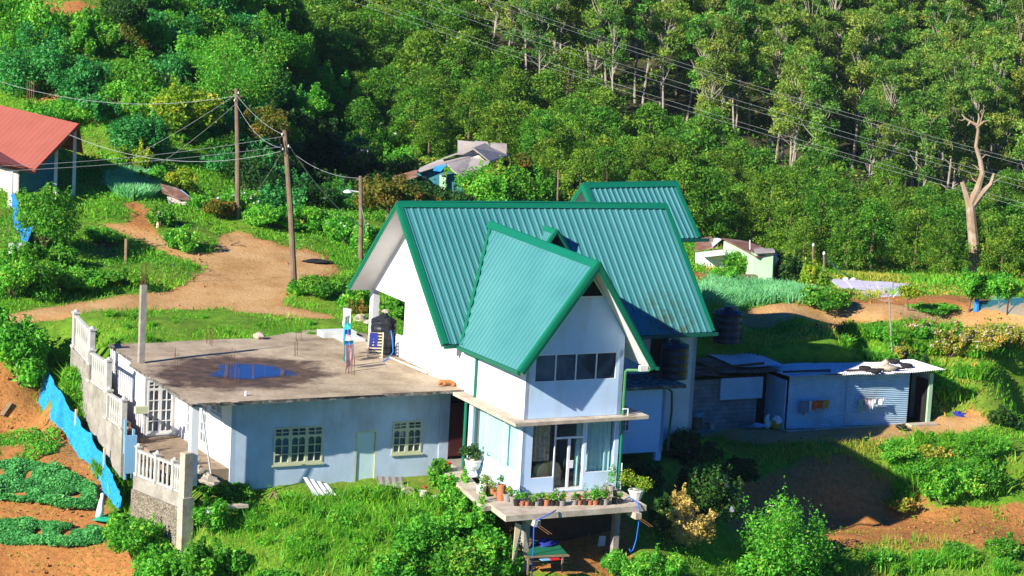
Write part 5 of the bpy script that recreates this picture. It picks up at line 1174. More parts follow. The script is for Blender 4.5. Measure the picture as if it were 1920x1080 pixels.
m = MB(); m.hb(16.9, 24.4, 9.62, 9.7, 0, 2.3); m.hb(23.2, 24.4, 8.8, 8.85, -.05, 2.3); m.build('back_wall', M['dark'], shed)
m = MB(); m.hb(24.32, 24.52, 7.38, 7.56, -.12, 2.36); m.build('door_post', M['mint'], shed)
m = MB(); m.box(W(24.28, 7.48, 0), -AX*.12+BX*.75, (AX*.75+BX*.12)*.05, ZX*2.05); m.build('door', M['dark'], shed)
m = MB(); m.hb(23.2, 24.75, 6.95, 7.4, -.22, .04); m.build('doorstep', M['lconc'], shed)
m = MB(); m.hb(16.85, 23.25, 7.36, 7.58, -.16, .02); m.build('plinth', M['lconc'], shed)
def roof_sheet(a0, a1, b0, b1, z0, z1, n, mat, name='roof_sheet', parent=shed):
    mb = MB(); k = n*4; vs = []
    for s_ in (0, 1):
        for j in (0, 1, 2):
            for i in range(k+1):
                u = i/k; v = j/2; vs.append(W(a0+(a1-a0)*u, b0+(b1-b0)*v, z0+(z1-z0)*v+.022*math.sin(2*math.pi*u*n)+.03*math.sin(u*5+a0)-s_*.008))
    nv = 3*(k+1); fs = []
    for j in (0, 1):
        for i in range(k): a_ = j*(k+1)+i; fs += [(a_, a_+1, a_+k+2, a_+k+1), (nv+a_, nv+a_+k+1, nv+a_+k+2, nv+a_+1)]
    mb.add(vs, fs); return mb.build(name, mat, parent)
roof_sheet(19.4, 22.2, 7.05, 9.8, 2.44, 2.40, 22, M['tin']); roof_sheet(22.1, 24.85, 7.0, 9.5, 2.47, 2.44, 22, M['tin']); roof_sheet(16.7, 19.6, 7.1, 9.9, 2.50, 2.42, 22, M['tin'])
for (a0, b0, a1, b1, z_) in ((19.8, 7.45, 22.9, 7.4, 2.56), (16.6, 7.6, 19.0, 7.5, 2.60)):
    m = MB(); m.beam(W(a0, b0, z_), W(a1, b1, z_), .10, .08); m.build('roof_batten', M['brownwood'], shed)
def tyre(c, r, label, grp='tyres weighing down the shed roof'):
    th = np.linspace(0, 2*np.pi, 19); mb = MB(); mb.tube([np.asarray(c)+[r*math.cos(t), r*math.sin(t), 0] for t in th], r*.36, 8, cap=False); return tagmesh(mb, 'worn_tire_weight', M['rubber'], label, 'tyre', grp, smooth=True)
for (x_, y_, lb) in ((1622, 690, 'old tyre lying left of the grey sack on the shed roof'), (1641, 695, 'old tyre in front of the grey sack on the shed roof'), (1700, 685, 'old tyre nearest the right end of the shed roof'), (1676, 677, 'old tyre at the back edge of the shed roof behind the sack')):
    tyre(PZ(x_, y_, 2.56), .22, lb)
mb = MB(); mb.blob(PZ(1665, 690, 2.58), .5, .3, .14, 11, rough=.3); mb.blob(PZ(1661, 682, 2.7), .16, .14, .2, 12); tagmesh(mb, 'sack', M['lconc'], 'grey sand sack slumped on the shed roof between the tyres', 'sack', smooth=True)
tyre(PZ(1690, 800, 0.08), .20, 'old tyre on the red earth by the shed doorstep', None)
hut = thing('block_lean_to', 'grey cement block lean-to with a pale panel adjoining the tin shed in the shade', 'shed', W(14.5, 9.5, 0))
m = MB(); m.wall(W(12.3, 8.7, -.3), AX, ZX, -BX, 3.9, 2.55, .2); m.hb(12.3, 12.5, 8.91, 11.5, -.3, 2.2); m.build('block_wall', M['block'], hut)
m = MB(); m.hb(14.05, 16.3, 8.55, 8.66, 1.25, 2.25); m.build('pale_panel', M['tinblue'], hut)
for k, (a0, a1, b0, z_) in enumerate(((12.0, 14.2, 8.2, 2.42), (13.9, 16.9, 8.25, 2.50), (15.0, 17.4, 8.9, 2.62))): roof_sheet(a0, a1, b0, b0+2.8, z_, z_+.1, 14, M['tin' if k == 2 else 'rust'], parent=hut)
m = MB(); m.beam(W(12.2, 8.6, 2.62), W(16.4, 8.9, 2.74), .14, .09); m.build('roof_batten', M['brownwood'], hut)
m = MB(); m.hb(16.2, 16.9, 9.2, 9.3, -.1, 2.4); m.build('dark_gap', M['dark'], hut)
# washing on the shed front
def shed_wash(px0, px1, y_, drop_px, mat, label, seed):
    b_ = 7.22; p, q = PB(px0, y_, b_), PB(px1, y_-(px1-px0)*.045, b_); hang_cloth(p, q, drop_px*.0234, M[mat], label, seed=seed, group='washing on the tin shed front', side=-BX)
for i, (x0, x1, y_, d_, mt, lb) in enumerate(((1502, 1517, 752, 26, 'greycloth', 'grey towel hanging at the left of the shed washing'), (1518, 1522, 752, 23, 'whitecloth', 'narrow white cloth beside the grey towel on the shed'), (1523, 1543, 752, 17, 'orange', 'red and orange cloth hanging on the shed front'), (1544, 1555, 751, 17, 'mustard', 'mustard yellow cloth beside the orange one on the shed'),
    (1611, 1619, 749, 28, 'greencloth', 'pale green towel at the left of the sunlit washing'), (1622, 1629, 748, 17, 'pinkcloth', 'pink patterned garment in the sunlit washing'), (1629, 1637, 748, 24, 'whitecloth', 'longest white garment in the sunlit washing'), (1638, 1642, 748, 9, 'whitecloth', 'smallest white cloth in the sunlit washing'), (1643, 1657, 746, 15, 'whitecloth', 'wide white shirt at the right of the sunlit washing'))): shed_wash(x0, x1, y_, d_, mt, lb, i)
for (x0, x1, y_, lb) in ((1498, 1560, 752, 'thin washing line on the shaded half of the shed'), (1606, 1662, 749, 'thin washing line on the sunlit half of the shed')):
    m = MB(); m.tube([PB(x0, y_, 7.44), PB(x0+2, y_, 7.22), PB(x1-2, y_-(x1-x0)*.045, 7.22), PB(x1, y_-(x1-x0)*.045, 7.44)], .008, 4); tagmesh(m, 'washing_line', M['wire'], lb, 'clothes line')
mb = MB(); mb.lathe(PZ(1457, 802, 0), [(.24, 0), (.28, .42), (.30, .44), (.30, .47), (.27, .47), (.25, .1), (.01, .1)], 14); tagmesh(mb, 'plastic_tub', M['yellow'], 'yellow plastic tub at the left corner of the tin shed', 'tub')
mb = MB(); mb.blob(PZ(1457, 786, .55), .22, .2, .16, 3, rough=.3); tagmesh(mb, 'pan', M['tin'], 'dull metal pan resting in the yellow tub', 'pan')
mb = MB(); mb.blob(PZ(1439, 792, .22), .18, .14, .34, 4, rough=.3); tagmesh(mb, 'sack', M['white_sheet'], 'white plastic sack standing left of the yellow tub', 'sack', smooth=True)
mb = MB(); mb.blob(PZ(1422, 798, .1), .34, .16, .10, 5, rough=.3); tagmesh(mb, 'plastic_sheet', M['bluepaint'], 'pale blue plastic bundle lying before the block lean-to', 'bundle')
mb = MB(); mb.blob(PZ(1402, 800, .08), .30, .14, .08, 6, rough=.3); tagmesh(mb, 'plastic_sheet', M['teal'], 'teal plastic bundle lying before the block lean-to', 'bundle')
mb = MB(); mb.lathe(PZ(1334, 804, 0), [(.1, 0), (.15, .28), (.16, .3)], 12); tagmesh(mb, 'bucket', M['lconc'], 'small pale bucket before the block lean-to', 'bucket')
dr_ = thing('drum', 'brown drum with a pale blue basin on top in the shade', 'drum', PZ(1305, 805, -.05)); c_ = PZ(1305, 805, -.05)
MB().lathe(c_, [(.24, 0), (.25, .3), (.24, .32), (.25, .6)], 14).build('drum_body', M['rust'], dr_); MB().lathe(c_+ZX*.6, [(.22, 0), (.34, .22), (.36, .24), (.30, .24), (.2, .04), (.01, .04)], 16).build('basin', M['bluepaint'], dr_)
for i, (x_, y_, s_, mt, nm, lb) in enumerate(((1776, 776, .30, 'greypot', 'sack', 'grey sack lying in the shade right of the shed'), (1800, 781, .34, 'bluecloth', 'tarpaulin', 'folded dark tarpaulin in the shade right of the shed'), (1822, 782, .16, 'clay', 'flower_pot', 'small clay pot at the edge of the shed shade'), (1770, 782, .22, 'wood', 'firewood_pile', 'small firewood pile beside the shed post'))):
    mb = MB(); mb.blob(PZ(x_, y_, s_*.4), s_*1.6, s_, s_*.6, 40+i, rough=.35); tagmesh(mb, nm, M[mt], lb, nm.replace('_', ' '))
m = MB(); m.tube([G(1673, 672), PD(1667, 556, np.dot(G(1673, 672)-CAM, FWD))], .035, 8); pl = thing('aerial_pole', 'thin grey metal aerial pole behind the tin shed', 'pole', G(1673, 672)); m.build('mast', M['greypot'], pl)
dP = np.dot(G(1673, 672)-CAM, FWD); m = MB(); m.tube([PD(1648, 562, dP), PD(1672, 566, dP)], .014, 4); m.tube([PD(1674, 558, dP), PD(1684, 547, dP)], .014, 4); m.build('crossbar', M['wire'], pl)
drooping('irrigation_pipe', [G(1530, 612)+ZX*.08, G(1575, 616)+ZX*.1, G(1620, 615)+ZX*.1, G(1655, 607)+ZX*.12], .05, M['rubber'], 'dark irrigation pipe lying on the bank above the shed', 'pipe')

W, PZ, PB = _W, _PZ, _PB
# ------------------------------------------------------------------ left field: net fence, sack
nf_ = thing('net_fence', 'blue shade net strung on stakes beside the vegetable beds', 'fence', G(141, 800)); NP = [(86, 752, 1.5), (112, 795, 1.35), (141, 832, 1.25), (168, 868, 1.2), (194, 908, 1.15), (212, 938, .95), (228, 962, .6)]
base = [G(x, y) for x, y, _ in NP]; mb = MB(); vs = []; ns = 60; nh = 7; rs = random.Random(4)
for i in range(ns+1):
    s = i/ns*(len(NP)-1); k = min(int(s), len(NP)-2); f = s-k; p = base[k]*(1-f)+base[k+1]*f; hgt = NP[k][2]*(1-f)+NP[k+1][2]*f; d = unit((base[k+1]-base[k])*[1, 1, 0]); sd = np.array([-d[1], d[0], 0])
    sag = .14*math.sin(f*math.pi)
    for j in range(nh+1):
        v = j/nh; vs.append(p+ZX*(hgt*v*(1-sag)+.02)-sd*((1-v)**1.3*(.42-.05*s)*(.75+.25*math.sin(s*3.1))+.035*math.sin(s*7.3+v*2)+.02*math.sin(s*17+v*4)))
mb.add(vs, [(i*(nh+1)+j, (i+1)*(nh+1)+j, (i+1)*(nh+1)+j+1, i*(nh+1)+j+1) for i in range(ns) for j in range(nh)]); net = mb.build('net', M['bluenet'], nf_, smooth=True)
for i in (0, 2, 4):
    p = base[i]; m = MB(); m.tube([p-ZX*.3, p+ZX*(1.45 if i else 1.3)], .055, 6); m.build('stake', M['palepole'] if i else M['wood'], nf_)
mb = MB(); c_ = G(186, 970); mb.tube([c_, c_+ZX*.3+[.04, 0, 0], c_+ZX*.62+[.06, 0, 0], c_+ZX*.85+[.1, 0, 0]], [.17, .15, .10, .06], 9); mb.blob(c_+ZX*.9+[.1, 0, 0], .08, .07, .08, 3); tagmesh(mb, 'sack', M['white_sheet'], 'white plastic sack standing at the near end of the blue net', 'sack', smooth=True)
mb = MB(); mb.blob(G(196, 977)+ZX*.06, .42, .26, .07, 6, n=12, rough=.5); tagmesh(mb, 'plastic_sheet', M['greensheet'], 'bright green plastic sheet crumpled beside the white sack', 'sheet')
mb = MB(); mb.beam(G(4, 782)+ZX*.05, G(20, 765)+ZX*.1, .2, .04); tagmesh(mb, 'plank', M['wood'], 'dark plank lying on the bare soil bank', 'plank')

# ------------------------------------------------------------------ poles and wires
def wpole(px, py, tx, ty, r, label):
    b_ = G(px, py); d = np.dot(b_-CAM, FWD); t = PD(tx, ty, d); th = thing('utility_pole', label, 'pole', b_, 'wooden utility poles')
    m = MB(); m.tube([b_-ZX*.4, b_*.5+t*.5+np.array([.03, 0, 0]), t], [r*1.15, r, r*.8], 10); m.build('shaft', M['polewood'], th); return th, b_, t, d
p1, b1, t1, d1 = wpole(446, 416, 443, 166, .13, 'tall straight wooden pole standing left of the turning place')
p2, b2, t2, d2 = wpole(553, 538, 534, 244, .14, 'leaning wooden pole at the edge of the dirt road')
p3, b3, t3, d3 = wpole(676, 490, 676, 330, .12, 'short wooden pole with a street lamp close to the house gable')
def insul(p, par):
    m = MB(); m.lathe(p, [(.03, 0), (.05, .03), (.03, .06), (.05, .09), (.02, .12)], 8); m.build('insulator', M['stonepot'], par)
for x_, y_ in ((447, 176), (440, 190)): insul(PD(x_, y_, d1-.12), p1)
for x_, y_ in ((529, 254), (541, 276), (530, 282), (527, 275)): insul(PD(x_, y_, d2-.14), p2)
m = MB(); m.tube([PD(524, 258, d2-.2), PD(528, 290, d2-.25), PD(535, 285, d2-.2), PD(530, 262, d2-.22)], .02, 5); m.build('cable_loop', M['rubber'], p2)
lt = MB(); lt.beam(PD(676, 360, d3), PD(655, 357, d3-.1), .05, .05); lt.build('lamp_arm', M['greywall'], p3)
m = MB(); c_ = PD(652, 358, d3-.15); m.lathe(c_-ZX*.10, [(.20, 0), (.24, .04), (.17, .12), (.04, .17)], 12); m.build('lamp_head', M['frame'], p3)
m = MB(); m.beam(PD(668, 337, d3), PD(684, 334, d3), .06, .06); m.build('crossarm', M['polewood'], p3)
wn = [0]
def wire(p, q, sag, label, r=.010, mat='wire', grp='overhead wires between the poles'):
    m = MB(); pts = [np.asarray(p)*(1-t)+np.asarray(q)*t-ZX*sag*4*t*(1-t) for t in np.linspace(0, 1, 13)]; m.tube(pts, r, 4); o = tagmesh(m, 'overhead_wire', M[mat], label, 'wire', grp); return o
wire(PD(530, 256, d2), PD(-20, 312, 118), .25, 'upper of the two bright wires running left from the leaning pole')
wire(PD(529, 275, d2), PD(-20, 322, 118), .15, 'lower of the two bright wires running left from the leaning pole')
wire(PD(527, 284, d2), PD(128, 252, 139), .9, 'sagging wire from the leaning pole to the red roof')
wire(PD(441, 180, d1), PD(-10, 150, 142), .8, 'wire from the tall straight pole to the far left post')
wire(t1-ZX*.3, PD(530, 252, d2), .25, 'upper wire slanting from the tall pole to the leaning pole')
wire(t1-ZX*.75, PD(527, 277, d2), .5, 'lower slack wire slanting from the tall pole to the leaning pole')
wire(t1-ZX*.3, G(235, 300), .15, 'upper guy wire running down left from the tall pole')
wire(t1-ZX*.8, G(288, 315), .15, 'lower guy wire running down left from the tall pole')
wire(PD(544, 276, d2), PD(671, 421, d3), .35, 'thick cable drooping from the leaning pole to the lamp pole', .024)
wire(PD(527, 288, d2), G(472, 372), .1, 'guy wire running down behind the leaning pole')
wire(PD(672, 334, d3), PD(556, 292, 150), .3, 'thin wire running from the lamp pole towards the hillside')
wire(PD(678, 388, d3), PD(690, 440, d3-3), .1, 'short service wire dropping from the lamp pole to the roof')
for i, (xa, ya, xb, yb, da, db) in enumerate(((640, -4, 1930, 392, 178, 140), (672, -4, 1930, 384, 179, 141), (764, -4, 1930, 354, 182, 142), (798, -4, 1930, 344, 183, 143), (896, -3, 1930, 312, 186, 144), (920, -3, 1930, 305, 187, 145))):
    wire(PD(xa, ya, da), PD(xb, yb, db), .4, ['lowest', 'second lowest', 'third lowest', 'third highest', 'second highest', 'highest'][i]+' of the six power lines crossing before the gum trees', .007, 'powerline', 'power lines crossing the hillside')
# ------------------------------------------------------------------ red-roofed house at the left edge
rdn = unit([-.62, .78, 0]); rdp = np.array([rdn[1], -rdn[0], 0])*1.0            # ridge direction, across
E2 = PD(148, 232, 139.5); E1 = PD(66, 318, 137.5); e12 = E2-E1
red = thing('red_roofed_house', 'house corner with a large sloping red tin roof at the left edge', 'house', [E1[0], E1[1], 5.0])
Lr = 13.; nR = unit(np.cross(e12, rdn)); nR = nR if nR[2] > 0 else -nR
m = MB(); ribsheet(m, E2, E2+rdn*Lr, E1, E1+rdn*Lr, 26, .03, nR, rows=2); rr = m.build('roof', M['redroof'], red)
ho = np.array([e12[0], e12[1], 0]); far_eave = E2+ho*.12-ZX*1.6; nR2 = upn(E2, E2+rdn*Lr, far_eave)
m = MB(); ribsheet(m, E2, E2+rdn*Lr, far_eave, far_eave+rdn*Lr, 26, .03, nR2, rows=2); m.build('roof', M['redroof'], red)
m = MB(); m.box(E1+nR*.05-rdn*.03, e12, -rdn*.05, -ZX*.24); m.box(E1-ZX*.02, rdn*Lr, -unit(ho)*.06, -ZX*.22); m.box(E2+nR*.05-rdn*.03, far_eave-E2, -rdn*.05, -ZX*.24); m.build('fascia', M['redtrim'], rr)
gz = 5.0
m = MB(); i0 = E1+rdn*3.0+unit(ho)*.8; i1 = E2+rdn*3.0; i2 = far_eave+rdn*3.0-unit(ho)*.1
m.slab([np.array([i0[0], i0[1], gz]), np.array([i2[0], i2[1], gz]), i2+ZX*.9, i1-ZX*.35, i0+ZX*.45], rdn*.2); m.build('gable_wall', M['teal'], red)
for q_ in (E1*.45+E2*.55+rdn*.5, E2+rdn*.4-unit(ho)*.1):
    m = MB(); m.box(np.array([q_[0], q_[1], 4.4]), [.16, 0, 0], [0, .16, 0], [0, 0, q_[2]-4.5]); m.build('porch_column', M['greywall'], red)
m = MB(); m.slab([np.array([i0[0], i0[1], gz]), i0+ZX*.5, i0+rdn*9+ZX*.5, np.array([(i0+rdn*9)[0], (i0+rdn*9)[1], gz])], unit(ho)*.2); m.build('side_wall', M['lilac'], red)
pc = PD(20, 322, 137.0); m = MB(); m.hb  # noqa
m.box(np.array([pc[0]-.1, pc[1]-.1, 4.6]), [.22, 0, 0], [0, .22, 0], [0, 0, pc[2]-4.6]); m.build('porch_column', M['white'], red)
pa, pb_, pc_, pd_ = PD(-30, 300, 134.4), PD(50, 316, 136.2), PD(-30, 268, 136.6), PD(2, 288, 137.0)
m = MB(); m.slab([pa, pb_, pd_, pc_], ZX*.05); m.build('porch_roof', M['redroof'], red); m = MB(); m.box(pa-ZX*.02, pb_-pa, [0, -.05, 0], -ZX*.18); m.build('porch_fascia', M['redtrim'], red)
for i in range(4):
    q_ = G(50+i*4, 222)+[0, 0, .2]; m = MB(); m.tube([q_, q_+ZX*2.0], .035, 5); m.build('rebar', M['copper'], red)
# ------------------------------------------------------------------ old house in the hollow behind
old = thing('old_house', 'old house with sagging grey sheet roofs in the hollow behind', 'house', PD(880, 350, 161))
m = MB(); m.slab([PD(888, 277, 160), PD(909, 268, 164), PD(955, 290, 164), PD(918, 302, 160)], -ZX*.08); m.build('roof', M['asbestos'], old)
m = MB(); m.slab([PD(888, 277, 160), PD(828, 297, 160), PD(846, 290, 164), PD(909, 268, 164)], -ZX*.08); m.build('roof', M['asbestos'], old)
m = MB(); m.slab([PD(781, 323, 158.4), PD(836, 306, 158.6), PD(884, 293, 160.3), PD(868, 293, 160.6), PD(820, 300, 160.4), PD(788, 314, 160)], -ZX*.07); m.build('roof', M['asbestos'], old)
m = MB(); m.slab([PD(838, 306, 158.2), PD(884, 294, 160.2), PD(919, 304, 159.6), PD(870, 336, 157.2), PD(848, 318, 157.6)], -ZX*.07); m.build('roof', M['asbestos'], old)
m = MB(); m.slab([PD(887, 281, 160.5), PD(861, 294, 160.5), PD(912, 304, 160.5)], np.array([0, .2, 0])); m.build('gable_wall', M['lilac'], old)
m = MB(); m.slab([PD(858, 263, 164.5), PD(890, 266, 164.5), PD(890, 264, 164.5), PD(915, 266, 164.5), PD(915, 290, 164.5), PD(858, 290, 164.5)], np.array([0, .1, 0])); m.build('rear_sheet', M['asbestos'], old)
m = MB(); m.cbox(PD(934, 292, 164), 1.0, .7, .75); m.build('chimney', M['asbestos'], old)
m = MB(); m.slab([PD(782, 322, 159), PD(832, 312, 159), PD(832, 370, 159), PD(782, 370, 159)], np.array([0, .2, 0])); m.slab([PD(838, 322, 158.4), PD(866, 330, 158.4), PD(866, 375, 158.4), PD(838, 375, 158.4)], np.array([0, .2, 0])); m.build('wall', M['teal'], old)
m = MB(); m.slab([PD(824, 328, 158), PD(836, 330, 158), PD(836, 372, 158), PD(824, 372, 158)], np.array([0, .3, 0])); m.build('pillar', M['mint'], old)
m = MB(); m.slab([PD(814, 312, 157.6), PD(838, 308, 157.6), PD(826, 322, 157.4), PD(812, 320, 157.4)], np.array([0, .03, 0])); m.build('tarpaulin', M['tarp'], old)
m = MB(); m.slab([PD(738, 330, 158.5), PD(782, 318, 158.5), PD(782, 330, 157), PD(735, 344, 157)], -ZX*.06); m.build('shed_roof', M['rust'], old)
# ------------------------------------------------------------------ mint cottage on the right
cot = thing('cottage', 'mint green cottage with a rusty red sheet roof beyond the leek field', 'cottage', G(1420, 530))
dc = float(np.dot(G(1430, 531)-CAM, FWD)); S_ = lambda x, y, dd=0.: PD(x, y, dc+dd)
m = MB(); m.slab([S_(1414, 476), S_(1450, 475), S_(1447, 540), S_(1411, 536)], np.array([0, .3, 0])); m.build('front_wall', M['mint'], cot)
m = MB(); m.slab([S_(1357, 452, 4.5), S_(1414, 478, .05), S_(1411, 536, .05), S_(1352, 520, 4.5)], np.array([.2, .2, 0])); m.build('side_wall', M['mint'], cot)
m = MB(); m.slab([S_(1450, 478, .1), S_(1464, 488, 3), S_(1463, 535, 3), S_(1447, 540, .1)], np.array([-.2, .1, 0])); m.build('side_wall', M['mint'], cot)
m = MB(); m.slab([S_(1354, 446, 4.6), S_(1418, 481, -.3), S_(1452, 474, .3), S_(1422, 460, 4), S_(1400, 452, 5)], -ZX*.06); m.build('roof', M['rust'], cot)
m = MB(); m.slab([S_(1416, 476, -.4), S_(1453, 474, -.2), S_(1449, 469, 1.2), S_(1414, 470, 1.2)], ZX*.10); m.build('roof_slab', M['asbestos'], cot)
m = MB(); m.slab([S_(1451, 478, 1), S_(1468, 490, 3), S_(1464, 478, 4.5), S_(1452, 472, 3)], -ZX*.05); m.build('roof', M['redroof'], cot)
m = MB(); m.slab([S_(1302, 470, 5), S_(1346, 462, 4.5), S_(1334, 443, 8), S_(1306, 448, 8)], -ZX*.05); m.build('lean_to_roof', M['rust'], cot)
m = MB(); m.slab([S_(1336, 462, 4.4), S_(1353, 448, 4.6), S_(1345, 446, 8), S_(1332, 446, 8)], -ZX*.05); m.build('lean_to_roof', M['tin'], cot)
m = MB(); m.slab([S_(1318, 481, 3.5), S_(1360, 476, 3.4), S_(1352, 466, 5), S_(1310, 473, 5)], -ZX*.05); m.build('lean_to_roof', M['tin'], cot)
m = MB(); m.slab([S_(1304, 474, 5), S_(1366, 474, 4.2), S_(1366, 505, 4.2), S_(1304, 505, 5)], np.array([0, .2, 0])); m.build('lean_to_wall', M['greywall'], cot)
m = MB(); m.slab([S_(1353, 494, 4), S_(1366, 494, 4), S_(1366, 501, 4), S_(1353, 501, 4)], np.array([0, .08, 0])); m.build('window', M['pane'], cot)
m = MB(); m.tube([S_(1406, 468, 1), S_(1406, 450, 1)], .03, 5); m.build('chimney_pipe', M['tin'], cot)
m = MB(); m.cbox(G(1402, 533), .9, .5, .5, .3); tagmesh(m, 'crate', M['wood'], 'weathered wooden crate in front of the mint cottage wall', 'crate')
tr2 = thing('sheet_roofed_store', 'low store covered by pale weathered tin sheets below the track', 'shed', G(1640, 562)-ZX*.6); dt = float(np.dot(G(1640, 560)-CAM, FWD))+1.5
m = MB(); n_ = 5
for k in range(n_):
    u0, u1 = k/n_, (k+1)/n_; P_ = lambda u, v: (PD(1554, 522, dt+7)*(1-u)+PD(1703, 532, dt+6)*u)*(1-v)+(PD(1594, 557, dt)*(1-u)+PD(1690, 558, dt)*u)*v
    mb = MB(); mb.slab([P_(u0, 0)+ZX*.03*(k % 2), P_(u1+.01, 0)+ZX*.03*(k % 2), P_(u1+.01, 1)+ZX*.03*(k % 2), P_(u0, 1)+ZX*.03*(k % 2)], -ZX*.03); mb.build('roof_sheet', M['palesheet'] if 'palesheet' in M else M.setdefault('palesheet', paint('pale_weathered_sheet', (.62, .58, .66), .6, .14, .8, dirt=(.34, .22, .16), dirt_amt=.5, dirt_scale=.7)), tr2)
m = MB(); m.slab([PD(1600, 557, dt+.4), PD(1690, 558, dt+.4), PD(1690, 600, dt+.4), PD(1600, 600, dt+.4)], np.array([0, .2, 0])); m.build('wall', M['greywall'], tr2)
for i, (x_, y_) in enumerate(((1586, 520), (1600, 521))): mb = MB(); mb.blob(PD(x_, y_+3, dt+6.6), .16, .14, .10, 60+i); tagmesh(mb, 'stone', M['stonepot'], ['left pale stone on the back edge of the tin store roof', 'right pale stone on the back edge of the tin store roof'][i], 'stone')
rs_ = thing('rusty_shelter', 'collapsed rusty sheet shelter among bushes below the yellow shrub', 'shed', G(335, 385)); ds = float(np.dot(G(335, 384)-CAM, FWD)); Z_ = lambda x, y, dd=0.: PD(x, y, ds+dd)
m = MB(); m.slab([Z_(301, 344, 1.5), Z_(332, 352, 1.5), Z_(366, 377, 0), Z_(334, 372, 0), Z_(304, 360, .8)], -ZX*.05); m.build('roof', M['rust'], rs_)
m = MB(); m.slab([Z_(330, 355, 1.45), Z_(340, 357, 1.4), Z_(364, 376, .1), Z_(350, 376, .1)], ZX*.04); m.build('roof_sheet', M['bluepaint'], rs_)
m = MB(); m.slab([Z_(313, 368, .6), Z_(352, 378, .1), Z_(345, 388, 0), Z_(316, 384, .3)], np.array([0, .1, 0])); m.build('wall', M['asbestos'], rs_)
for i, (x, y, tx, ty, lb) in enumerate(((1546, 536, 1545, 472, 'nearer thin pole between the cottage and the tin store'), (1524, 512, 1525, 456, 'farther thin pole behind the cottage'))):
    g_ = G(x, y); d_ = float(np.dot(g_-CAM, FWD)); t_p = thing('small_pole', lb, 'pole', g_, 'thin poles by the cottage'); m = MB(); m.tube([g_, PD(tx, ty, d_)], .07, 6); m.build('shaft', M['polewood'], t_p); m = MB(); m.lathe(PD(tx, ty+6, d_-.1), [(.06, 0), (.09, .08), (.03, .2)], 8); m.build('insulator', M['stonepot'], t_p)
for k in range(3): wire(PD(1546, 476+k*5, 153), PD(1590+k*4, 520, 158), .1, ['upper', 'middle', 'lower'][k]+' thin wire from the nearer cottage pole down to the tin store', .018, 'wire', 'wires by the cottage')
g_ = G(1045, 374); 
mb = MB(); mb.tube([PD(1045, 376, 158), PD(1047, 318, 158)], .05, 6); tagmesh(mb, 'thin_post', M['wood'], 'thin dark post behind the main roof ridge', 'post')
for i, (x, y, h_, lb) in enumerate(((296, 430, .9, 'short pale post beside the garden path'), (236, 490, 1.1, 'dark post at the end of the garden path'), (64, 475, 1.0, 'thick cut stump post beside the blue sheet'), (35, 505, .9, 'pale post among the left hedge plants'))):
    g_ = G(x, y); mb = MB(); mb.tube([g_-ZX*.2, g_+ZX*h_], .09, 7); tagmesh(mb, 'fence_post', M['palepole' if i in (0, 3) else 'wood'], lb, 'post')
mb = MB(); vs_ = []
for k in range(9):
    f = k/8; g_ = G(22+f*34, 410+f*68); hh = 1.2+.3*math.sin(k*1.7)
    for j in range(5): vs_.append(g_+ZX*(hh*j/4)+np.array([.12*math.sin(k*2+j), .1*math.cos(k*3+j*2), 0]))
mb.add(vs_, [(k*5+j, (k+1)*5+j, (k+1)*5+j+1, k*5+j+1) for k in range(8) for j in range(4)]); tagmesh(mb, 'plastic_sheet', M['tarp'], 'blue plastic sheet hanging in front of the round garden tree', 'sheet', smooth=True)
mb = MB(); c_ = G(32, 478); mb.lathe(c_, [(.40, 0), (.42, .5), (.43, .52)], 14); tagmesh(mb, 'water_drum', M['greywall'], 'grey drum beside the blue plastic sheet', 'drum')
nt_ = thing('net_fence', 'blue and green net fence on a dark post by the right-hand track', 'fence', G(1885, 590)); m = MB(); pts_ = [G(1832, 582), G(1870, 586), G(1888, 592), G(1930, 597)]; vs_ = []
for p in pts_: vs_ += [p+ZX*.05, p+ZX*.5, p+ZX*.95]
m.add(vs_, [(i*3+j, i*3+3+j, i*3+4+j, i*3+1+j) for i in range(3) for j in range(2)])
def m_net():
    t = NT('sheer_blue_net'); t.col((.05, .30, .42)); tr = t.n.new('ShaderNodeBsdfTransparent'); ms = t.n.new('ShaderNodeMixShader'); ms.inputs[0].default_value = .72; t.l.new(t.b.outputs[0], ms.inputs[1]); t.l.new(tr.outputs[0], ms.inputs[2]); t.l.new(ms.outputs[0], t.out.inputs['Surface']); return t.m
m.build('net', m_net(), nt_, smooth=True); m = MB(); m.tube([G(1888, 592), G(1888, 592)+ZX*1.1], .04, 6); m.build('stake', M['brownwood'], nt_)
mb = MB(); c_ = G(1830, 584); mb.tube([c_, c_+ZX*.5, c_+ZX*.9], [.16, .14, .06], 8); tagmesh(mb, 'plastic_bag', M['tarp'], 'blue plastic wrapped around a post under the right-hand trees', 'plastic')
mb = MB(); mb.lathe(G(672, 242)+ZX*0, [(.2, 0), (.22, .4)], 8) if False else None
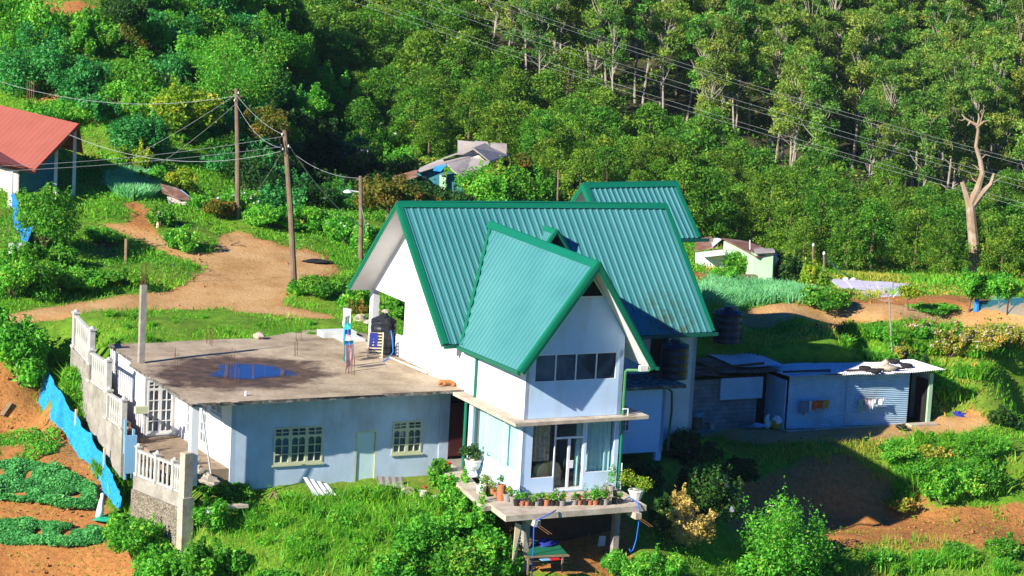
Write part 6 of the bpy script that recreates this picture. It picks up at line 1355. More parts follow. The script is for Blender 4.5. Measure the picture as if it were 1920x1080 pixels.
# ------------------------------------------------------------------ the forest: gum trees above, pines below
def forest_proto(kind, seed):
    rng = np.random.default_rng(seed); m = MB(); cl = []
    if kind == 'pine':
        h = rng.uniform(6.8, 8.6); R = rng.uniform(2.3, 2.9); n = 54
        for i in range(n):
            t = ((i+.5)/n)**.85; z = h*(.16+.80*t); r = R*(1-t**1.8)**.6*(.55+.45*rng.random())+.1; a = i*2.4+rng.normal()*.4
            s = .60+.32*rng.random()*(1-t*.4); cl.append((r*math.cos(a), r*math.sin(a), z, s*1.05, s*1.05, s*.62))
        m.tube([(0, 0, -.6), (0, 0, h*.5), (0, 0, h*.93)], [.16, .11, .03], 6); mat = L['pine']; leaf = .27; nl = 5000; asp = .42; bark = M['bark']
    else:
        h = rng.uniform(12.0, 15.5); lean = rng.normal(size=2)*.05; pts = [np.array([lean[0]*z+.12*math.sin(z*.6+seed), lean[1]*z+.10*math.cos(z*.5+seed), z]) for z in np.linspace(-.6, h*.8, 7)]
        m.tube(pts, np.linspace(.12, .05, 7), 6); k = int(rng.integers(28, 38))
        for i in range(k):
            z = h*(.46+.52*((i+.5)/k)**.8); r = rng.uniform(.5, 2.5)*(1.12-.55*(z/h)); a = rng.random()*6.28; j = np.array([np.interp(z*.83, [p[2] for p in pts], [p[q] for p in pts]) for q in (0, 1)])
            c = np.array([j[0]+r*math.cos(a), j[1]+r*math.sin(a), z]); s = rng.uniform(.4, .85); cl.append((*c, s, s, s*.65))
            z0 = max(z*.80, h*.35); q = np.array([np.interp(z0, [p[2] for p in pts], [p[w] for p in pts]) for w in (0, 1)]); p0 = np.array([*q, z0])
            m.tube([p0, p0*.45+c*.55+[0, 0, -.15], c], [.042, .03, .014], 4)
        mat = L['euc']; leaf = .23; nl = 5200; asp = .42; bark = M['palebark']
    return foliage_mesh('crown', cl, nl, leaf, rng, mat, asp, .30, inner=.25, tintvar=.22), m, bark
protos = {}
for kind, n in (('pine', 6), ('gum', 8), ('young', 5)):
    protos[kind] = []
    for i in range(n):
        cm, tm, bk = forest_proto('gum' if kind == 'gum' else 'pine', 300+i+{'pine': 0, 'gum': 50, 'young': 80}[kind])
        t = thing({'young': 'young_pine'}.get(kind, kind+'_tree'), {'young': 'short bushy young pine in the hollow between the house and the forest', 'pine': 'bushy dark pine in the dense plantation on the lower hillside', 'gum': 'tall gum tree with pale trunk in the stand on the upper hillside'}[kind], 'tree', (0, 0, 0), {'young': 'young pines in the hollow', 'pine': 'pine plantation on the hillside', 'gum': 'gum tree stand on the hillside'}[kind])
        link_mesh('crown', cm, t); tm.build('trunk', bk, t); protos[kind].append([t, False])
def place_tree(kind, p, rz, sc):
    e = protos[kind][rnd.randrange(len(protos[kind]))]
    if not e[1]: e[1] = True; e[0].location = tuple(p); e[0].rotation_euler = (0, 0, rz); e[0].scale = (sc, sc, sc); return e[0]
    return copy_tree(e[0], p, rz, sc)
bx = [560, 700, 900, 1100, 1300, 1500, 1700, 2000]; by = [-60, 30, 150, 285, 350, 440, 500, 540]
cnt = {'pine': 0, 'gum': 0, 'young': 0}; cand = []
for gx_ in np.arange(-62, 72, 3.5):
    for gy_ in np.arange(156, 322, 3.3):
        x = gx_+rnd.uniform(-1.2, 1.2)+((int(gy_/3.3) % 2)*1.7); y = gy_+rnd.uniform(-1.1, 1.1); z = float(hz(x, y)); tzz = float(tz([[x, y]])[0]) if y < 205 else -99; z = max(z, tzz) if y > 184 else tzz; px_, py_, d_ = proj((x, y, z))
        if px_ < 430 or px_ > 1990 or py_ < -75 or py_ > 640: continue
        if px_ < 640 and py_ > 330: continue
        if 640 < px_ < 1280 and py_ > 450: continue
        if y < 205 and tzz > hz(x, y):                                   # the hollow and the lip below the track
            if px_ < 640 and py_ < 330 and y < 190: continue
            if px_ < 1020 and y < 178: continue
            if px_ >= 1020 and (y < 163 or (1280 < px_ < 1500 and y < 166)): continue
        cand.append((x, y, z, px_, py_, y < 205 and tzz > hz(x, y)))
rnd.shuffle(cand)
for (x, y, z, px_, py_, lip) in cand:
    edge = np.interp(px_, bx, by)+rnd.uniform(-28, 28); kind = 'young' if lip else 'pine' if py_ > edge else 'gum'
    if kind == 'gum' and py_ > edge-50 and rnd.random() < .15: continue      # the open, trunk-showing front of the gums
    if cnt[kind] >= {'gum': 300, 'pine': 300, 'young': 240}[kind]: continue
    cnt[kind] += 1; place_tree(kind, (x, y, z-.2), rnd.uniform(0, 6.28), rnd.uniform(.48, .72) if lip else rnd.uniform(.75, 1.08) if kind == 'pine' else rnd.uniform(.85, 1.12))
rngu = np.random.default_rng(77); q = np.c_[rngu.uniform(-75, 85, 240000), rngu.uniform(182, 330, 240000)]; qz = hz(q[:, 0], q[:, 1]); Pq = np.c_[q, qz]; dq = (Pq-CAM)@FWD; uq = 960+FPX*((Pq-CAM)@RT)/dq; vq = 540-FPX*((Pq-CAM)@UPV)/dq
nn = vnoise(q[:, 0]+300, q[:, 1], 4.0, 91)*.6+vnoise(q[:, 0]+300, q[:, 1], 1.6, 92)*.4; kq = (uq > 430) & (uq < 1990) & (vq > -80) & (vq < 640) & (rngu.random(len(q)) < np.clip((nn-.26)*3, 0, 1)); Pq = Pq[kq]+np.c_[np.zeros((kq.sum(), 2)), 2.0*nn[kq]*rngu.random(kq.sum())**1.3]
V, F = leaves(Pq, np.tile([0, -.3, .95], (len(Pq), 1)), .34*(.7+.6*rngu.random(len(Pq))), rngu, .55, .4); tag(link_mesh('undergrowth', np_mesh('undergrowth', V, F, L['pine'], np.clip(nn[kq]+rngu.normal(size=len(Pq))*.2, 0, 1))), 'leafy undergrowth on the forest floor between the trunks', 'undergrowth', kind='stuff')
print('FOREST', cnt, len(cand), [sum(1 for c in cand if c[5])])
for k in protos:
    for e in protos[k]:
        if not e[1]: e[0].location = (0, 260, hz(0, 260))

# ------------------------------------------------------------------ single trees and bushes
def at_px(px, py): p = G(px, py); return p, float(np.dot(p-CAM, FWD))/FPX
SEED = [500]
def bush(px, py, w, h, mat, label, cat='bush', leaf=.13, dens=1., name='bush', nclump=12, flowers=None, group=None, trunk=False, crown_lo=None, part='foliage', aspect=.5, yr=1., flat=.45, dx=0):
    """bush seen w x h pixels big standing at ground pixel (px,py); as a tree when crown_lo gives how many pixels up the crown starts"""
    base, s = at_px(px, py); SEED[0] += 1; rx = w*s/2; hh = h*s
    area = math.pi*rx*2*hh*1.1+math.pi*rx*rx; n = int(min(9000, max(250, dens*2.6*area/(leaf*leaf*aspect*.75))))
    if crown_lo:
        ch = (h-crown_lo)*s; rng = np.random.default_rng(SEED[0]); cl = [(x, y, z+crown_lo*s-.05*ch, a, b, c) for x, y, z, a, b, c in bush_clumps(rng, rx, rx*yr, ch, nclump)]
        return plant(name, label, cat, base, rx, rx*yr, hh, n, leaf, L[mat], SEED[0], clumps=cl, trunk=max(.05, rx*.06), crownz=crown_lo*s, flowers=flowers, group=group, aspect=aspect, flat=flat, part='crown')
    return plant(name, label, cat, base, rx, rx*yr, hh, n, leaf, L[mat], SEED[0], nclump=nclump, flowers=flowers, group=group, aspect=aspect, flat=flat, part=part)
WF = (L['white_flower'], 60, .10); 
# left side
bush(32, 716, 105, 128, 'bright', 'big bright leafy bush on top of the bare soil bank at the left edge', leaf=.20, nclump=18, dens=1.2)
bush(-12, 640, 60, 70, 'bright', 'leafy bush cut by the picture edge above the road end', leaf=.18)
bush(80, 478, 142, 138, 'mid', 'round glossy garden tree standing left of the path', 'tree', leaf=.15, name='garden_tree', nclump=22, crown_lo=22, dens=1.1)
for i, (x, y, w, h, mt, lb) in enumerate(((20, 560, 80, 90, 'bright', 'leafy hedge plant at the left edge beside the road'), (70, 560, 90, 80, 'mid', 'leafy hedge plant left of the road bend'), (125, 548, 80, 62, 'bright', 'low leafy hedge plant in the garden corner'), (45, 512, 80, 62, 'mid', 'hedge plant below the grey drum'), (110, 505, 70, 50, 'mid', 'low plant in front of the round garden tree'), (190, 455, 70, 34, 'bright', 'low leafy plant along the garden path'), (345, 470, 70, 48, 'bright', 'rounded grassy bush right of the path end'), (300, 425, 60, 40, 'mid', 'low bush beside the short pale post'), (160, 545, 90, 40, 'bright', 'low spreading plant above the road bank'), (235, 540, 90, 36, 'mid', 'low spreading plant in the tree shadow by the road'))):
    bush(x, y, w, h, mt, lb, leaf=.14, dens=.9)
bush(262, 292, 120, 84, 'bluegreen', 'rounded bluish green bush below the yellow tree', leaf=.17, nclump=16)
bush(342, 270, 128, 112, 'yellow', 'yellow green tree with a spreading crown left of the tall pole', 'tree', leaf=.20, name='yellow_tree', nclump=18, crown_lo=38)
bush(60, 178, 150, 140, 'bluegreen', 'large bush high on the slope at the left edge', leaf=.18, nclump=20)
bush(150, 190, 130, 90, 'bluegreen', 'wide bush on the slope above the red roof', leaf=.18, nclump=18)
bush(120, 228, 150, 44, 'bright', 'low bush directly behind the red roof', leaf=.16)
bush(185, 232, 80, 60, 'bluegreen', 'small bush right of the red roof ridge', leaf=.16)
bush(160, 112, 62, 96, 'bright', 'upright bright bush below the bare red field', leaf=.16)
bush(15, 60, 70, 60, 'bright', 'small bush at the upper left corner', leaf=.16)
bush(228, 90, 100, 110, 'dark', 'dark brownish tree at the top left beside the bright bush', 'tree', leaf=.16, name='dark_tree', crown_lo=25)
bush(240, 105, 60, 58, 'red', 'small brownish shrub in front of the dark tree', leaf=.15)
bush(190, 108, 60, 60, 'mid', 'mid green shrub on the dark slope', leaf=.15)
bush(330, 100, 60, 36, 'bluegreen', 'small round bush above the grassy ledge', leaf=.15)
bush(440, 232, 160, 190, 'bright', 'tall feathery pale green tree behind the straight pole', 'tree', leaf=.16, name='feathery_tree', nclump=30, crown_lo=40, aspect=.35, dens=1.0)
bush(370, 150, 90, 90, 'bright', 'bright shrub left of the feathery tree', leaf=.15)
bush(495, 300, 88, 112, 'red', 'rounded russet green tree between the two nearer poles', 'tree', leaf=.14, name='russet_tree', crown_lo=36, nclump=14)
for i, (x, y, w, h) in enumerate(((560, 175, 110, 90), (620, 215, 100, 80), (520, 120, 110, 100), (600, 130, 110, 100), (570, 240, 100, 80), (640, 265, 90, 70))): bush(x, y, w, h, ['mid', 'bright', 'mid'][i % 3], ['mid green shrub right of the feathery tree', 'bright shrub at the forest edge above the hollow', 'mid green shrub high beside the feathery tree', 'mid green shrub at the left edge of the pines', 'bright shrub above the dark hollow', 'mid green shrub above the far tank'][i], leaf=.17)
mb = MB(); g_ = G(490, 172); s_ = float(np.dot(g_-CAM, FWD))/FPX
st_ = thing('dead_tree', 'bare twisted dead stump above the russet tree', 'tree', g_)
m = MB(); m.tube([g_, g_+ZX*1.3, g_+[.15, 0, 2.2]], [.16, .13, .09], 7); 
for v in ((-.5, 0, 2.6), (.4, 0, 2.7), (.1, 0, 3.0), (-.3, 0, 1.8)): m.tube([g_+[.1, 0, 1.4], g_+np.array(v)*[.6, 1, .85], g_+np.array(v)], [.09, .08, .04], 5)
m.build('trunk', M['bark'], st_)
bush(340, 366, 64, 54, 'yellow', 'yellow flowering shrub behind the rusty shelter', leaf=.13)
bush(284, 352, 62, 44, 'bright', 'bright rounded shrub left of the yellow shrub', leaf=.13)
bush(200, 325, 80, 44, 'bright', 'bright low shrub right of the red-roofed house', leaf=.14)
bush(250, 318, 70, 48, 'yellow', 'yellowish weeds above the leek patch', leaf=.13)
bush(408, 412, 62, 44, 'red', 'brown withered bush left of the tall pole base', leaf=.12)
bush(440, 400, 90, 56, 'bright', 'bush with white flowers around the tall pole base', leaf=.14, flowers=WF)
bush(378, 392, 60, 34, 'bright', 'low bright bush beside the rusty shelter', leaf=.13)
for i, (x, y, w, h, lb) in enumerate(((505, 428, 90, 46, 'first leafy bush right of the tall pole at the turning place'), (560, 432, 90, 50, 'second leafy bush at the back of the turning place'), (610, 440, 80, 46, 'third leafy bush at the back of the turning place'), (650, 462, 80, 56, 'leafy bush left of the lamp pole'), (690, 480, 70, 60, 'leafy bush between the lamp pole and the gable'))): bush(x, y, w, h, 'bright', lb, leaf=.16, flowers=(L['white_flower'], 20, .09))
bush(600, 560, 110, 46, 'mid', 'low bush right of the leaning pole base', leaf=.13)
bush(560, 552, 50, 26, 'bright', 'small weeds at the leaning pole base', leaf=.11)
bush(668, 580, 60, 46, 'bright', 'leafy shrub beside the veranda corner', leaf=.15)
bush(672, 592, 44, 30, 'red', 'brown withered plant above the yellow stones', leaf=.12)
bush(745, 600, 70, 50, 'mid', 'shrub seen through the open veranda', leaf=.15)
# behind the house
bush(725, 428, 120, 106, 'red', 'left russet tree behind the main roof', 'tree', leaf=.17, name='russet_tree', crown_lo=40, nclump=16)
bush(782, 428, 80, 80, 'red', 'right smaller russet tree behind the main roof', 'tree', leaf=.17, name='russet_tree', crown_lo=30)
bush(905, 392, 110, 84, 'bright', 'bright bush in front of the old grey house', leaf=.17, nclump=16)
bush(985, 396, 110, 90, 'mid', 'mid green bush right of the old grey house', leaf=.17)
bush(960, 372, 80, 92, 'red', 'golden brown tree beside the old house roof', 'tree', leaf=.17, name='russet_tree', crown_lo=30)
bush(1000, 340, 70, 100, 'mid', 'slender young tree right of the old house', 'tree', leaf=.17, name='young_tree', crown_lo=30)
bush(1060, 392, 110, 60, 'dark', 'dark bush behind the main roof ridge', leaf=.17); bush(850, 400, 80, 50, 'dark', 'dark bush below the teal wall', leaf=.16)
bush(722, 292, 100, 60, 'mid', 'hydrangea with many white heads on the sunny slope', leaf=.16, flowers=(L['white_flower'], 110, .17), name='hydrangea')
bush(775, 290, 70, 66, 'yellow', 'yellowish bush right of the white hydrangea', leaf=.16)
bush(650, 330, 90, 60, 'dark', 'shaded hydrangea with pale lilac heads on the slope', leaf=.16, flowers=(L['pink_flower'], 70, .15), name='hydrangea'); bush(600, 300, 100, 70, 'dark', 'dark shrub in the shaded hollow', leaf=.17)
# right side
bush(1380, 520, 66, 50, 'mid', 'green bush in front of the cottage side wall', leaf=.14); bush(1362, 535, 60, 34, 'bright', 'low bright bush beside the weathered crate', leaf=.13)
bush(1478, 535, 48, 70, 'dark', 'dark bush right of the mint cottage', leaf=.15); bush(1528, 552, 52, 66, 'yellow', 'pale flowering bush left of the tin store', leaf=.14)
bush(1545, 578, 96, 44, 'mid', 'spreading leafy bush at the end of the leek field', leaf=.17, nclump=16)
bush(1816, 586, 78, 88, 'bright', 'bright small tree with three stems beside the track', 'tree', leaf=.15, name='small_tree', crown_lo=26, nclump=16); bush(1872, 580, 74, 76, 'bright', 'bright small tree right of the three-stemmed one', 'tree', leaf=.16, name='small_tree', crown_lo=22, nclump=14)
bush(1702, 582, 36, 54, 'yellow', 'spindly young tree in front of the tin store', 'tree', leaf=.11, name='small_tree', crown_lo=22, dens=.5)
bush(1755, 586, 90, 16, 'bright', 'low weeds at the track edge left of the small trees', leaf=.11)
for i, (x, y, w, h, lb) in enumerate(((1735, 632, 60, 44, 'leftmost pale seeding shrub below the track'), (1782, 668, 74, 66, 'largest pale seeding shrub on the bank edge'), (1850, 665, 90, 56, 'pale seeding shrub above the shaded hollow'), (1905, 672, 70, 60, 'pale seeding shrub at the right edge'))): bush(x, y, w, h, 'drygrass', lb, leaf=.12, flowers=(L['seed'], 170, .10), dens=.8)
bush(1716, 700, 46, 42, 'dark', 'dark round bush behind the right end of the shed', leaf=.12); bush(1690, 680, 50, 36, 'drygrass', 'dry shrub behind the shed roof', leaf=.12, flowers=(L['seed'], 60, .09))
bush(1660, 640, 50, 36, 'bright', 'bright grass tussock left of the aerial pole', leaf=.12); bush(1740, 640, 70, 40, 'bright', 'bright weeds below the track', leaf=.12)
bush(1882, 800, 60, 40, 'dark', 'dark bush at the right end of the yard', leaf=.13)
for i, (x, y, w, h, mt, lb) in enumerate(((1680, 868, 80, 36, 'bright', 'leafy clump at the top left of the terrace bank'), (1740, 862, 80, 28, 'drygrass', 'dry weeds along the yard edge'), (1830, 862, 80, 32, 'mid', 'dark weeds below the right end of the yard'), (1720, 905, 70, 36, 'bright', 'bright clump beside the bare red bank'), (1800, 925, 110, 54, 'bright', 'large bright clump in the middle of the terrace bank'), (1858, 925, 70, 56, 'mid', 'mid green clump at the right of the terrace bank'), (1765, 945, 70, 50, 'bright', 'low bright clump at the foot of the terrace bank'), (1690, 962, 60, 30, 'drygrass', 'dry weeds at the foot of the red bank'))): bush(x, y, w, h, mt, lb, leaf=.13, nclump=14)
bush(1462, 1100, 165, 196, 'bright', 'tall bright flowering shrub in front of the shadowed terrace', leaf=.13, nclump=30, flowers=(L['white_flower'], 60, .06), dens=1.1)
bush(1525, 1100, 90, 90, 'bright', 'lower right part of bright shrubbery beside the tall flowering shrub', leaf=.13, flowers=(L['white_flower'], 30, .06)); bush(1430, 1105, 90, 80, 'bright', 'broad-leaved bush at the foot of the tall flowering shrub', leaf=.18)
bush(1280, 1022, 104, 96, 'gold', 'straw-coloured dried bush beside the balcony', leaf=.12, dens=.8)
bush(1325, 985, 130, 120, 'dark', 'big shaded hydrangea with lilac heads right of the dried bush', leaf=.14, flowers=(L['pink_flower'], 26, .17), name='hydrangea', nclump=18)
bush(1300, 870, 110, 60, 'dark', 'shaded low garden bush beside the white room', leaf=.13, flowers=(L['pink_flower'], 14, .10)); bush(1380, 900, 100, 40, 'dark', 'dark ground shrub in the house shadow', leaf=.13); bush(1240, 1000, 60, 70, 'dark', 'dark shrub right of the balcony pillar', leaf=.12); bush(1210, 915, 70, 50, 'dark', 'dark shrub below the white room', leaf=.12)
for i, (x, y, w, h, lb) in enumerate(((1545, 1040, 60, 36, 'low rose with one white bloom beside the tall shrub'), (1790, 1046, 50, 32, 'low rose with white blooms, left of two by the terrace edge'), (1880, 1046, 70, 44, 'larger low rose with white blooms at the terrace edge'))): bush(x, y, w, h, 'mid', lb, leaf=.11, flowers=(L['white_flower'], 9, .11), name='rose_bush')
for i, (x, y, w, h, lb) in enumerate(((1200, 1096, 80, 60, 'bright fern clump right of the right balcony pillar'), (1250, 1098, 80, 70, 'bright leafy clump at the bottom below the dried bush'), (1150, 1080, 50, 50, 'arching fern at the foot of the right balcony pillar'))): bush(x, y, w, h, 'bright', lb, leaf=.18, aspect=.25, name='fern')
RF_ = (L['red_flower'], 16, .11)
for i, (x, y, w, h, mt, fl, lb) in enumerate(((915, 1000, 80, 90, 'bright', RF_, 'canna with red flowers beside the balcony slab'), (880, 1040, 100, 110, 'bright', None, 'large leafy shrub below the canna'), (925, 1090, 90, 100, 'bright', RF_, 'leafy shrub with red flowers left of the timber post'), (800, 1070, 130, 110, 'bright', None, 'broad leafy shrub in the lower middle of the grass bank'), (860, 1110, 120, 100, 'mid', None, 'leafy shrub at the bottom below the canna'), (730, 1095, 90, 60, 'bright', None, 'leafy shrub at the bottom left of the broad one'), (855, 960, 80, 70, 'bright', None, 'leafy weeds below the doorway'), (825, 925, 46, 70, 'mid', RF_, 'tall plant with a red flower at the wall corner'),
    (392, 1000, 70, 66, 'bright', None, 'broad-leaved plant right of the concrete corner post'), (430, 1075, 60, 50, 'bright', None, 'leafy plant low on the left of the grass bank'), (385, 1100, 90, 90, 'mid', None, 'leafy plant at the bottom beside the corner post'), (520, 1100, 80, 36, 'bright', None, 'low leafy plant at the bottom of the grass bank'),
    (255, 1060, 110, 100, 'bright', None, 'large leafy bush in the lower left beside the stone wall'), (300, 1110, 100, 90, 'bright', None, 'leafy bush at the bottom against the stone wall foot'), (225, 1010, 60, 50, 'bright', None, 'leafy weeds beside the green plastic sheet'), (440, 935, 70, 34, 'mid', None, 'dark weeds at the house wall corner'), (640, 985, 40, 26, 'bright', None, 'small leafy weed in the middle of the grass bank'), (160, 640, 46, 22, 'mid', None, 'small weeds at the far end of the baluster wall'))): bush(x, y, w, h, mt, lb, leaf=.15, nclump=16, flowers=fl, dens=1.1)
bush(318, 850, 50, 34, 'mid', 'green porch plants in front of the tall porch window', leaf=.11)
bush(390, 925, 50, 24, 'mid', 'low weeds between the porch and the corner post', leaf=.11)
bush(362, 862, 70, 36, 'dark', 'porch plants with white blooms behind the near balustrade', leaf=.11, flowers=(L['white_flower'], 6, .10))
# the dead tree at the right
dt_ = thing('dead_tree', 'tall bleached dead tree with broken twisted limbs before the forest', 'tree', G(1828, 520)); db = G(1828, 520); dd = float(np.dot(db-CAM, FWD)); T_ = lambda x, y, e=0.: PD(x, y, dd+e)
m = MB(); m.tube([db-ZX*.5, T_(1827, 470), T_(1822, 415), T_(1819, 382)], [.40, .34, .31, .29], 9); m.tube([T_(1819, 385), T_(1833, 355), T_(1842, 325), T_(1838, 300), T_(1830, 275), T_(1834, 245), T_(1832, 232)], [.28, .23, .17, .15, .12, .10, .08], 8)
m.tube([T_(1818, 385), T_(1812, 365), T_(1804, 341)], [.26, .20, .15], 7); m.tube([T_(1822, 388), T_(1842, 362), T_(1858, 345), T_(1864, 325)], [.24, .2, .13, .08], 7)
for pts in (((1832, 235), (1820, 228), (1810, 222), (1803, 214)), ((1832, 240), (1836, 222), (1834, 212)), ((1833, 238), (1845, 228), (1853, 226)), ((1820, 228), (1814, 236))): m.tube([T_(*q) for q in pts], np.linspace(.11, .03, len(pts)), 6)
for q0, q1, q2 in (((1838, 300), (1848, 290), (1856, 292)), ((1842, 325), (1830, 312), (1822, 308)), ((1858, 345), (1870, 338), (1880, 330)), ((1836, 345), (1824, 336), (1818, 322)), ((1834, 245), (1842, 216), (1846, 206)), ((1810, 222), (1804, 226), (1796, 224))): m.tube([T_(*q0), T_(*q1), T_(*q2)], [.05, .035, .015], 5)
m.build('trunk', M['deadbark'], dt_)

# ------------------------------------------------------------------ wild shrubs over the spur and the hollow
wild = []
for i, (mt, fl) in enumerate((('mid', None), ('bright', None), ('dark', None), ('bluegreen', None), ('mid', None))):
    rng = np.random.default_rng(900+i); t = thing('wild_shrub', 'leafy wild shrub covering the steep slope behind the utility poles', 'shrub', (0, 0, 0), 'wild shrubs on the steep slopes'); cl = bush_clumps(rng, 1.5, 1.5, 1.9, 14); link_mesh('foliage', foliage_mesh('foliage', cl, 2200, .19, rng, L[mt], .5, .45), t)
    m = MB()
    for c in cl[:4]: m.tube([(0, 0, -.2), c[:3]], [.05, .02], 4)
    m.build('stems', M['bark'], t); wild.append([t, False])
nw = 0
for k in range(4000):
    px_, py_ = rnd.uniform(0, 1250), rnd.uniform(-20, 400)
    lim = np.interp(px_, [0, 200, 300, 420, 520, 640, 800, 1000, 1250], [150, 190, 240, 330, 400, 400, 385, 380, 380]); top = np.interp(px_, [0, 150, 450, 560, 700, 900, 1250], [20, 20, -20, 60, 230, 260, 330])
    if not (top < py_ < lim) or nw >= 170: continue
    if any(math.hypot((px_-x)/w, (py_-y)/h) < 1 for x, y, w, h in ((880, 320, 110, 60), (110, 15, 110, 42), (660, 255, 40, 35), (330, 120, 80, 24), (100, 170, 50, 40), (85, 260, 90, 90))): continue
    p = G(px_, py_)
    if not hasattr(bush, 'pts'): bush.pts = []
    if any((p[0]-q[0])**2+(p[1]-q[1])**2 < 1.7**2 for q in bush.pts): continue
    bush.pts.append(p); e = wild[rnd.choice([0, 2, 2, 2, 3] if 430 < px_ < 720 and py_ > 150 else [0, 1, 2, 3, 4, 2] if px_ > 430 or py_ > 150 else [0, 1, 3, 4])]; sc = rnd.uniform(.6, 1.15); nw += 1  # dark leaves favoured in the hollow: its shade is put into the leaf colour
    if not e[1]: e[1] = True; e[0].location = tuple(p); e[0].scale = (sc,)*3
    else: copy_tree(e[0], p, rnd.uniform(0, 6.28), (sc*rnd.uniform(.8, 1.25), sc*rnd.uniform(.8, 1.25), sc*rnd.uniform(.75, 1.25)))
print('WILD', nw)

# tall weed tufts breaking up the banks
tuf = []
for i in range(4):
    rngt = np.random.default_rng(950+i); t = thing('weed_tuft', 'tall weed tuft standing out of the grass on the slopes around the house', 'weeds', (0, 0, 0), 'weed tufts on the grass slopes')
    nb = 150; rr_ = np.abs(rngt.normal(size=nb))*.22; aa = rngt.random(nb)*6.28; Pb = np.c_[rr_*np.cos(aa), rr_*np.sin(aa), np.full(nb, -.05)]
    link_mesh('blades', blades_mesh('blades', Pb, .35+.45*rngt.random(nb), .04, rngt, L[('grass', 'grass', 'bright', 'grass')[i]], .4), t)
    clw = [(rngt.normal()*.22, rngt.normal()*.22, .2+.35*rngt.random(), .13, .13, .18) for _ in range(7)]; link_mesh('leaves', foliage_mesh('leaves', clw, 130, .13, rngt, L[('mid', 'bright', 'bright', 'mid')[i]], .5, .4), t); tuf.append([t, False])
def tufts(poly, n, s0, s1):
    xs = [p[0] for p in poly]; ys = [p[1] for p in poly]; k = 0
    while k < n:
        x, y = rnd.uniform(min(xs), max(xs)), rnd.uniform(min(ys), max(ys))
        if not inside(np.array([x]), np.array([y]), poly)[0]: continue
        k += 1; p = G(x, y); e = tuf[rnd.randrange(4)]; sc = rnd.uniform(s0, s1)
        if not e[1]: e[1] = True; e[0].location = tuple(p); e[0].scale = (sc,)*3
        else: copy_tree(e[0], p, rnd.uniform(0, 6.28), (sc*1.2, sc*1.2, sc))
tufts([(440, 950), (620, 935), (850, 925), (900, 990), (780, 1000), (640, 1075), (450, 1030)], 50, .5, .95)
tufts([(1660, 840), (1880, 825), (1900, 920), (1690, 950)], 50, .6, 1.3); tufts([(1560, 625), (1900, 625), (1900, 660), (1800, 760), (1740, 740), (1700, 690), (1560, 680)], 50, .6, 1.2); tufts([(1560, 1055), (1910, 1050), (1910, 1080), (1560, 1080)], 25, .6, 1.2)
tufts([(110, 660), (150, 700), (215, 830), (245, 930), (210, 930), (150, 800)], 45, .6, 1.2); tufts([(150, 590), (630, 600), (630, 630), (200, 645)], 14, .3, .6)
# ------------------------------------------------------------------ grass, weeds and crops
def in_view(P, mrg=40):
    q = P-CAM; d = q@FWD; u = 960+FPX*(q@RT)/d; v = 540-FPX*(q@UPV)/d
    return u, v, (u > -mrg) & (u < 1920+mrg) & (v > -mrg) & (v < 1080+mrg*2)
def scatter(n, rng, x0=X0+1, x1=X1-1, y0=88., y1=200.):
    xy = np.c_[rng.uniform(x0, x1, n), rng.uniform(y0, y1, n)]; P = np.c_[xy, tz(xy)]; return P
def house_free(P):
    qa = (P[:, 0]-K0[0])*AX[0]+(P[:, 1]-K0[1])*AX[1]; qb = (P[:, 0]-K0[0])*BX[0]+(P[:, 1]-K0[1])*BX[1]
    bad = ((qa > -9.5) & (qa < .5) & (qb > 6.4) & (qb < 17.4)) | ((qa > -12.1) & (qa < -9.4) & (qb > 6.0) & (qb < 17.4)) | ((qa > -2) & (qa < 11.6) & (qb > -.2) & (qb < 16.5)) | ((qa > -2) & (qa < 4.2) & (qb > -2.7) & (qb < .3)) | ((qa > 14.5) & (qa < 27.7) & (qb > 11) & (qb < 15)) | ((qa > 11) & (qa < 14.4) & (qb > 12.2) & (qb < 17.6))
    return ~bad
rng = np.random.default_rng(41)
P = scatter(900000, rng); u, v, ok = in_view(P); d = P[:, 1]
dens = np.where(d < 118, 1., np.where(d < 140, .75, .45)); ok &= rng.random(len(P)) < dens
so_ = soil_at(P[:, :2]); patch = vnoise(P[:, 0], P[:, 1], 1.1, 31); ok &= (so_+(patch-.5)*.8) < .48; ok &= house_free(P)
P = P[ok]; u = u[ok]; v = v[ok]; d = d[ok]
print('GRASS', len(P))
front = inside(u, v, [(350, 925), (860, 905), (960, 960), (960, 1200), (330, 1200)]); strip = inside(u, v, [(60, 600), (640, 575), (650, 640), (200, 650), (150, 660)]); right = u > 1320
big = vnoise(P[:, 0], P[:, 1], 2.3, 33)
h = .10+.16*big; h[front] = .22+.34*big[front]; h[strip] = .07+.09*big[strip]; h[right] = .10+.28*big[right]; nw_ = (P-K0)@BX; na_ = (P-K0)@AX; h[(nw_ > 5.2) & (nw_ < 7) & (na_ > -10.5) & (na_ < .5)] *= .45
h *= .6+.8*rng.random(len(P)); wd = np.where(d < 118, .030, np.where(d < 140, .042, .07))*(.8+.5*rng.random(len(P)))
dry = vnoise(P[:, 0], P[:, 1], 3.1, 35)+.25*(vnoise(P[:, 0], P[:, 1], .9, 36)-.5); isdry = (dry > np.where(right, .50, np.where(front, .88, .74))) & ~strip
tint = np.clip(.15+.7*vnoise(P[:, 0], P[:, 1], 1.7, 37)+rng.normal(size=len(P))*.18, 0, 1)
for nm, s_, mt in (('grass', ~isdry, 'grass'), ('dry_grass', isdry, 'drygrass')):
    me = blades_mesh(nm, P[s_]-[0, 0, .03], h[s_], wd[s_], rng, L[mt], .38, tint[s_]); tag(link_mesh(nm, me), {'grass': 'short green grass over the banks and verges', 'dry_grass': 'yellowish dry grass patches on the banks'}[nm], 'grass', kind='stuff')
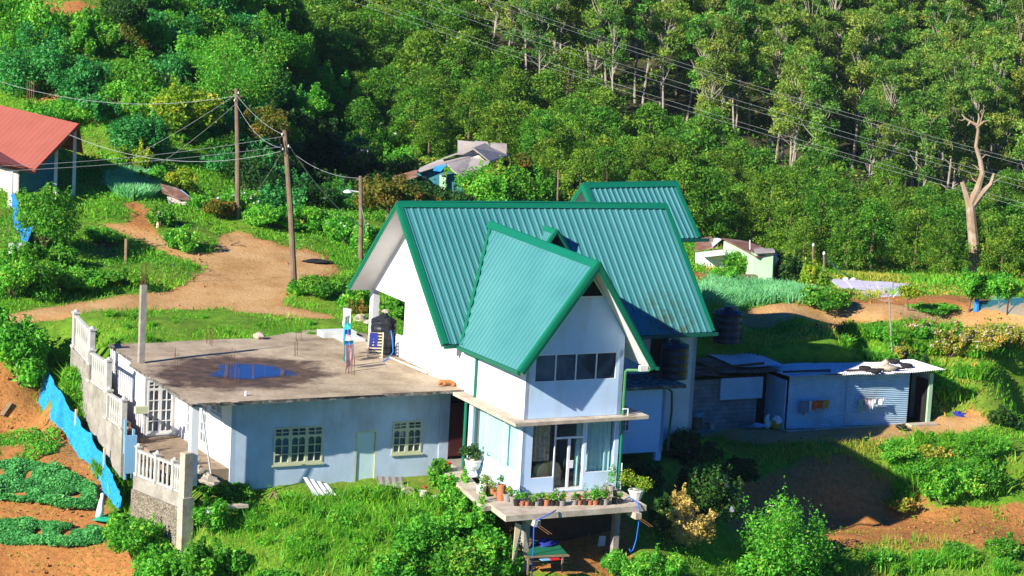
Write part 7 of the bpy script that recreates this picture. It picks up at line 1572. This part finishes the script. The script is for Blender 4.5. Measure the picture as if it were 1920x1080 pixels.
# low leafy weeds in patches
P = scatter(420000, rng); u, v, ok = in_view(P); so_ = soil_at(P[:, :2]); n1 = vnoise(P[:, 0], P[:, 1], 1.5, 51); n2 = vnoise(P[:, 0], P[:, 1], 4.5, 52)
strip = inside(u, v, [(60, 590), (640, 570), (650, 640), (200, 660), (150, 660)])
ok &= (so_ < .75) & house_free(P) & ~strip; frac = np.clip((n1*.6+n2*.6-.52)*3, 0, 1); leftup = (u < 700) & (v < 560); frac = np.maximum(frac, leftup*.45); frac = np.maximum(frac, (u > 1250)*.30*(n1 > .4)); frac = np.where(so_ > .3, frac*.35, frac); ok &= rng.random(len(P)) < frac*.9
P = P[ok]; u = u[ok]; hh = .05+.42*n1[ok]*rng.random(len(P)); P = P+np.c_[np.zeros(len(P)), np.zeros(len(P)), hh]; print('WEEDS', len(P))
N = tnorm(P[:, :2]); V, F = leaves(P, N, np.where(P[:, 1] < 125, .11, .16)*(.7+.6*rng.random(len(P))), rng, .55, .4)
tag(link_mesh('weeds', np_mesh('weeds', V, F, L['mid'], np.clip(n2[ok]*.8+rng.normal(size=len(P))*.2+.1, 0, 1))), 'low leafy weeds growing over the slopes', 'weeds', kind='stuff')
# small weeds dotted over bare fields
P = scatter(420000, rng); u, v, ok = in_view(P); so_ = soil_at(P[:, :2]); n1 = vnoise(P[:, 0], P[:, 1], .9, 61); fld = np.zeros(len(P), bool)
for pl in (FIELD_R, FIELD_L, BANK_L, REDBANK, FIELD_B, UNDER): fld |= inside(P[:, 0], P[:, 1], GP(pl))
ok &= fld & (rng.random(len(P)) < np.clip((n1-.40)*3.2, 0, .85)); P = P[ok]; N = tnorm(P[:, :2]); P = P+np.c_[np.zeros((len(P), 2)), .03+.09*rng.random(len(P))]; print('FIELDWEEDS', len(P))
V, F = leaves(P, N, .085*(.6+.8*rng.random(len(P))), rng, .6, .5); tag(link_mesh('field_weeds', np_mesh('field_weeds', V, F, L['yellow'], np.clip(rng.random(len(P))*.7, 0, 1))), 'small yellow green weeds sprinkled over the bare fields', 'weeds', kind='stuff')
# crops
def crop(name, poly, n, mat, label, kind='leaf', h=.3, size=.12, lumps=.5, rows=None):
    W_ = GP(poly); x0, y0 = W_.min(0); x1, y1 = W_.max(0); xy = np.c_[rng.uniform(x0, x1, n), rng.uniform(y0, y1, n)]; xy = xy[inside(xy[:, 0], xy[:, 1], W_)]
    e = vnoise(xy[:, 0], xy[:, 1], .55, 71); P = np.c_[xy, tz(xy)]
    if kind == 'blade':
        k = e > .22; P = P[k]; me = blades_mesh(name, P, h*(.6+.6*rng.random(len(P))), size, rng, L[mat], .42, np.clip(vnoise(P[:, 0], P[:, 1], 1.2, 73)*.6+rng.random(len(P))*.5, 0, 1))
    else:
        k = e > .25; P = P[k]; e = e[k]; N = tnorm(P[:, :2]); P = P+np.c_[np.zeros((len(P), 2)), h*e*(.35+.65*rng.random(len(P)))]
        V, F = leaves(P, N, size*(.7+.6*rng.random(len(P))), rng, .6, .55); me = np_mesh(name, V, F, L[mat], np.clip(e*.6+rng.normal(size=len(P))*.2+.1, 0, 1))
    tag(link_mesh(name, me), label, 'crop', kind='stuff'); print(name, len(P))
crop('leek_crop', [(1312, 545), (1340, 525), (1400, 538), (1480, 545), (1560, 566), (1560, 580), (1400, 578), (1318, 580)], 26000, 'leek', 'field of bluish green leeks between the cottage and the track', 'blade', .55, .06)
crop('leek_crop', [(200, 338), (235, 328), (275, 335), (300, 362), (285, 374), (245, 376), (206, 366)], 9000, 'leek', 'small leek patch below the steep slope', 'blade', .6, .07)
crop('potato_crop', [(-40, 868), (60, 872), (120, 885), (175, 915), (185, 955), (140, 962), (60, 945), (-40, 940)], 22000, 'crop', 'dense bed of low crop plants left of the blue net', 'leaf', .42, .13)
crop('potato_crop', [(-40, 978), (60, 982), (190, 995), (215, 1020), (120, 1030), (-40, 1018)], 15000, 'crop', 'lower narrow bed of crop plants at the left', 'leaf', .38, .13)
crop('potato_crop', [(-40, 815), (40, 812), (110, 815), (120, 850), (60, 872), (-40, 862)], 5000, 'bright', 'sparse upper bed of crop plants at the left', 'leaf', .3, .12)

# clods and pebbles on the bare earth
P = scatter(160000, rng); u, v, ok = in_view(P); so_ = soil_at(P[:, :2]); ok &= (so_ > .6) & (P[:, 1] < 150) & house_free(P); allr = np.zeros(len(P), bool)
for pl in (ROAD, TRACK, YARD): allr |= inside(P[:, 0], P[:, 1], GP(pl))
n1 = vnoise(P[:, 0], P[:, 1], 1.3, 81); ok &= rng.random(len(P)) < np.where(allr, .05, .5)*np.clip((n1-.35)*3, 0, 1); P = P[ok]; n = len(P); r_ = (.025+.07*rng.random(n)**3)[:, None]
D = np.array([[1, 0, 0], [0, 1, 0], [-1, 0, 0], [0, -1, 0], [0, 0, .8], [0, 0, -.8]]); V = (P[:, None]+(D[None]*(.7+.6*rng.random((n, 6, 1))))*r_[:, None]+[0, 0, .02]).reshape(-1, 3); k = np.arange(n)[:, None]*6
F = np.concatenate([k+np.array([[a, b, c]]) for a, b, c in ((0, 1, 4), (1, 2, 4), (2, 3, 4), (3, 0, 4), (1, 0, 5), (2, 1, 5), (3, 2, 5), (0, 3, 5))]); print('CLODS', n)
M['clod'] = paint('earth_clod', (.40, .18, .075), .95, .4, 6, spec=.1)
tag(link_mesh('soil_clods', np_mesh('soil_clods', V, F, M['clod'])), 'loose clods and pebbles scattered on the bare earth', 'clods', kind='stuff')

mb = MB(); mb.blob(G(592, 491)+ZX*.02, .85, .6, .07, 9, n=16, rough=.35); tagmesh(mb, 'ash_heap', M['dark'], 'black patch of ash from a fire on the grass of the turning place', 'ash')
for i, (x_, y_, lb) in enumerate(((432, 462, 'crooked dry branch lying at the back of the turning place'), (400, 466, 'short dry branch lying left of the crooked one'))):
    g_ = G(x_, y_); mb = MB(); mb.tube([g_+ZX*.05, g_+[.3, .1, .16], g_+[.7, -.05, .08]], [.04, .035, .02], 5); mb.tube([g_+[.3, .1, .16], g_+[.45, .25, .25]], [.025, .012], 4); tagmesh(mb, 'dry_branch', M['bark'], lb, 'branch')
# ------------------------------------------------------------------ camera, sun, sky
cam = bpy.data.cameras.new('camera'); co = bpy.data.objects.new('camera', cam); C.objects.link(co)
from mathutils import Matrix
co.matrix_world = Matrix(((RT[0], UPV[0], -FWD[0], CAM[0]), (RT[1], UPV[1], -FWD[1], CAM[1]), (RT[2], UPV[2], -FWD[2], CAM[2]), (0, 0, 0, 1)))
cam.sensor_width = 36; cam.lens = FPX/1920*36; cam.clip_end = 2000; cam.clip_start = 1
bpy.context.scene.camera = co
SUN_AZ, SUN_EL = rad(44.5), rad(28.5)                      # light travels towards this azimuth
sd = np.array([math.cos(SUN_AZ)*math.cos(SUN_EL), math.sin(SUN_AZ)*math.cos(SUN_EL), -math.sin(SUN_EL)])
sl = bpy.data.lights.new('sun', 'SUN'); so = bpy.data.objects.new('sun', sl); C.objects.link(so)
from mathutils import Vector
so.rotation_euler = Vector(tuple(sd)).to_track_quat('-Z', 'Y').to_euler(); so.location = (-60, 40, 90)
sl.energy = 5.0; sl.angle = rad(.5); sl.color = (1., .93, .80)
w = bpy.data.worlds.new('World'); bpy.context.scene.world = w; w.use_nodes = True
nt = w.node_tree; bg = nt.nodes['Background']; sk = nt.nodes.new('ShaderNodeTexSky'); sk.sky_type = 'NISHITA'; sk.sun_disc = False
ts = -sd; sk.sun_elevation = SUN_EL; sk.sun_rotation = math.atan2(ts[0], ts[1])
sk.air_density = 1.0; sk.dust_density = .3; sk.ozone_density = 4.0
hs = nt.nodes.new('ShaderNodeHueSaturation'); hs.inputs['Saturation'].default_value = 2.0; nt.links.new(sk.outputs[0], hs.inputs['Color']); mx = nt.nodes.new('ShaderNodeMix'); mx.data_type = 'RGBA'; mx.blend_type = 'MULTIPLY'; mx.inputs[0].default_value = 1.; mx.inputs[7].default_value = (.52, .86, 1.45, 1); nt.links.new(hs.outputs[0], mx.inputs[6]); nt.links.new(mx.outputs[2], bg.inputs[0]); bg.inputs[1].default_value = .05
hb_ = MB(); hb_.box(np.array([-95., -6., -26.]), [200., 0, 0], [0, 350., 0], [0, 0, 98.]); hz_o = hb_.build('haze', bpy.data.materials.new('haze_air')); hz_o['kind'] = 'stuff'; hz_o['label'] = 'thin morning haze filling the valley'
hm = hz_o.data.materials[0]; hm.use_nodes = True; hn = hm.node_tree; hn.nodes.remove(hn.nodes['Principled BSDF']); pv = hn.nodes.new('ShaderNodeVolumePrincipled'); pv.inputs['Density'].default_value = .00007; pv.inputs['Color'].default_value = (.80, .90, 1, 1); pv.inputs['Anisotropy'].default_value = .2; hn.links.new(pv.outputs[0], hn.nodes['Material Output'].inputs['Volume'])
vs = bpy.context.scene.view_settings; vs.view_transform = 'Standard'; vs.look = 'None'; vs.exposure = .92; vs.gamma = 1
cy = bpy.context.scene.cycles
cy.max_bounces = 6; cy.diffuse_bounces = 3; cy.glossy_bounces = 3; cy.transmission_bounces = 4; cy.transparent_max_bounces = 12
cy.use_denoising = True
